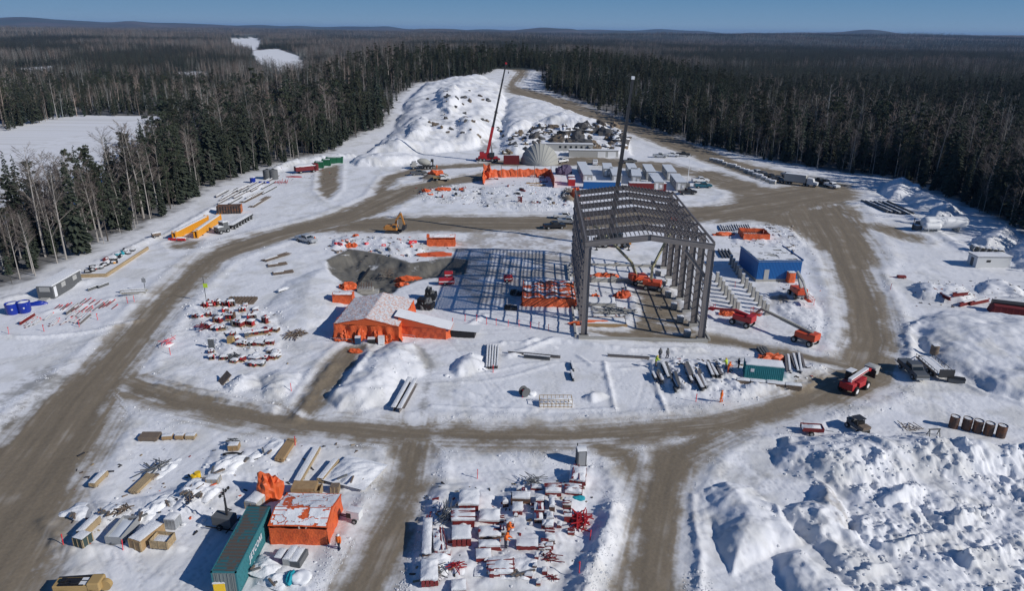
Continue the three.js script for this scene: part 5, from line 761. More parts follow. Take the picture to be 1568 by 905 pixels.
{ // yellow girders, rusty skip, low-loader
  const gir = [[266, 360, 317, 334, 'left'], [299, 358, 336, 332, 'right']]; for (const [x1, y1, x2, y2, n] of gir) { const s = span(x1, y1, x2, y2, 1.2), t = thing('yellow_girder', n === 'left' ? 'long yellow steel girder nearer the trees' : 'long yellow steel girder nearer the rusty skip', 'girder', s.p, s.yaw, 'yellow girders'), L = s.len; part(t, 'web', B(L, 1.5, .12, 0, .25, .5), M.girder); part(t, 'top_flange', B(L, .1, 1.1, 0, 1.75, .1), M.girder); part(t, 'bottom_flange', B(L, .1, 1.1, 0, .15, .1), M.girder); part(t, 'back_web', B(L, 1.5, .12, 0, .25, -.3), M.girder); for (const q of [-L / 2 + .3, L / 2 - .3]) part(t, 'end_frame', [B(.4, 2.1, .4, q, 0, .5), B(.4, 2.1, .4, q, 0, -.3)], M.girder); part(t, 'sleeper', [B(.3, .2, 1.6, -L / 3, 0, .1), B(.3, .2, 1.6, L / 3, 0, .1)], M.brown); part(t, 'snow_cap', snowCap(L, 1.0, .18, 0, 1.84, .1, 16, .2), M.snow); }
  const s = span(338, 327, 368, 326), k = thing('rusty_skip', 'rusty brown open skip with orange end behind the yellow girders', 'skip', s.p, s.yaw); part(k, 'body', [B(6.2, 2.0, .15, 0, .2, 1.2), B(6.2, 2, .15, 0, .2, -1.2), B(.15, 2, 2.4, -3.1, .2, 0), B(6.2, .2, 2.4, 0, .1, 0)], M.rust); part(k, 'end', B(.2, 2.0, 2.5, 3.1, .2, 0), std(.45, .14, .05)); part(k, 'rib', Array.from({ length: 9 }, (_, i) => B(.14, 2.0, .12, -2.8 + i * .7, .2, 1.32)), M.steelDark); part(k, 'snow_fill', snowCap(5.8, 2.2, .4, 0, 1.2, 0, 9), M.snow);
  const e = span(352, 352, 383, 334), f = thing('low_loader_trailer', 'grey low-loader trailer with many wheels beside the yellow girders', 'trailer', e.p, e.yaw); const L = e.len; part(f, 'deck', B(L, .3, 2.2, 0, .9, 0), M.steelDark); part(f, 'deck_snow', snowCap(L, 1.9, .25, 0, 1.2, 0, 10), M.snow); for (let i = 0; i < 7; i++) for (const z of [-1, 1]) wheel(f, .45, .35, -L / 2 + 1 + i * (L - 2) / 6, z);
  const g = on(341, 356), u = thing('snowy_tractor_unit', 'snow-covered dark tractor unit in front of the low-loader', 'truck', g, 1.0); part(u, 'body', [RB(3.2, 1.0, 2.0, .1, 0, .7, 0), RB(1.5, 1.2, 1.9, .1, .6, 1.5, 0)], M.siding); part(u, 'snow_cap', [snowCap(1.5, 1.9, .35, .6, 2.68, 0), snowCap(1.6, 1.9, .3, -.9, 1.68, 0)], M.snow); for (const x of [-1, 1]) for (const z of [-.95, .95]) wheel(u, .5, .35, x, z);
  const bl = thing('blue_case', 'small blue case beside the low-loader trailer', 'case', on(353, 346), .5); part(bl, 'body', RB(1.6, 1.1, 1.2, .1), std(.02, .09, .17)); part(bl, 'snow_cap', snowCap(1.6, 1.2, .2, 0, 1.08, 0), M.snow);
  const rd = thing('red_drum_heap', 'red plastic drums in the snow beside the yellow girder end', 'drums', on(273, 368)); for (let i = 0; i < 5; i++) part(rd, 'drum', C(.35, 1.0, -1.6 + i * .75, .3, rr(-.3, .3), 'x', 10), M.redBright); part(rd, 'snow_cap', heapGeo(3.2, 1.4, .5).translate(0, .2, -.5), M.snow);
  const tr = thing('snowy_snowmobile', 'small snow-topped machine standing alone beside the tree-side drift', 'machine', on(241, 365), .8); part(tr, 'body', RB(2.0, .8, 1.0, .15, 0, .3, 0), M.brown); part(tr, 'snow_cap', snowCap(2, 1, .3, 0, 1.05, 0), M.snow); for (const z of [-.5, .5]) wheel(tr, .32, .25, -.6, z);
}
{ // tanks, bins at the upper left
  for (const [i, x] of [[0, 411], [1, 420]]) { const t = thing('black_tank', i ? 'black upright plastic tank nearer the red trailer' : 'black upright plastic tank nearer the trees', 'tank', on(x, 274), 0); part(t, 'body', [C(1.5, 3.1, 0, 1.5, 0, 'y', 18), C(1.5, .35, 0, 3.2, 0, 'y', 18, .6)], M.siding); part(t, 'lid', C(.4, .2, 0, 3.45, 0, 'y', 10), M.black); }
  let s = span(453, 266, 484, 263), t = thing('red_stake_trailer', 'dark red trailer with snow load beside the green bins', 'trailer', s.p, s.yaw); part(t, 'body', [B(7.4, 1.6, 2.4, 0, .9, 0), B(1.6, 2.4, 2.4, 3.6, .6, 0)], M.dkred); part(t, 'snow_cap', snowCap(7, 2.4, .5, -.2, 2.4, 0, 9), M.snow); for (const x of [-2, 2.6]) for (const z of [-1, 1]) wheel(t, .5, .4, x, z);
  for (const [i, [x, y, l]] of [[490, 257, 3], [501, 254, 3], [513, 250, 6]].entries()) { const b = thing('green_bin', ['dark green waste bin touching the red trailer', 'dark green waste bin in the middle of three', 'large dark green waste bin at the end of three'][i], 'bin', on(x, y), .15); part(b, 'body', extrudeZ([[-l / 2, .1], [l / 2, .1], [l / 2 + .2, 2.2], [-l / 2 - .2, 2.2]], 2.2, .04), M.green); part(b, 'rim', [B(l + .5, .12, .12, 0, 2.2, 1.1), B(l + .5, .12, .12, 0, 2.2, -1.1)], M.green); part(b, 'rib', Array.from({ length: 4 }, (_, k) => B(.12, 1.9, .1, -l / 2 + .3 + k * (l - .6) / 3, .2, 1.14)), M.green); part(b, 'snow_fill', snowCap(l, 2, .3, 0, 2.0, 0), M.snow); }
  const b = thing('blue_drum', 'blue plastic drum in the scrap at the upper left yard', 'drum', on(388, 280)); part(b, 'body', C(.9, 1.8, 0, .9, 0, 'y', 14), M.binBlue); part(b, 'snow_cap', snowCap(1.5, 1.5, .2, 0, 1.8, 0), M.snow); const bt = thing('blue_tarp', 'flat blue tarp in the scrap beside the blue drum', 'tarp', on(405, 280)); part(bt, 'cloth', heapGeo(3.4, 1, .5), M.binBlue); const rt = thing('red_tarp', 'flat red-orange sheet before the red trailer', 'tarp', on(450, 271)); part(rt, 'cloth', heapGeo(5, 1.4, .3), M.redBright); const rf = thing('red_rack', 'red steel frame beside the black tanks', 'frame', on(431, 281)); part(rf, 'bars', Array.from({ length: 8 }, (_, i) => bar([-2 + i * .55, 0, rr(-.4, .4)], [-1.6 + i * .55, rr(.8, 1.6), rr(-.4, .4)], .12)), M.redBright); part(rf, 'rail', bar([-2.2, .5, 0], [2.2, .6, 0], .15), M.redBright);
}
{ // right edge: propane tanks, shed, pipes
  const g = G(1442, 354); let t = thing('white_tank', 'large white horizontal gas tank on saddles at the right edge of the site', 'tank', [g.x, .1, g.z], .06); const cap = (r, L) => new THREE.CapsuleGeometry(r, L, 6, 20).rotateZ(Math.PI / 2); part(t, 'shell', cap(1.55, 9.6).translate(0, 2.3, 0), M.white); part(t, 'saddle', [B(.5, 1.4, 2.4, -3.5, 0, 0), B(.5, 1.4, 2.4, 3.5, 0, 0)], M.concrete); part(t, 'valve', [C(.18, .5, -.8, 4, 0, 'y', 8), C(.18, .5, 1.2, 4, 0, 'y', 8)], M.grey);
  const q = G(1424, 356); t = thing('white_tank', 'small white horizontal gas tank in front of the large one', 'tank', [q.x, .1, q.z], .03); part(t, 'shell', cap(.95, 3.0).translate(0, 1.6, 0), M.white); part(t, 'skid', [B(6, .2, .2, 0, .2, .8), B(6, .2, .2, 0, .2, -.8), B(.2, .6, 1.7, -1.2, .3, 0), B(.2, .6, 1.7, 1.2, .3, 0)], M.galv);
  t = thing('burner_unit', 'dark burner unit with thin stack left of the white tanks', 'machine', on(1402, 353), .2); part(t, 'body', [B(1.8, 1.3, 1.6, 0, 0, 0), B(1.5, .9, 1.0, .6, 1.3, -.3)], M.siding); part(t, 'stack', C(.1, 3.4, -1.2, 1.7, 0, 'y', 6), M.steelDark); part(t, 'snow_cap', snowCap(1.2, 1.2, .2, -.2, 1.3, .2), M.snow);
  t = thing('white_shed', 'white shed with small dark window near the right tree line', 'shed', [106.2, 0, -150.6], .02); part(t, 'wall', B(7.6, 2.5, 3.2, 0, 0, 0), M.shed); part(t, 'roof', [B(7.9, .1, 3.5, 0, 2.5, 0)], M.grey); part(t, 'roof_snow', snowCap(7.8, 3.4, .22, 0, 2.59, 0, 9, .1), M.snow); part(t, 'window', B(.9, .5, .06, -1.2, 1.3, 1.62), M.black); part(t, 'end_door', B(.06, 1.9, .9, -3.82, .1, 0), M.siding);
  const pp = thing('concrete_pipe', 'short concrete pipe in the row behind the white shed', 'pipe', [0, 0, 0]); part(pp, 'pipe', new THREE.LatheGeometry([[.6, -1.1], [.75, -1.1], [.75, 1.1], [.6, 1.1], [.6, -1.1]].map(a => new THREE.Vector2(...a)), 16).rotateX(Math.PI / 2).translate(0, .72, 0), M.concrete); part(pp, 'snow_cap', snowCap(1.0, 2.0, .25, 0, 1.38, 0, 4), M.snow); scene.remove(pp); used.concrete_pipe = -1; for (let i = 0; i < 5; i++) again(pp, 'short concrete pipe in the row behind the white shed', on(1490 + i * 9.5, 385.5 + i * 1.2), -.2, 'concrete pipes behind the white shed');
  for (let i = 0; i < 7; i++) { const s = span(1318 + i * 6.5, 309 + i * .6, 1358 + i * 6.5, 326 + i * .9), o = thing('steel_pipe', 'long dark steel pipe in the row before the plough heap', 'pipe', s.p, s.yaw, 'steel pipes before the plough heap'); part(o, 'pipe', C(.32, s.len, 0, .35, 0, 'x', 10), i % 3 ? M.steelDark : M.siding); if (i % 2) part(o, 'snow_cap', snowCap(s.len, .5, .2, 0, .6, 0, 10, .3), M.snow); }
  let s = span(1530, 478, 1580, 484); t = thing('red_dump_body', 'dark red steel dump body with black pipe on top at the right edge', 'machine', s.p, s.yaw); t.scale.set(.9, .7, .8); part(t, 'body', extrudeZ([[-5, 0], [5, 0], [5.3, 2.0], [-4.4, 2.3]], 3, .06), M.dkred); part(t, 'rib', Array.from({ length: 9 }, (_, i) => B(.14, 1.8, .12, -4.3 + i * 1.1, .1, 1.54)), M.red); part(t, 'pipe', C(.7, 10, .4, 2.6, -.6, 'x', 14), M.steelDark); part(t, 'rim', B(9.6, .15, .2, .3, 2.05, 1.5, 0, 0, -.03), M.red);
  for (const [x1, y1, x2, y2] of [[1437, 458, 1452, 466], [1455, 463, 1478, 461], [1468, 470, 1492, 464], [1484, 468, 1512, 462]]) { const e = span(x1, y1, x2, y2), o = thing('red_beam', 'dark red steel beam half buried behind the right snow mound', 'beam', e.p, e.yaw, 'red beams behind the right snow mound'); part(o, 'beam', [B(e.len, .12, .5, 0, .1, 0), B(e.len, .12, .5, 0, .65, 0), B(e.len, .5, .08, 0, .17, 0)], M.red); part(o, 'snow_cap', snowCap(e.len * .7, .5, .25, .2, .76, 0, 6), M.snow); }
  const sl = thing('red_sled', 'small red sled alone on the driven snow at the right', 'sled', on(1379, 426), -.1); part(sl, 'tub', RB(1.8, .5, .9, .15, 0, .1, 0), M.red); part(sl, 'tow_bar', bar([-.9, .3, 0], [-2.6, .15, 0], .07), M.red);
  const ba = thing('black_barrel', 'dark barrel standing in the drift behind the flatbed trailer', 'barrel', on(1428, 545)); part(ba, 'body', [C(.62, 1.5, 0, .75, 0, 'y', 16), C(.65, .06, 0, .5, 0, 'y', 16), C(.65, .06, 0, 1.0, 0, 'y', 16)], M.brown); part(ba, 'snow_cap', snowCap(1.0, 1.0, .12, 0, 1.49, 0, 5), M.snow);
  const bx = thing('black_toolbox', 'low black box on the snow right of the flatbed trailer', 'box', on(1462, 586), -.35); part(bx, 'body', RB(2.2, .7, .9, .06), M.siding); part(bx, 'lid', B(2.25, .08, .95, 0, .7, 0), M.black);
  [[1458, 654], [1477.5, 657], [1494, 661], [1511, 665], [1530, 669]].forEach(([x, y]) => { const o = thing('rusty_drum', 'brown rusty steel drum in the row of five beside the snow field', 'drum', on(x, y), rr(0, 6), 'row of five rusty drums'); part(o, 'body', new THREE.LatheGeometry([[.5, 0], [.56, .02], [.56, 1.7], [.53, 1.7], [.53, 1.45], [0, 1.45]].map(a => new THREE.Vector2(...a)), 18), M.rust); part(o, 'hoop', [C(.58, .05, 0, .6, 0, 'y', 18), C(.58, .05, 0, 1.15, 0, 'y', 18)], M.rust); part(o, 'snow_fill', C(.52, .2, 0, 1.5, 0, 'y', 14), M.snow); });
}
{ // portable toilet, light towers, signs
  let t = thing('portable_toilet', 'grey portable toilet with snowy domed roof standing by the road', 'toilet', on(889, 711), .12); part(t, 'cabin', RB(1.12, 2.05, 1.12, .05), M.siding); part(t, 'side_panel', B(.04, 1.8, .95, .56, .12, 0), M.grey); part(t, 'roof', [C(.56, 1.1, 0, 2.05, 0, 'x', 16)].map(g => g.applyMatrix4(new THREE.Matrix4().makeScale(1, .5, 1).setPosition(0, 1.02, 0))), M.white); part(t, 'door', B(.8, 1.8, .04, 0, .12, .56), M.grey); part(t, 'base', B(1.2, .12, 1.2, 0, 0, 0), M.black); part(t, 'vent_pipe', C(.06, .4, -.4, 2.4, -.4, 'y', 6), M.black);
  const tower = (label, p, yaw, mast, mm, lamps) => { const o = thing('light_tower', label, 'light tower', p, yaw); part(o, 'trailer', [RB(2.2, 1.1, 1.2, .1, 0, .4, 0)], M.siding); part(o, 'outrigger', [B(3.4, .1, .1, 0, .3, .8), B(3.4, .1, .1, 0, .3, -.8), B(.1, .1, 2.6, .9, .3, 0)], M.black); part(o, 'mast', [0, 1, 2].map(i => B(.2 - i * .05, mast / 3 + .4, .2 - i * .05, .4, .9 + i * mast / 3, 0)), mm); part(o, 'lamp_bar', B(.1, .1, 1.7, .4, mast + .9, 0), M.galv); for (const z of [-.7, -.25, .25, .7]) part(o, 'lamp', [B(.16, .24, .26, .46, mast + .78, z)], lamps); for (const z of [-.65, .65]) wheel(o, .33, .22, -.2, z); return o; };
  tower('black light tower with a thin mast beside the long teal container', on(346, 806), -.2, 3.4, M.steelDark, M.black); tower('tall white light mast beside the last office trailer', G(1050, 287), .1, 9.6, M.white, M.steelDark);
  const sg = (l, x, y, h, m, s, dm) => { const o = thing('road_sign', l, 'sign', on(x, y), 0); part(o, 'post', C(.05, h, 0, h / 2, 0, 'y', 6), M.steelDark); part(o, 'board', B(s, s, .04, dm ? .25 : 0, h - s * 1.3, .05, 0, 0, 0).applyMatrix4(new THREE.Matrix4()), m); part(o, 'base', B(.8, .3, .6, 0, -.05, 0), M.concrete); return o; };
  const y = sg('lime yellow sign on a dark post beside the main road', 317, 463, 5.0, M.lime, .8, true); y.children[1].geometry.translate(0, -1.0, 0); const gsg = sg('grey diamond sign seen from behind at the left road edge', 224, 447, 2.8, M.grey, .8, false); gsg.children[1].geometry.translate(0, -gsg.children[1].geometry.boundingSphere?.center.y || 0, 0);
}
{ // generator beside the front tent
  const t = thing('generator', 'white towable generator beside the orange tent', 'generator', on(544, 799), -.25); part(t, 'housing', RB(1.5, .9, .9, .08, 0, .45, 0), M.white); part(t, 'grille', B(.5, .6, .04, -.45, .55, .46), M.black); part(t, 'snow_cap', snowCap(1.5, .9, .12, 0, 1.34, 0, 5), M.snow); part(t, 'drawbar', [bar([-.75, .45, .2], [-1.8, .35, 0], .06), bar([-.75, .45, -.2], [-1.8, .35, 0], .06)], M.black); for (const z of [-.5, .5]) wheel(t, .28, .2, .2, z);
}
// ---------------------------------------------------------------- broken snow and litter nobody could count
{ const lump = new THREE.IcosahedronGeometry(1, 1), p = lump.attributes.position; for (let i = 0; i < p.count; i++) { const x = p.getX(i), y = p.getY(i), z = p.getZ(i), k = .7 + .6 * fbm(x * 1.4 + 3, z * 1.4 + y * 1.7, 2); p.setXYZ(i, x * k, y * k * .75, z * k); } lump.computeVertexNormals();
  const list = [], M4 = new THREE.Matrix4(), Q = new THREE.Quaternion(), E = new THREE.Euler(), V = new THREE.Vector3(), S = new THREE.Vector3();
  const add = (l, x, z, s, sy = 1, sx = 1) => { V.set(x, H(x, z) + s * .1, z); Q.setFromEuler(E.set(rr(-.5, .5), rr(0, 6.28), rr(-.5, .5))); S.set(s * sx, s * sy, s); l.push(M4.compose(V, Q, S).clone()); };
  for (let i = 0; i < 90000; i++) { const z = -mix(48, 190, Math.pow(rnd(), 1.6)), x = rr(-.85, .85) * -z, d = grid(gDirt, x, z); if (d > -2.9 && d < -.7 && vn(x * .25, z * .25) > .55) add(list, x, z, rr(.025, .085) * (rnd() < .05 ? 2 : 1)); if (list.length > 4200) break; }
  for (const B of HEAP) if (B.c > 0 && B.h > 0) { const n = Math.min(1800, Math.round((B.P.x1 - B.P.x0) * (B.P.z1 - B.P.z0) * (B.f > 9 ? .04 : .9) * Math.min(1, B.c))); for (let i = 0; i < n; i++) { const x = rr(B.P.x0 - 1, B.P.x1 + 1), z = rr(B.P.z0 - 1, B.P.z1 + 1), q = sdf(B.P, x, z); if (q > -1.2 && vn(x * .4, z * .4 + 9) > .38 && grid(gDirt, x, z) < -.3) add(list, x, z, rr(.05, .2) * (rnd() < .08 ? 1.8 : 1) * (B.f > 9 ? 3 : 1)); } }
  const m = new THREE.InstancedMesh(lump, M.snow, list.length); list.forEach((q, i) => m.setMatrixAt(i, q)); m.name = 'snow_clods'; m.castShadow = m.receiveShadow = true; m.userData = { kind: 'stuff', label: 'broken snow clods along road edges and heaps', category: 'snow' }; scene.add(m);
  const zones = ['285,465 430,470 450,560 300,550', '985,548 1120,552 1250,562 1240,600 1010,604', '500,362 690,362 690,400 520,398', '735,258 880,262 882,322 740,318', '1110,345 1240,350 1260,470 1190,470 1120,390', '120,690 560,680 560,760 420,760 300,830 100,840', '640,740 910,735 890,880 630,900', '1390,430 1568,430 1568,475 1400,470', '900,400 1070,410 1080,505 900,500', '630,285 740,285 740,315 640,310', '400,255 520,250 520,275 400,290'].map(s => poly(s)), bits = [], cols = [], pal = [[.03, .03, .035], [.16, .12, .09], [.30, .23, .14], [.22, .02, .02], [.55, .10, .03], [.3, .31, .32]];
  for (const P of zones) for (let i = 0; i < 130; i++) { const x = rr(P.x0, P.x1), z = rr(P.z0, P.z1); if (sdf(P, x, z) < 0) continue; add(bits, x, z, rr(.06, .2), rr(.4, 1.2), rr(.8, 5)); cols.push(pal[Math.floor(rnd() * rnd() * 6)]); }
  const w = new THREE.InstancedMesh(new THREE.BoxGeometry(1, 1, 1), std(1, 1, 1), bits.length), c = new THREE.Color(); bits.forEach((q, i) => { w.setMatrixAt(i, q); w.setColorAt(i, c.setRGB(...cols[i])); }); w.name = 'site_litter'; w.castShadow = w.receiveShadow = true; w.userData = { kind: 'stuff', label: 'small scraps of wood, steel and plastic littering the yards', category: 'litter' }; scene.add(w); console.log('clods', list.length, 'bits', bits.length); }
// ---------------------------------------------------------------- stacked stock in the yards
const topBox = (x0, y0, x1, y1, h) => { const a = G((x0 + x1) / 2, y0, h), b = G((x0 + x1) / 2, y1, h), l = G(x0, (y0 + y1) / 2, h), r = G(x1, (y0 + y1) / 2, h), p = a.clone().add(b).multiplyScalar(.5); p.y = H(p.x, p.z) * .5; return { p, w: r.x - l.x, d: b.z - a.z, yaw: Math.atan2(a.x - b.x, a.z - b.z) + Math.PI }; };
const bundles = [ // snow tops as pixel boxes, height, material
  [702, 748, 735, 776, 1.5], [692, 778, 728, 799, 1.7], [690, 803, 724, 827, 1.5], [647, 795, 662, 850, 1.1], [663, 811, 683, 846, .9], [643, 855, 674, 893, 1.0], [733, 780, 767, 798, .9], [732, 802, 768, 822, .9], [731, 825, 767, 838, .9], [728, 841, 752, 856, .8], [870, 714, 900, 738, 1.0], [780, 754, 815, 765, 1.2], [785, 769, 801, 786, 1.0], [817, 770, 832, 783, 1.3], [820, 761, 834, 768, 1.1], [840, 761, 850, 777, 1.1], [834, 742, 860, 756, .9], [812, 741, 832, 747, .8], [775, 796, 788, 803, .9], [817, 787, 831, 797, .9], [836, 786, 849, 796, 1.0], [835, 797, 849, 808, 1.0], [834, 811, 850, 818, .9], [835, 820, 850, 829, .8], [788, 824, 827, 838, 1.0], [864, 742, 893, 756, .7], [864, 764, 875, 768, 1.0], [863, 771, 875, 775, 1.0], [862, 779, 875, 783, 1.0], [863, 787, 876, 791, .9], [690, 884, 715, 903, .6], [762, 806, 774, 814, .8], [835, 832, 848, 838, .8], [791, 743, 803, 749, .8], [745, 855, 790, 880, .4],
];
for (let i = 0; i < 34; i++) { const x = rr(728, 888), y = rr(745, 892), w = rr(6, 13); if (x > 870 && y > 780) continue; bundles.push([x, y, x + w, y + rr(4, 9), rr(.4, .9)]); } // small snowed-in packs between the big ones
for (let i = 0; i < 14; i++) { const x = rr(640, 715), y = rr(760, 895); bundles.push([x, y, x + rr(6, 12), y + rr(4, 10), rr(.4, .8)]); }
bundles.forEach(([x0, y0, x1, y1, hh], i) => { const h = hh * rr(.6, .85);
  const q = topBox(x0, y0, x1, y1, h + .2); q.w *= rr(.84, .98); q.d *= rr(.84, .98); const t = thing('steel_bundle', 'snow-capped bundle of dark red steel in the front yard', 'steel bundle', q.p, q.yaw + rr(-.07, .07), 'snow-capped steel bundles in the front yard'), along = q.w > q.d, n = Math.max(3, Math.round((along ? q.d : q.w) / .45));
  for (let k = 0; k < n; k++) { const o = (k + .5) / n - .5; part(t, 'beam', along ? B(q.w * rr(.94, 1), h * .82, q.d / n * .82, 0, .14, o * q.d) : B(q.w / n * .82, h * .82, q.d * rr(.94, 1), o * q.w, .14, 0), i % 4 === 3 ? M.rust : M.red); }
  part(t, 'skid', along ? [B(.15, .16, q.d, -q.w * .35, 0, 0), B(.15, .16, q.d, q.w * .35, 0, 0)] : [B(q.w, .16, .15, 0, 0, -q.d * .35), B(q.w, .16, .15, 0, 0, q.d * .35)], M.wood);
  const cap = rr(.22, .5); part(t, 'snow_cap', snowCap(q.w * rr(.9, 1.06), q.d * rr(.9, 1.06), cap, rr(-.05, .05), h - .06, rr(-.05, .05), 12, rr(.15, .38)), M.snow); if (i % 3 === 1) for (let k = 0; k < 3; k++) { const o = rr(-.4, .4); part(t, 'loose_bar', along ? bar([-q.w * .55, h + cap * .6, o * q.d], [q.w * .52, h + cap * .75, o * q.d + rr(-.2, .2)], .09) : bar([o * q.w, h + cap * .6, -q.d * .55], [o * q.w + rr(-.2, .2), h + cap * .75, q.d * .55], .09), M.red); }
  if (q.w > 3 && i % 2) part(t, 'strap', [-.28, .28].map(f => B(.06, h + .1, q.d * 1.05, q.w * f, .1, 0)), M.steelDark);
});
function heapOfBars(label, p, w, d, h, n, mat, r = .04, name = 'rebar_heap', snowy = 1) { const t = thing(name, label, 'steel bars', p, rr(-.2, .2)); for (let i = 0; i < n; i++) { const a = rr(0, 3.14), L = rr(.35, .8) * w, x = rr(-.3, .3) * w, z = rr(-.35, .35) * d, y = rr(.1, h); part(t, 'bar', bar([x - Math.cos(a) * L / 2, Math.max(.05, y + rr(-.3, .3) * h), z - Math.sin(a) * d * .4], [x + Math.cos(a) * L / 2, Math.max(.05, y + rr(-.3, .3) * h), z + Math.sin(a) * d * .4], r), mat); } if (snowy) part(t, 'snow', mound(w * .7, d * .6, h * .45, 6), M.snow); return t; }
heapOfBars('tangled heap of bright red steel brackets at the edge of the front yard', on(890, 802), 2.6, 2.4, .9, 46, M.redBright, .09); heapOfBars('dark red bent bars sticking from the snow in the front yard', on(843, 862), 2.2, 1.0, .6, 16, M.red, .06); heapOfBars('small heap of red clips near the bottom of the front yard', on(845, 889), 1.7, .6, .4, 12, M.red, .05); heapOfBars('red framed steel cage in the front yard', on(700, 880), 1.9, 1.5, .9, 16, M.redBright, .06); heapOfBars('grey twisted wire heap beside the front bundles', on(684, 800), 1.8, 3.2, 1.2, 34, M.siding, .05, 'wire_heap'); heapOfBars('dark wire and scrap under the left front bundles', on(670, 885), 2.4, 1.8, .8, 24, M.siding, .05, 'wire_heap'); heapOfBars('dark twisted bars behind the front yard bundles', on(818, 742), 3.0, 1.6, .6, 22, M.siding, .05, 'wire_heap');
{ const t = thing('cyan_tarp', 'bright cyan sheet on the snow beside the front bundles', 'tarp', on(884, 766)); part(t, 'cloth', heapGeo(1.6, .7, .3), M.cyan); const u = thing('cyan_bag', 'cyan sheet draped over a drift below the orange tent', 'tarp', on(446, 892)); part(u, 'cloth', heapGeo(.7, 1.7, .6), M.cyan); part(u, 'snow_cap', heapGeo(1.8, 1.6, .5).translate(1.0, 0, -.2), M.snow);
  for (const [i, [x, y, w, d, m]] of [[432, 862, .9, 1.3, M.purple], [447, 862, .8, 1.9, M.pale], [460, 864, 1.0, 1.9, M.siding]].entries()) { const o = thing('snowy_box', ['dim purple box in the snow below the orange tent', 'pale snow-topped box between two dark ones below the tent', 'black snow-topped box nearest the road below the tent'][i], 'box', on(x, y), -.15); part(o, 'body', RB(w, .7, d, .04), m); part(o, 'snow_cap', snowCap(w * .8, d, .18, i === 2 ? -.2 : 0, .68, 0, 5), M.snow); } }
// snow-buried stock without clear edges
const mounds = [[665, 870, 3.0, 3.0, .9], [620, 0, 0, 0, 0], [255, 718, 1.6, 4.6, .7], [350, 716, 3.2, 4.6, 1.0], [300, 758, 2.6, 3.2, .8], [240, 782, 2.2, 4.6, .9], [222, 790, 1.4, 3.2, .8], [175, 786, 2.2, 2.2, .5], [125, 783, 3.6, 2.6, .7], [545, 728, 4.8, 4.6, .7], [420, 688, 2.6, 3.4, .5], [393, 700, 1.4, 3.6, .4], [410, 872, 3.0, 2.4, .8], [425, 890, 2.4, 2, .6], [800, 870, 4, 3.2, .5], [755, 870, 3, 2.4, .4], [320, 762, 1.8, 2.4, .7], [270, 770, 2.0, 2.4, .6]];
const moundNames = ['snow-buried stock under the left front bundles', 'narrow snow-buried stack right of the dark steel rack', 'broad snow-buried stack behind the grey crate', 'snow-buried stack below the yellow drums', 'long snow-buried stack behind the plywood crate', 'short snow-buried stack behind the grey skip', 'flat snow-buried stack behind the pale board crate', 'low snow-buried pallets at the edge of the main road', 'large snow-buried stack right of the pale lumber', 'flat snow-buried stack left of the brown lumber', 'narrow snow-buried stack below the small tan crate', 'snow heap beside the middle of the long teal container', 'snow heap beside the cyan sheet', 'snow-buried stock beside the small heap of red clips', 'snow-buried stock below the two stooping workers', 'snow-buried stack left of the black light tower', 'small snow-buried stack above the caged tank'];
for (const [x, y, w, d, h] of mounds) if (w) { const t = thing('snow_buried_stock', moundNames.shift(), 'snow heap', on(x, y), x < 600 ? -.35 : 0, 'snow-buried stock in the front yards'); part(t, 'snow', mound(w, d, h, 14, .12), M.snow); const n = 2 + Math.floor(rnd() * 3); for (let i = 0; i < n; i++) part(t, 'protruding_end', bar([rr(-.3, .3) * w, h * .55, d * .3], [rr(-.3, .3) * w, h * .5, d * .54], .16), i % 2 ? M.brown : M.siding); }
// lumber, crates
function lumber(label, x1, y1, x2, y2, w, h, mat, cap = .12, name = 'lumber_stack') { const s = span(x1, y1, x2, y2), t = thing(name, label, 'lumber', s.p, s.yaw), L = s.len, n = Math.max(2, Math.round(w / .25)), m = Math.max(2, Math.round(h / .18)); for (let j = 0; j < m; j++) for (let i = 0; i < n; i++) part(t, 'plank', B(L * rr(.93, 1), h / m * .9, w / n * .93, rr(-.05, .05), .12 + j * h / m, (i + .5) / n * w - w / 2), mat); part(t, 'sleeper', [B(.14, .12, w, -L * .35, 0, 0), B(.14, .12, w, L * .35, 0, 0)], M.brown); if (cap) part(t, 'snow_cap', snowCap(L * .96, w * .8, cap, 0, .1 + h, -w * .06, 9, .2), M.snow); return t; }
lumber('pale lumber stack half under snow beside the left road', 143, 749, 164, 728, .8, .5, M.wood); lumber('long open lumber stack with weathered boards beside the left yard', 204, 757, 234, 729, 1.1, .35, M.wood, 0); lumber('long pale crate of boards with snowy lid near the pink cone', 126, 828, 152, 802, .9, .7, M.wood, .2); lumber('brown lumber stack beside the ploughed drift', 428, 709, 449, 677, 1.1, .5, M.ply, 0); lumber('pallet row of pale lumber leading up from the plywood crate', 456, 742, 487, 688, .9, .35, M.wood, .1); lumber('pale lumber stack right of the pallet row', 491, 740, 516, 709, .8, .55, M.wood, .08); lumber('short lumber stack with dark wrap at the top of the left yard', 216, 672, 246, 672, 1.4, .5, M.brown, 0); lumber('lumber offcut bundle next to the dark wrapped stack', 250, 672, 266, 671, .9, .4, M.ply, .1); lumber('small lumber bundle second from the dark wrapped stack', 271, 671, 284, 671, .9, .45, M.ply, .1); lumber('small lumber bundle at the end of the top row', 286, 671, 301, 671, .9, .4, M.wood, .1);
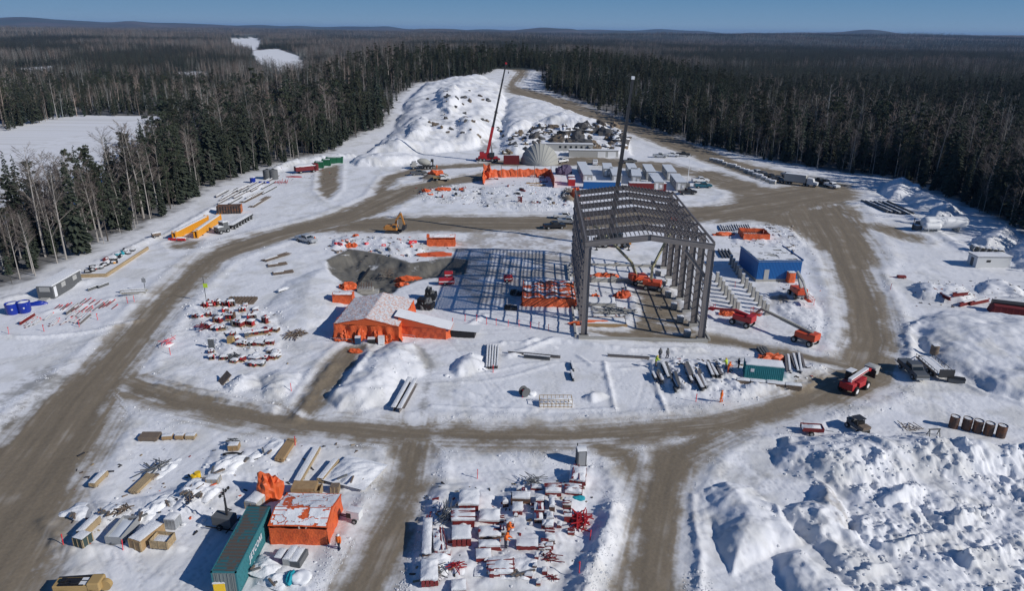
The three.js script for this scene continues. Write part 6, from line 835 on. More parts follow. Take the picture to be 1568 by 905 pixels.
function crate(label, x, y, w, d, h, yaw, mat, cap = .15, open = 0) { const t = thing('timber_crate', label, 'crate', on(x, y), yaw); const sides = [[w, .05, 0, d / 2, 0], [w, .05, 0, -d / 2, 0], [d, .05, w / 2, 0, 1], [d, .05, -w / 2, 0, 1]]; for (const [L, th, X, Z, r] of sides) { const g = part(t, 'side', [B(r ? th : L, h, r ? L : th, X, .1, Z)], mat); part(g, 'batten', [-.5, 0, .5].map(f => B(r ? th + .05 : .09, h, r ? .09 : th + .05, X + (r ? 0 : f * (L - .1)), .1, Z + (r ? f * (L - .1) : 0))), M.wood); } if (!open) part(t, 'lid', B(w, .05, d, 0, h + .1, 0), mat); part(t, 'skid', [B(.12, .12, d, -w * .35, 0, 0), B(.12, .12, d, w * .35, 0, 0)], M.brown); if (cap) part(t, 'snow_cap', snowCap(w * .95, d * .95, cap, 0, open ? h * .5 : h + .14, 0, 6, .15), M.snow); return t; }
crate('large plywood crate behind the orange tent', 468, 756, 2.6, 1.5, 1.1, .03, M.ply, 0); crate('small slatted crate beside the large plywood crate', 486, 757, 1.0, 1.3, .9, .03, M.wood, 0, 1); crate('square dark-sided crate at the corner of the snow mound', 514, 752, .9, .8, .8, .05, M.brown, 0); crate('orange-brown plywood crate with snowy lid among the front left stock', 228, 830, 1.5, 3.0, 1.1, -.35, M.ply, .16); crate('open broken timber crate at the corner of the front left yard', 252, 838, 1.8, 1.4, .9, -.1, M.wood, .3, 1); crate('small tan crate with black straps at the top of the left yard', 360, 690, 1.2, .9, .6, .1, M.ply, .15); crate('grey snow-topped crate beside the yellow drums', 329, 744, 1.3, 1.0, .6, 0, M.grey, .2); crate('dark green crate in front of the long pale crate', 131, 838, 1.2, 1.2, .9, -.3, std(.04, .065, .06), .12); crate('snow-loaded pallet with yellow parcels above the teal container', 394, 772, 1.5, 2.0, .8, -.3, M.pale, .25);
{ const s = span(176, 836, 204, 803), t = thing('grey_skip', 'grey open skip with snow inside among the front left stock', 'skip', s.p, s.yaw), L = s.len; for (const z of [-.8, .8]) part(t, 'side', B(L, .8, .06, 0, .3, z), M.grey); for (const x of [-L / 2, L / 2]) part(t, 'end', B(.06, .8, 1.6, x, .3, 0), M.grey); part(t, 'floor', B(L, .08, 1.6, 0, .3, 0), M.galv); part(t, 'snow_fill', snowCap(L - .2, 1.5, .3, 0, .6, 0, 8), M.galvSnow); part(t, 'leg', [B(.12, .3, 1.6, -L * .35, 0, 0), B(.12, .3, 1.6, L * .35, 0, 0)], M.steelDark);
  for (const [i, [x, y]] of [[299, 737], [305, 735]].entries()) { const d = thing('yellow_drum', i ? 'yellow drum touching the snowy pipes' : 'yellow drum nearer the left road', 'drum', on(x, y), 0, 'pair of yellow drums'); part(d, 'body', C(.32, .85, 0, .42, 0, 'y', 12), M.yellow); part(d, 'lid', C(.34, .05, 0, .86, 0, 'y', 12), M.yellow); }
  const b = thing('caged_tank', 'white caged liquid tank with snow on top among the left stock', 'tank', on(267, 806), -.1); part(b, 'tank', RB(1.1, 1.05, 1.1, .1, 0, .15, 0), M.pale); part(b, 'cage', [0, 1, 2, 3, 4].flatMap(k => [B(1.18, .03, 1.18, 0, .2 + k * .22, 0)]).concat([-.5, -.17, .17, .5].flatMap(k => [B(.03, 1.1, 1.18, k * 1.1, .12, 0), B(1.18, 1.1, .03, 0, .12, k * 1.1)])), M.galv); part(b, 'snow_cap', snowCap(1.1, 1.1, .25, 0, 1.2, 0, 5), M.snow);
  const y = on(357, 701), ty = thing('black_coil', 'black hose coil on the snow below the small tan crate', 'coil', y); part(ty, 'coil', new THREE.TorusGeometry(.75, .16, 8, 20).rotateX(Math.PI / 2).applyMatrix4(new THREE.Matrix4().makeScale(1.3, 1, .5)).translate(0, .16, 0), M.black); part(ty, 'loose_end', bar([.7, .1, 0], [1.3, .5, -.2], .1), M.black); }
heapOfBars('dark steel frame sticking out of the snow above the lumber', on(236, 718), 2.6, 3.6, .6, 12, M.siding, .09, 'steel_rack'); heapOfBars('dark legs of an upturned frame above the small tan crate', on(360, 683), 2.4, 1.2, .9, 12, M.siding, .08, 'steel_rack'); heapOfBars('weathered planks poking out of the snow beside the caged tank', on(188, 790), 2.2, 1.8, .4, 14, M.brown, .1, 'plank_heap'); heapOfBars('loose planks and pipes below the yellow drums', on(295, 768), 2.4, 2.4, .5, 16, M.brown, .09, 'plank_heap'); heapOfBars('loose timber beside the snow mound right of the pallet row', on(553, 738), 2.0, 2.2, .4, 14, M.brown, .09, 'plank_heap');
// beams and pipes laid on the snow
function beam(label, group, x1, y1, x2, y2, w, mat, cap = 0, name = 'steel_beam') { const s = span(x1, y1, x2, y2), t = thing(name, label, 'beam', s.p, s.yaw, group), L = Math.max(.6, s.len); part(t, 'web', B(L, w, .05, 0, .08, 0), mat); part(t, 'top_flange', B(L, .05, w * .8, 0, .08 + w, 0), mat); part(t, 'bottom_flange', B(L, .05, w * .8, 0, .04, 0), mat); if (cap) part(t, 'snow_cap', snowCap(L, w * .8, cap, 0, .12 + w, 0, 12, .2), M.snow); return t; }
for (const [i, a] of [[603, 632, 628, 586], [612, 634, 637, 588]].entries()) beam(i ? 'long brown beam with snowy top nearer the wheel track' : 'long brown beam with snowy top nearer the snow mound', 'pair of long beams below the snow mound', ...a, .75, M.steel, .18);
for (let i = 0; i < 5; i++) beam('snow-topped narrow beam in the short rank above the snow pyramid', 'short rank of beams left of the rebar cage', 745 + i * 4, 566 - i * .3, 747 + i * 4, 531, .35, M.steel, .25); beam('long grey beam lying across the snow in front of the hall', null, 778, 541, 858, 548, .4, M.steel, .1); beam('dark grey beam parallel to the long grey one', null, 802, 547, 842, 551, .5, M.siding, .05); beam('very long brown beam lying before the hall front', null, 930, 546, 994, 550, .4, M.steel, .06); for (const [i, y] of [556, 571].entries()) beam(i ? 'dark channel piece on the flat snow, lower of two' : 'dark channel piece on the flat snow, upper of two', null, 874, y, 878, y + 13, .4, M.siding, .1);
for (let i = 0; i < 26; i++) { const cl = [[1003, 575, 9], [1016, 560, 14], [1032, 580, 14], [1050, 570, 16], [1065, 578, 15], [1080, 562, 14], [1095, 566, 12]][i % 7], x = cl[0] + rr(-5, 7), y = cl[1] + rr(-6, 8), l = cl[2] * rr(.8, 1.3); beam('grey steel beam in the loose ranks left of the short teal container', 'steel beams left of the short teal container', x, y, x + l * rr(.45, .75), y + l * rr(1.2, 1.5), rr(.35, .6), i % 3 ? M.siding : M.steel, i % 2 ? .1 : 0); }
for (let i = 0; i < 7; i++) { const x = 1201 + i * 4; beam('grey steel beam leaning in the rank right of the short teal container', 'steel beams right of the short teal container', x, 548 + rr(-2, 2), x + rr(2, 9), 572 + rr(-3, 5), .4, i % 2 ? M.siding : M.steel, i % 2 ? .1 : 0); } for (let i = 0; i < 4; i++) beam('dark steel beam behind the orange heap at the teal container', 'beams behind the orange heap', 1158 + i * 4, 535, 1170 + i * 4, 552, .35, M.siding, 0); for (let i = 0; i < 4; i++) beam('dark steel beam on the snow left of the blue building', 'beams left of the blue building', 1099 + i * 5, 384, 1106 + i * 5, 396, .4, M.siding, 0);
{ // snowy rebar cage and cable reel
  const s = span(826, 620, 875, 620), t = thing('rebar_cage', 'snow-filled wire mesh cage beside the snow pyramid', 'cage', s.p, s.yaw), L = s.len; part(t, 'post', Array.from({ length: 9 }, (_, i) => [-.7, .7].map(z => bar([-L / 2 + i * L / 8, 0, z], [-L / 2 + i * L / 8, 1.2, z], .06))).flat(), M.tan); part(t, 'rail', [.1, .6, 1.15].flatMap(y => [-.7, .7].map(z => bar([-L / 2, y, z], [L / 2, y, z], .06))).concat([-1, 1].map(x => bar([x * L / 2, 1.15, -.7], [x * L / 2, 1.15, .7], .06))), M.tan); part(t, 'snow_fill', snowCap(L, 1.4, 1.15, 0, 0, 0, 14, .22), M.snow);
  const r = thing('cable_reel', 'dark cable reel half under snow left of the mesh cage', 'reel', on(803, 606), .6); part(r, 'flange', [C(.7, .1, 0, .7, .4, 'z', 18), C(.7, .1, 0, .7, -.4, 'z', 18)], M.siding); part(r, 'core', C(.35, .8, 0, .7, 0, 'z', 12), M.black); part(r, 'snow_cap', heapGeo(1.6, 1.2, .5).translate(1.0, 0, .3), M.snow); }
// pipes and painted bars at the left edge
for (let i = 0; i < 46; i++) { const row = i % 2, x = row ? rr(38, 125) : rr(80, 175), y = row ? 503 - (x - 38) * .12 + rr(-10, 3) : 481 - (x - 80) * .10 + rr(-8, 6), l = rr(5, 13); const b = span(x, y, x + l * 1.3, y - l, 0), t = thing('painted_bar', 'thin pink-tipped steel bar in the snowy lay-down left of the main road', 'steel bar', b.p, b.yaw, 'pink-tipped bars in the left lay-down'); part(t, 'bar', B(b.len, .12, .12, 0, .08, 0), i % 3 ? M.red : M.steel); part(t, 'tip', B(.4, .14, .14, b.len / 2, .07, 0), M.pink); if (i % 2) part(t, 'snow_cap', snowCap(b.len * .9, .3, .1, 0, .18, 0, 4), M.snow); }
beam('dark red beam at the end of the left lay-down', null, 32, 498, 55, 483, .45, M.red, .12); for (const [a, l] of [[[103, 482, 121, 467], 'brown beam standing proud in the left lay-down'], [[123, 498, 140, 483], 'thin brown beam nearest the road in the left lay-down']]) beam(l, null, ...a, .4, M.steel, .08); for (const [i, a] of [[136, 446, 152, 440], [152, 442, 168, 436]].entries()) beam(i ? 'dark beam end-on to the second beside the grey cabin' : 'dark beam beside the grey cabin end', null, ...a, .4, M.siding, .1); for (const [i, y] of [449, 455].entries()) beam(i ? 'snow-covered pale beam at the road edge, lower of two' : 'snow-covered pale beam at the road edge, upper of two', null, 185 + i * 3, y, 225, y - 2, .4, M.concrete, .25);
{ // walled tray of black hose coils
  const t = thing('timber_tray', 'long low timber-edged tray of black goods left of the main road', 'tray', [0, 0, 0]); const P = [[124, 425], [164, 424], [228, 382]].map(([x, y]) => G(x, y)); for (let i = 0; i < 2; i++) part(t, 'kerb', bar([P[i].x, .35, P[i].z], [P[i + 1].x, .35, P[i + 1].z], .3, .7), M.wood);
  for (let i = 0; i < 30; i++) { const f = rnd(), g = G(mix(130, 205, f) + rr(-2, 16) * (1 - f), mix(420, 386, f) + rr(-5, 1)), c = thing('black_fitting', 'black snow-dusted pipe fitting in the timber-edged tray', 'fitting', [g.x, H(g.x, g.z), g.z], rr(0, 3), 'black fittings in the timber tray'); part(c, 'body', i % 3 ? new THREE.TorusGeometry(.45, .18, 7, 14).rotateX(Math.PI / 2).translate(0, .3, 0) : C(.35, 1.3, 0, .4, 0, 'x', 10), [M.black, M.black, M.siding, M.red, M.cyan, M.girder][i % 11 === 3 ? 3 : i % 13 === 5 ? 4 : i % 9 === 7 ? 5 : i % 3]); part(c, 'snow_cap', snowCap(.8, .8, .25, 0, .45, 0, 4, .3), M.snow); } }
for (let i = 0; i < 34; i++) { const f = i / 33, g = span(mix(318, 408, f) + rr(-6, 6), mix(312, 285, f) + rr(-4, 12), 0, 0), x = mix(330, 410, rnd()), y = mix(308, 290, (x - 330) / 80) + rr(-10, 12), l = rr(10, 22); beam('snow-covered pipe in the upper left lay-down', 'pipes in the upper left lay-down', x, y, x + l, y - l * .55, rr(.25, .4), i % 4 ? M.steel : M.siding, .18, 'steel_pipe'); }
for (const [a, l] of [[[372, 311, 402, 296], 'long brown ribbed panel stack in the upper left lay-down'], [[386, 318, 412, 302], 'second long brown panel stack below the first'], [[405, 401, 443, 389], 'brown panel stack beside the main road'], [[410, 408, 440, 404], 'brown framed panel below the first stack at the main road'], [[418, 420, 450, 416], 'low brown panel half buried left of the dug hole']]) { const s = span(...a), t = thing('panel_stack', l, 'panels', s.p, s.yaw); for (let i = 0; i < 6; i++) part(t, 'panel', B(s.len, .1, .28, 0, .12 + (i % 2) * .12, -.9 + i * .34), M.brown); part(t, 'snow_cap', snowCap(s.len * .5, .8, .12, -s.len * .2, .36, -.3, 6), M.snow); }
{ const s = span(349, 462, 392, 462), t = thing('bar_mat_stack', 'dark brown stack of steel mesh mats beside the main road', 'mesh mats', s.p, s.yaw); for (let i = 0; i < 16; i++) part(t, 'bar', B(s.len, .5, .05, 0, .05, -1.4 + i * .18), M.brown); part(t, 'cross_bar', Array.from({ length: 8 }, (_, i) => B(.08, .1, 3, -s.len / 2 + .3 + i * s.len / 8.4, .56, 0)), M.brown); }
// red steel pieces in the middle left yard
const redYard = [[316, 473, 1.2, .9], [325, 472, 1.2, 1.2], [333, 471, 1.0, 1.1], [345, 470, 1.4, .9], [356, 471, 1.2, 1.2], [304, 488, 2.0, .5], [336, 496, 1.4, .9], [354, 493, 1.6, 1.2], [366, 503, 2.2, .9], [387, 491, 1.6, 1.1], [385, 502, 1.4, 1.0], [407, 497, 1.5, 1.2], [417, 509, 2.6, .5], [394, 515, 3.8, .7], [340, 509, 1.6, .5], [371, 532, 1.3, .6], [384, 531, 1.6, .6], [400, 531, 1.6, .5], [413, 530, 1.6, .7], [390, 550, 1.4, .4], [399, 550, 1.4, .4], [407, 550, 1.4, .4], [420, 549, 1.0, .6], [388, 559, 1.6, .4], [399, 559, 1.4, .4], [372, 480, 1.2, .5], [392, 478, 1.0, .4]];
for (let i = 0; i < 22; i++) redYard.push([rr(300, 430), rr(470, 562), rr(.6, 1.5), rr(.25, .7)]);
redYard.forEach(([x, y, w, h], i) => { const t = thing('red_bracket_pallet', 'snow-topped pallet of red steel brackets in the middle left yard', 'steel brackets', on(x, y), rr(-.6, .5), 'red bracket pallets in the middle left yard'); for (let k = 0; k < 5; k++) { const hh = h * rr(.45, 1.15); part(t, 'bracket', k % 2 ? bar([(k - 2) * w / 5, .12, rr(-.5, 0)], [(k - 2) * w / 5 + rr(-.3, .3), .12 + hh * 1.1, rr(0, .5)], .22, .3) : B(w / 5 * .8, hh, rr(.5, 1.2), (k - 2) * w / 5, .12, rr(-.2, .2), rr(-.3, .3)), [M.red, M.rust, M.red, M.siding, M.redBright][(i + k) % 5]); } part(t, 'pallet', [B(w, .1, 1.1, 0, 0, 0)], M.wood); part(t, 'snow_cap', snowCap(w * rr(.75, 1.1), rr(.8, 1.2), .34, rr(-.15, .15), h * .78 + .08, -.1, 5, .4), M.snow); });
heapOfBars('red and grey stacked rails at the left of the bracket pallets', on(318, 505), 3.0, 2.2, .7, 20, M.red, .1, 'rail_heap'); heapOfBars('pink flagged stakes bunched at the corner of the middle left yard', on(258, 530), 1.8, 3, .9, 12, M.pink, .05, 'stake_bunch'); heapOfBars('weathered timber and wire heap on the smooth drift', on(452, 514), 4.0, 3.0, .6, 34, M.brown, .08, 'wire_heap'); heapOfBars('dark scrap heap between the bracket pallets and the snow heaps', on(360, 548), 2.6, 1.6, .7, 22, M.siding, .09, 'scrap_heap');
{ const b = thing('tan_crate', 'small tan crate standing among the red brackets', 'crate', on(355, 528)); part(b, 'body', B(.9, 1.0, .9, 0, 0, 0), M.tan); part(b, 'lid', B(.95, .06, .95, 0, 1, 0), M.wood); const c = thing('upright_panel', 'upright snow-capped panel in the middle left yard', 'panel', on(325, 533)); part(c, 'panel', B(.9, 1.6, .2, 0, 0, 0), M.siding); part(c, 'snow_cap', snowCap(.9, .4, .3, 0, 1.58, 0, 4), M.snow); const w = thing('white_boat', 'white snow-covered sled shape on the smooth drift', 'sled', on(434, 446), .9); part(w, 'hull', snowCap(2.4, .9, .5, 0, .1, 0, 7, .25), M.snow); part(w, 'runner', B(2.2, .12, .1, 0, .05, .45), M.steelDark); const g = on(345, 585), pl = thing('brown_panel', 'brown board propped against the snow heap', 'board', g, .7); part(pl, 'board', B(2.2, .12, 1.8, 0, .5, 0, 0, 0, .7), M.brown); part(pl, 'prop', bar([.5, 0, 0], [.6, .9, 0], .1), M.wood); }
// hall floor, foundations and scrap around the dug hole
{ const w = thing('foundation_strip', 'low concrete foundation wall across the hall floor', 'foundation', [22.6, 0, -136.2], -.03); part(w, 'wall', B(18, 1.0, .5, 0, -.1, 0), M.concrete); part(w, 'pier', [-6, -2, 2, 6].map(x => B(.9, 1.3, .9, x, -.1, .1)), M.concrete); part(w, 'snow_cap', snowCap(18, .5, .12, 0, .9, 0, 16), M.snow);
  const fl = thing('footing_bed', 'frosted concrete footing with formwork beside the hall front column', 'footing', [16.5, 0, -114.5], -.03); part(fl, 'slab', B(7, .5, 3.2, 0, 0, 0), M.concrete); part(fl, 'formwork', [B(7.2, .6, .08, 0, 0, 1.65), B(7.2, .6, .08, 0, 0, -1.65)], M.ply); part(fl, 'snow_cap', snowCap(6.6, 2.8, .15, 0, .5, 0, 8, .3), M.snow);
  const sl = thing('snowy_slab', 'snow-covered raised slab on the hall floor', 'slab', [16, 0, -124], -.05); part(sl, 'slab', B(6.5, .7, 3, 0, 0, 0), M.concrete); part(sl, 'snow_cap', snowCap(6.6, 3.1, .3, 0, .68, 0, 8, .3), M.snow);
  heapOfBars('formwork timbers on the hall floor in front of the slab', on(940, 478), 7, 3, .5, 26, M.concrete, .16, 'formwork_heap');
  for (const [i, [x, y, w2, d2, h2]] of [[652, 472, 3, 2.5, 1.6], [790, 452, 2.2, 1.4, .9], [782, 474, 2.4, 1.4, .7], [660, 458, 2, 3, 1.8]].entries()) { const o = thing('dark_machine', ['dark plant under cover between the enclosure and striped shadows', 'dark compressor left of the orange tarp bed', 'low dark hose rig in front of the orange tarp bed', 'dark covered machine touching the large enclosure'][i], 'machine', on(x, y), rr(-.3, .3)); part(o, 'body', [B(w2, h2 * .6, d2 * .8, 0, .2, 0), B(w2 * .5, h2 * .5, d2 * .6, -w2 * .2, h2 * .7, 0)], M.black); part(o, 'cover', heapGeo(w2 * .8, d2 * .9, h2 * 1.05, .4, 2, 1), M.siding); }
  for (const [i, [x, y]] of [[687, 426], [684, 436], [778, 431]].entries()) { const o = thing('red_compressor', ['red compressor in the barred shadow', 'red machine with white stripe in the barred shadow', 'small red pump left of the orange tarp bed'][i], 'machine', on(x, y), .1); part(o, 'body', RB(i === 1 ? 3.2 : 1.8, 1.1, 1.3, .15, 0, .3, 0), M.redBright); part(o, 'stripe', B(i === 1 ? 3.0 : 1.5, .2, .03, 0, .75, .66), M.white); for (const z of [-.6, .6]) wheel(o, .35, .25, -.3, z); }
  const pit = thing('concrete_footing', 'pale concrete footing block at the near edge of the dug hole', 'footing', on(560, 440).setY(-1.9), .05); part(pit, 'block', [B(5, 1.1, 2.4, 0, 0, 0), B(3, .7, 1.6, 0, 1.1, 0)], M.concrete); part(pit, 'starter_bar', Array.from({ length: 18 }, (_, i) => bar([-1.3 + (i % 6) * .5, 1.8, -.6 + Math.floor(i / 6) * .6], [-1.3 + (i % 6) * .5, 2.9, -.6 + Math.floor(i / 6) * .6], .05)), M.rust);
  const hz = thing('black_hose', 'black drain pipe running down into the dug hole', 'pipe', [0, 0, 0]); const A = G(565, 405), Bq = G(538, 436); part(hz, 'pipe', bar([A.x, -1.0, A.z], [Bq.x, -1.6, Bq.z], .24, .24, 8), M.black);
  heapOfBars('rebar starter cage at the back of the dug hole', on(592, 415).setY(-1.4), 4, 3, 1.6, 26, M.brown, .06, 'rebar_cage', 0);
  for (let i = 0; i < 34; i++) { const g = on(rr(505, 660), rr(366, 392)), o = thing('scrap_piece', 'small steel or plastic scrap in the snow above the dug hole', 'scrap', g, rr(0, 3), 'scrap above the dug hole'); part(o, 'piece', B(rr(.5, 2), rr(.15, .6), rr(.15, .6), 0, 0, 0), [M.siding, M.tarp, M.pale, M.brown, M.pink][i % 5]); part(o, 'snow_cap', snowCap(.5, .4, .15, 0, .2, .1, 3), M.snow); }
  for (let i = 0; i < 40; i++) { const g = i < 22 ? on(rr(740, 870), rr(288, 318)) : on(rr(640, 740), rr(288, 305)), o = thing('scrap_piece', 'small site scrap in the snow before the orange windbreak', 'scrap', g, rr(0, 3), 'scrap before the orange windbreak'); part(o, 'piece', B(rr(.5, 2.2), rr(.15, .7), rr(.2, .7), 0, 0, 0), [M.siding, M.brown, M.pale, M.red, M.black][i % 5]); part(o, 'snow_cap', snowCap(.7, .6, .2, 0, .25, .1, 3), M.snow); }
  for (let i = 0; i < 36; i++) { const g = on(rr(1150, 1215), rr(345, 385) ), o = thing('timber_offcut', 'brown timber offcut in the snow behind the blue building', 'offcut', g, rr(0, 3), 'offcuts behind the blue building'); part(o, 'board', B(rr(.8, 2.4), .12, rr(.15, .3), 0, .02, 0), M.brown); part(o, 'snow_cap', snowCap(.6, .2, .08, 0, .13, 0, 3), M.snow); }
  for (let i = 0; i < 14; i++) { const x = 1100 + i * 3.4; beam('brown rail in the rank behind the hall corner', 'rails behind the hall corner', x, 346 + rr(-1, 1), x + 4, 354, .25, M.brown, .05, 'rail'); }
  const rb = thing('red_gas_cage', 'red gas bottle cage in the snow before the orange windbreak', 'cage', on(796, 312)); part(rb, 'frame', [B(1.4, .1, 1.0, 0, 0, 0), ...[[-.65, -.45], [.65, -.45], [-.65, .45], [.65, .45]].map(([x, z]) => B(.08, 1.6, .08, x, 0, z)), B(1.4, .08, 1, 0, 1.55, 0)], M.red); part(rb, 'bottle', [-.3, .1, .45].map(x => C(.17, 1.4, x, .75, 0, 'y', 10)), M.dkred);
}
// marker stakes
for (const [x, y] of [[99, 838], [190, 845], [15, 512], [69, 508], [123, 501], [151, 490], [207, 464], [197, 466], [262, 544], [731, 733], [453, 684], [903, 828], [886, 887], [800, 609], [755, 571], [693, 497], [712, 492], [730, 494], [745, 497], [760, 498], [778, 500], [795, 500], [812, 503], [825, 503], [840, 506], [447, 600], [1362, 445], [1065, 615], [1245, 470], [1125, 440]]) { const t = thing('marker_stake', 'thin red-painted survey stake standing in the snow', 'stake', on(x, y), rr(0, 3), 'red survey stakes'); part(t, 'stake', bar([0, -.1, 0], [rr(-.12, .12), 1.25, rr(-.1, .1)], .07), M.pink); part(t, 'ribbon', B(.16, .14, .03, .06, 1.05, 0), M.redBright); }
{ const t = thing('sawhorse', 'dark sawhorse frame beside the snow ridge', 'sawhorse', on(1428, 667), .1); part(t, 'top', B(1.6, .1, .2, 0, .9, 0), M.siding); for (const x of [-.65, .65]) for (const z of [-.3, .3]) part(t, 'leg', bar([x, .9, 0], [x * 1.1, 0, z], .08), M.siding); heapOfBars('loose poles on the snow left of the rusty drums', on(1395, 655), 3.4, 2.2, .3, 9, M.brown, .06, 'pole_heap'); }
// ---------------------------------------------------------------- boulders on the hill
{ const geos = Array.from({ length: 5 }, () => { const g = new THREE.IcosahedronGeometry(1, 1), p = g.attributes.position, s = rr(0, 99); for (let i = 0; i < p.count; i++) { const x = p.getX(i), y = p.getY(i), z = p.getZ(i), k = .4 + 1.25 * vn(x * 1.6 + s, z * 1.6 + y * 2.3); p.setXYZ(i, x * k, y * k * .8, z * k); } g.computeVertexNormals(); return flatG(g); });
  const put = (x, y, s, grp) => { const g = on(x, y), t = thing('boulder', grp, 'boulder', g.setY(g.y + s * .15), rr(0, 6), grp.includes('hill') ? 'boulders on the snow hill' : 'boulders behind the cabins'); const m = part(t, 'stone', geos[Math.floor(rnd() * 5)].clone().applyMatrix4(new THREE.Matrix4().makeScale(s * rr(.5, 1.4), s * rr(.6, 1.2), s * rr(.5, 1.2))).rotateX(rr(-.7, .7)).rotateZ(rr(-.7, .7)), rnd() < .5 ? M.rock : M.rockDark); if (rnd() < .35) part(t, 'snow_cap', mound(s * 1.6, s * 1.4, s * .45).translate(rr(-.2, .2), s * .5, rr(-.2, .2)), M.snow); };
  for (let i = 0; i < 120; i++) put(rr(812, 962), rr(202, 238) , rr(.8, 2.4) * (i % 5 ? 1 : 1.6), 'grey brown blasted boulder in the rock heap behind the cabins'); for (let i = 0; i < 30; i++) put(rr(770, 832), rr(208, 238), rr(.6, 1.7), 'grey brown blasted boulder in the rock heap behind the cabins'); for (let i = 0; i < 45; i++) { const f = rnd(); put(rr(650, 775) , rr(150, 222), rr(.5, 1.5), 'dark boulder poking through the snow hill'); } }
// ---------------------------------------------------------------- people
function personGeos(pose) { // joints in metres, one continuous skin; clothes a little larger
  const a = pose.arms, L = pose.legs, cap = [];
  const J = { pel: [0, .95, 0], chest: [pose.lean, 1.32, 0], neck: [pose.lean * 1.3, 1.5, 0], head: [pose.lean * 1.5, 1.64, 0] };
  const bones = [['pel', 'chest', .15, .17], ['chest', 'neck', .12, .06]].map(([p, q, r, s]) => [J[p], J[q], r, s]);
  const torso = [...bones, [[J.chest[0], 1.42, -.17], [J.chest[0], 1.42, .17], .085, .085]], arms = [], legs = [], hands = [];
  [-1, 1].forEach((s, i) => { const sh = [J.chest[0], 1.42, s * .19], el = [sh[0] + a[i][0], sh[1] + a[i][1], sh[2] + s * .06], wr = [el[0] + a[i][2], el[1] + a[i][3], el[2]]; arms.push([sh, el, .062, .048], [el, wr, .048, .036]); const d = v3(wr).sub(v3(el)).normalize(); hands.push([wr, v3(wr).addScaledVector(d, .08).toArray(), .036, .04]); for (let f = 0; f < 5; f++) { const o = f === 4 ? [.03, -.01, .0] : [(f - 1.5) * .02, 0, (f - 1.5) * .004], b = v3(wr).addScaledVector(d, f === 4 ? .03 : .08).add(v3(o)), len = [.07, .08, .075, .055, .06][f], k = b.clone().addScaledVector(d, len * .55).add(new THREE.Vector3(.006, 0, -s * .012)); hands.push([b.toArray(), k.toArray(), .01, .009], [k.toArray(), k.clone().addScaledVector(d, len * .4).add(new THREE.Vector3(0, 0, -s * .02)).toArray(), .009, .008]); }
    const hp = [0, .93, s * .09], kn = [L[i][0], .49, s * .1], an = [L[i][1], .09, s * .1]; legs.push([hp, kn, .088, .06], [kn, an, .06, .045], [an, [an[0] + .17, .045, s * .11], .05, .045]); });
  const head = [[[J.head[0], 1.6, 0], [J.head[0] + .01, 1.68, 0], .085, .095], [J.neck, [J.head[0], 1.58, 0], .06, .055], [[J.head[0] + .09, 1.63, 0], [J.head[0] + .105, 1.615, 0], .016, .02], [[J.head[0], 1.64, -.1], [J.head[0], 1.61, -.1], .018, .014], [[J.head[0], 1.64, .1], [J.head[0], 1.61, .1], .018, .014]];
  const mesh = (bs, grow, res) => { const mc = new MarchingCubes(res, new THREE.MeshBasicMaterial(), false, false, 60000), f = mc.field, S = 1.0; for (let k = 0; k < res; k++) for (let j = 0; j < res; j++) for (let i = 0; i < res; i++) { const x = (i / res * 2 - 1) * S, y = (j / res * 2 - 1) * S + .9, z = (k / res * 2 - 1) * S; let d = 1e3; for (const [p, q, r, s] of bs) { const ex = q[0] - p[0], ey = q[1] - p[1], ez = q[2] - p[2], t = clamp(((x - p[0]) * ex + (y - p[1]) * ey + (z - p[2]) * ez) / (ex * ex + ey * ey + ez * ez)), e = Math.hypot(x - p[0] - ex * t, y - p[1] - ey * t, z - p[2] - ez * t) - mix(r, s, t) - grow; const h = clamp(.5 + .5 * (d - e) / .03); d = mix(d, e, h) - .03 * h * (1 - h); } f[i + j * res + k * res * res] = -d; } mc.isolation = 0; mc.update(); const n = mc.count, g = new THREE.BufferGeometry(); g.setAttribute('position', new THREE.Float32BufferAttribute(Array.from(mc.positionArray.slice(0, n * 3)), 3)); g.setAttribute('normal', new THREE.Float32BufferAttribute(Array.from(mc.normalArray.slice(0, n * 3)), 3)); const p = g.attributes.position; for (let i = 0; i < p.count; i++) p.setY(i, p.getY(i) + .9); g.computeVertexNormals(); return g; };
  return { body: mesh([...torso, ...arms, ...hands, ...legs, ...head], 0, 104), jacket: mesh([...torso, ...arms.slice(0)], .03, 64), trousers: mesh([...legs, [J.pel, [0, 1.0, 0], .14, .15]], .022, 64), hat: (() => { const g = new THREE.SphereGeometry(.135, 14, 6, 0, 6.283, 0, 1.57).applyMatrix4(new THREE.Matrix4().makeScale(1.1, .95, 1)).translate(J.head[0], 1.685, 0); return mergeGeometries([flatG(g), flatG(C(.17, .02, J.head[0] + .02, 1.685, 0, 'y', 14))]); })(), band: [C(.185, .05, J.chest[0] * .7, 1.18, 0, 'y', 12), C(.185, .05, J.chest[0], 1.34, 0, 'y', 12)] };
}
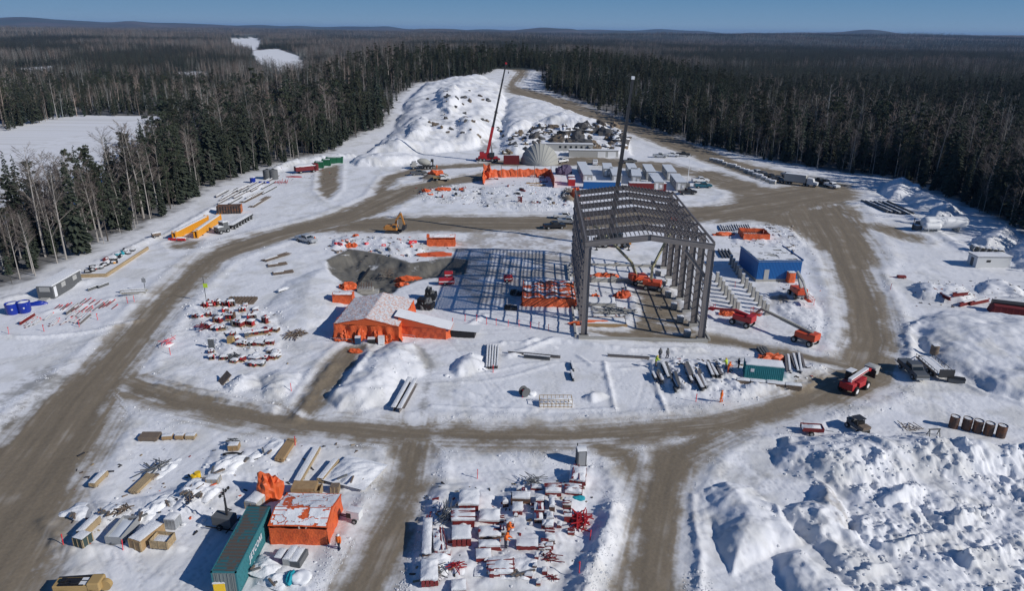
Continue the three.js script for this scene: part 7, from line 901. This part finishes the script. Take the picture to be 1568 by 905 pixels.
{ const poses = [personGeos({ lean: .0, arms: [[.03, -.28, .06, -.25], [-.03, -.28, .08, -.24]], legs: [[.14, .02], [-.05, -.2]] }), personGeos({ lean: .12, arms: [[.16, -.22, .24, -.08], [.14, -.24, .24, -.02]], legs: [[.04, .0], [.0, .02]] })];
  const folk = [[520, 843, 0, -1.9, M.hivis, M.navy, M.white, 'person in orange jacket and dark trousers walking beside the orange tent'], [1103, 618, 0, 2.8, M.hivis, M.hivis, M.hivis, 'person in full orange overalls standing below the loose steel beams'], [1003, 566, 1, .4, M.lime, M.brown, M.yellow, 'person in lime vest bending beside the steel beams'], [1110, 572, 1, 2.0, M.lime, M.siding, M.yellow, 'person in lime vest working in the shade of the teal container'], [1113, 577, 1, -.6, M.hivis, M.tarp, M.hivis, 'person in orange bending next to the teal container'], [1129, 569, 0, .2, M.navy, M.navy, M.siding, 'person in dark clothes standing in the container shadow'], [778, 829, 1, .6, M.hivis, M.navy, M.hivis, 'person in orange leaning over the snowy bundles, farther from the road'], [774, 842, 1, -.4, M.hivis, M.navy, M.hivis, 'person in orange stooping over the snowy bundles, nearer the front'], [669, 259, 0, 1.2, M.hivis, M.hivis, M.white, 'person in orange standing behind the concrete mixer truck'], [483, 372, 0, .5, M.hivis, M.navy, M.white, 'person in orange standing at the front of the silver pickup'], [1010, 549, 0, 1.5, M.siding, M.navy, M.siding, 'person in dark clothes behind the loose steel beams, nearer the hall'], [1021, 549, 0, -1.0, M.siding, M.navy, M.black, 'person in black behind the loose steel beams, nearer the container']];
  for (const [x, y, k, yaw, jm, tm, hm, label] of folk) { const g = poses[k], p = on(x, y), t = thing('person', label, 'person', p, yaw); part(t, 'body', g.body, M.skin); part(t, 'jacket', g.jacket, jm); part(t, 'reflective_band', g.band, M.lime); part(t, 'trousers', g.trousers, tm); part(t, 'hard_hat', g.hat, hm); } }
// ---------------------------------------------------------------- lettering on the long container
{ const { FontLoader } = await import('three/addons/loaders/FontLoader.js'), { TextGeometry } = await import('three/addons/geometries/TextGeometry.js'); const font = await new FontLoader().loadAsync('fonts/droid/droid_sans_bold.typeface.json');
  const t = scene.getObjectByName('teal_container'); const g = new TextGeometry('JETCOM', { font, size: .66, depth: .02, curveSegments: 3 }); g.computeBoundingBox(); const w = g.boundingBox.max.x; g.translate(-w / 2 - .1, 1.1, 1.16); part(t, 'lettering', g, M.galvSnow); }
renderer.render(scene, camera);
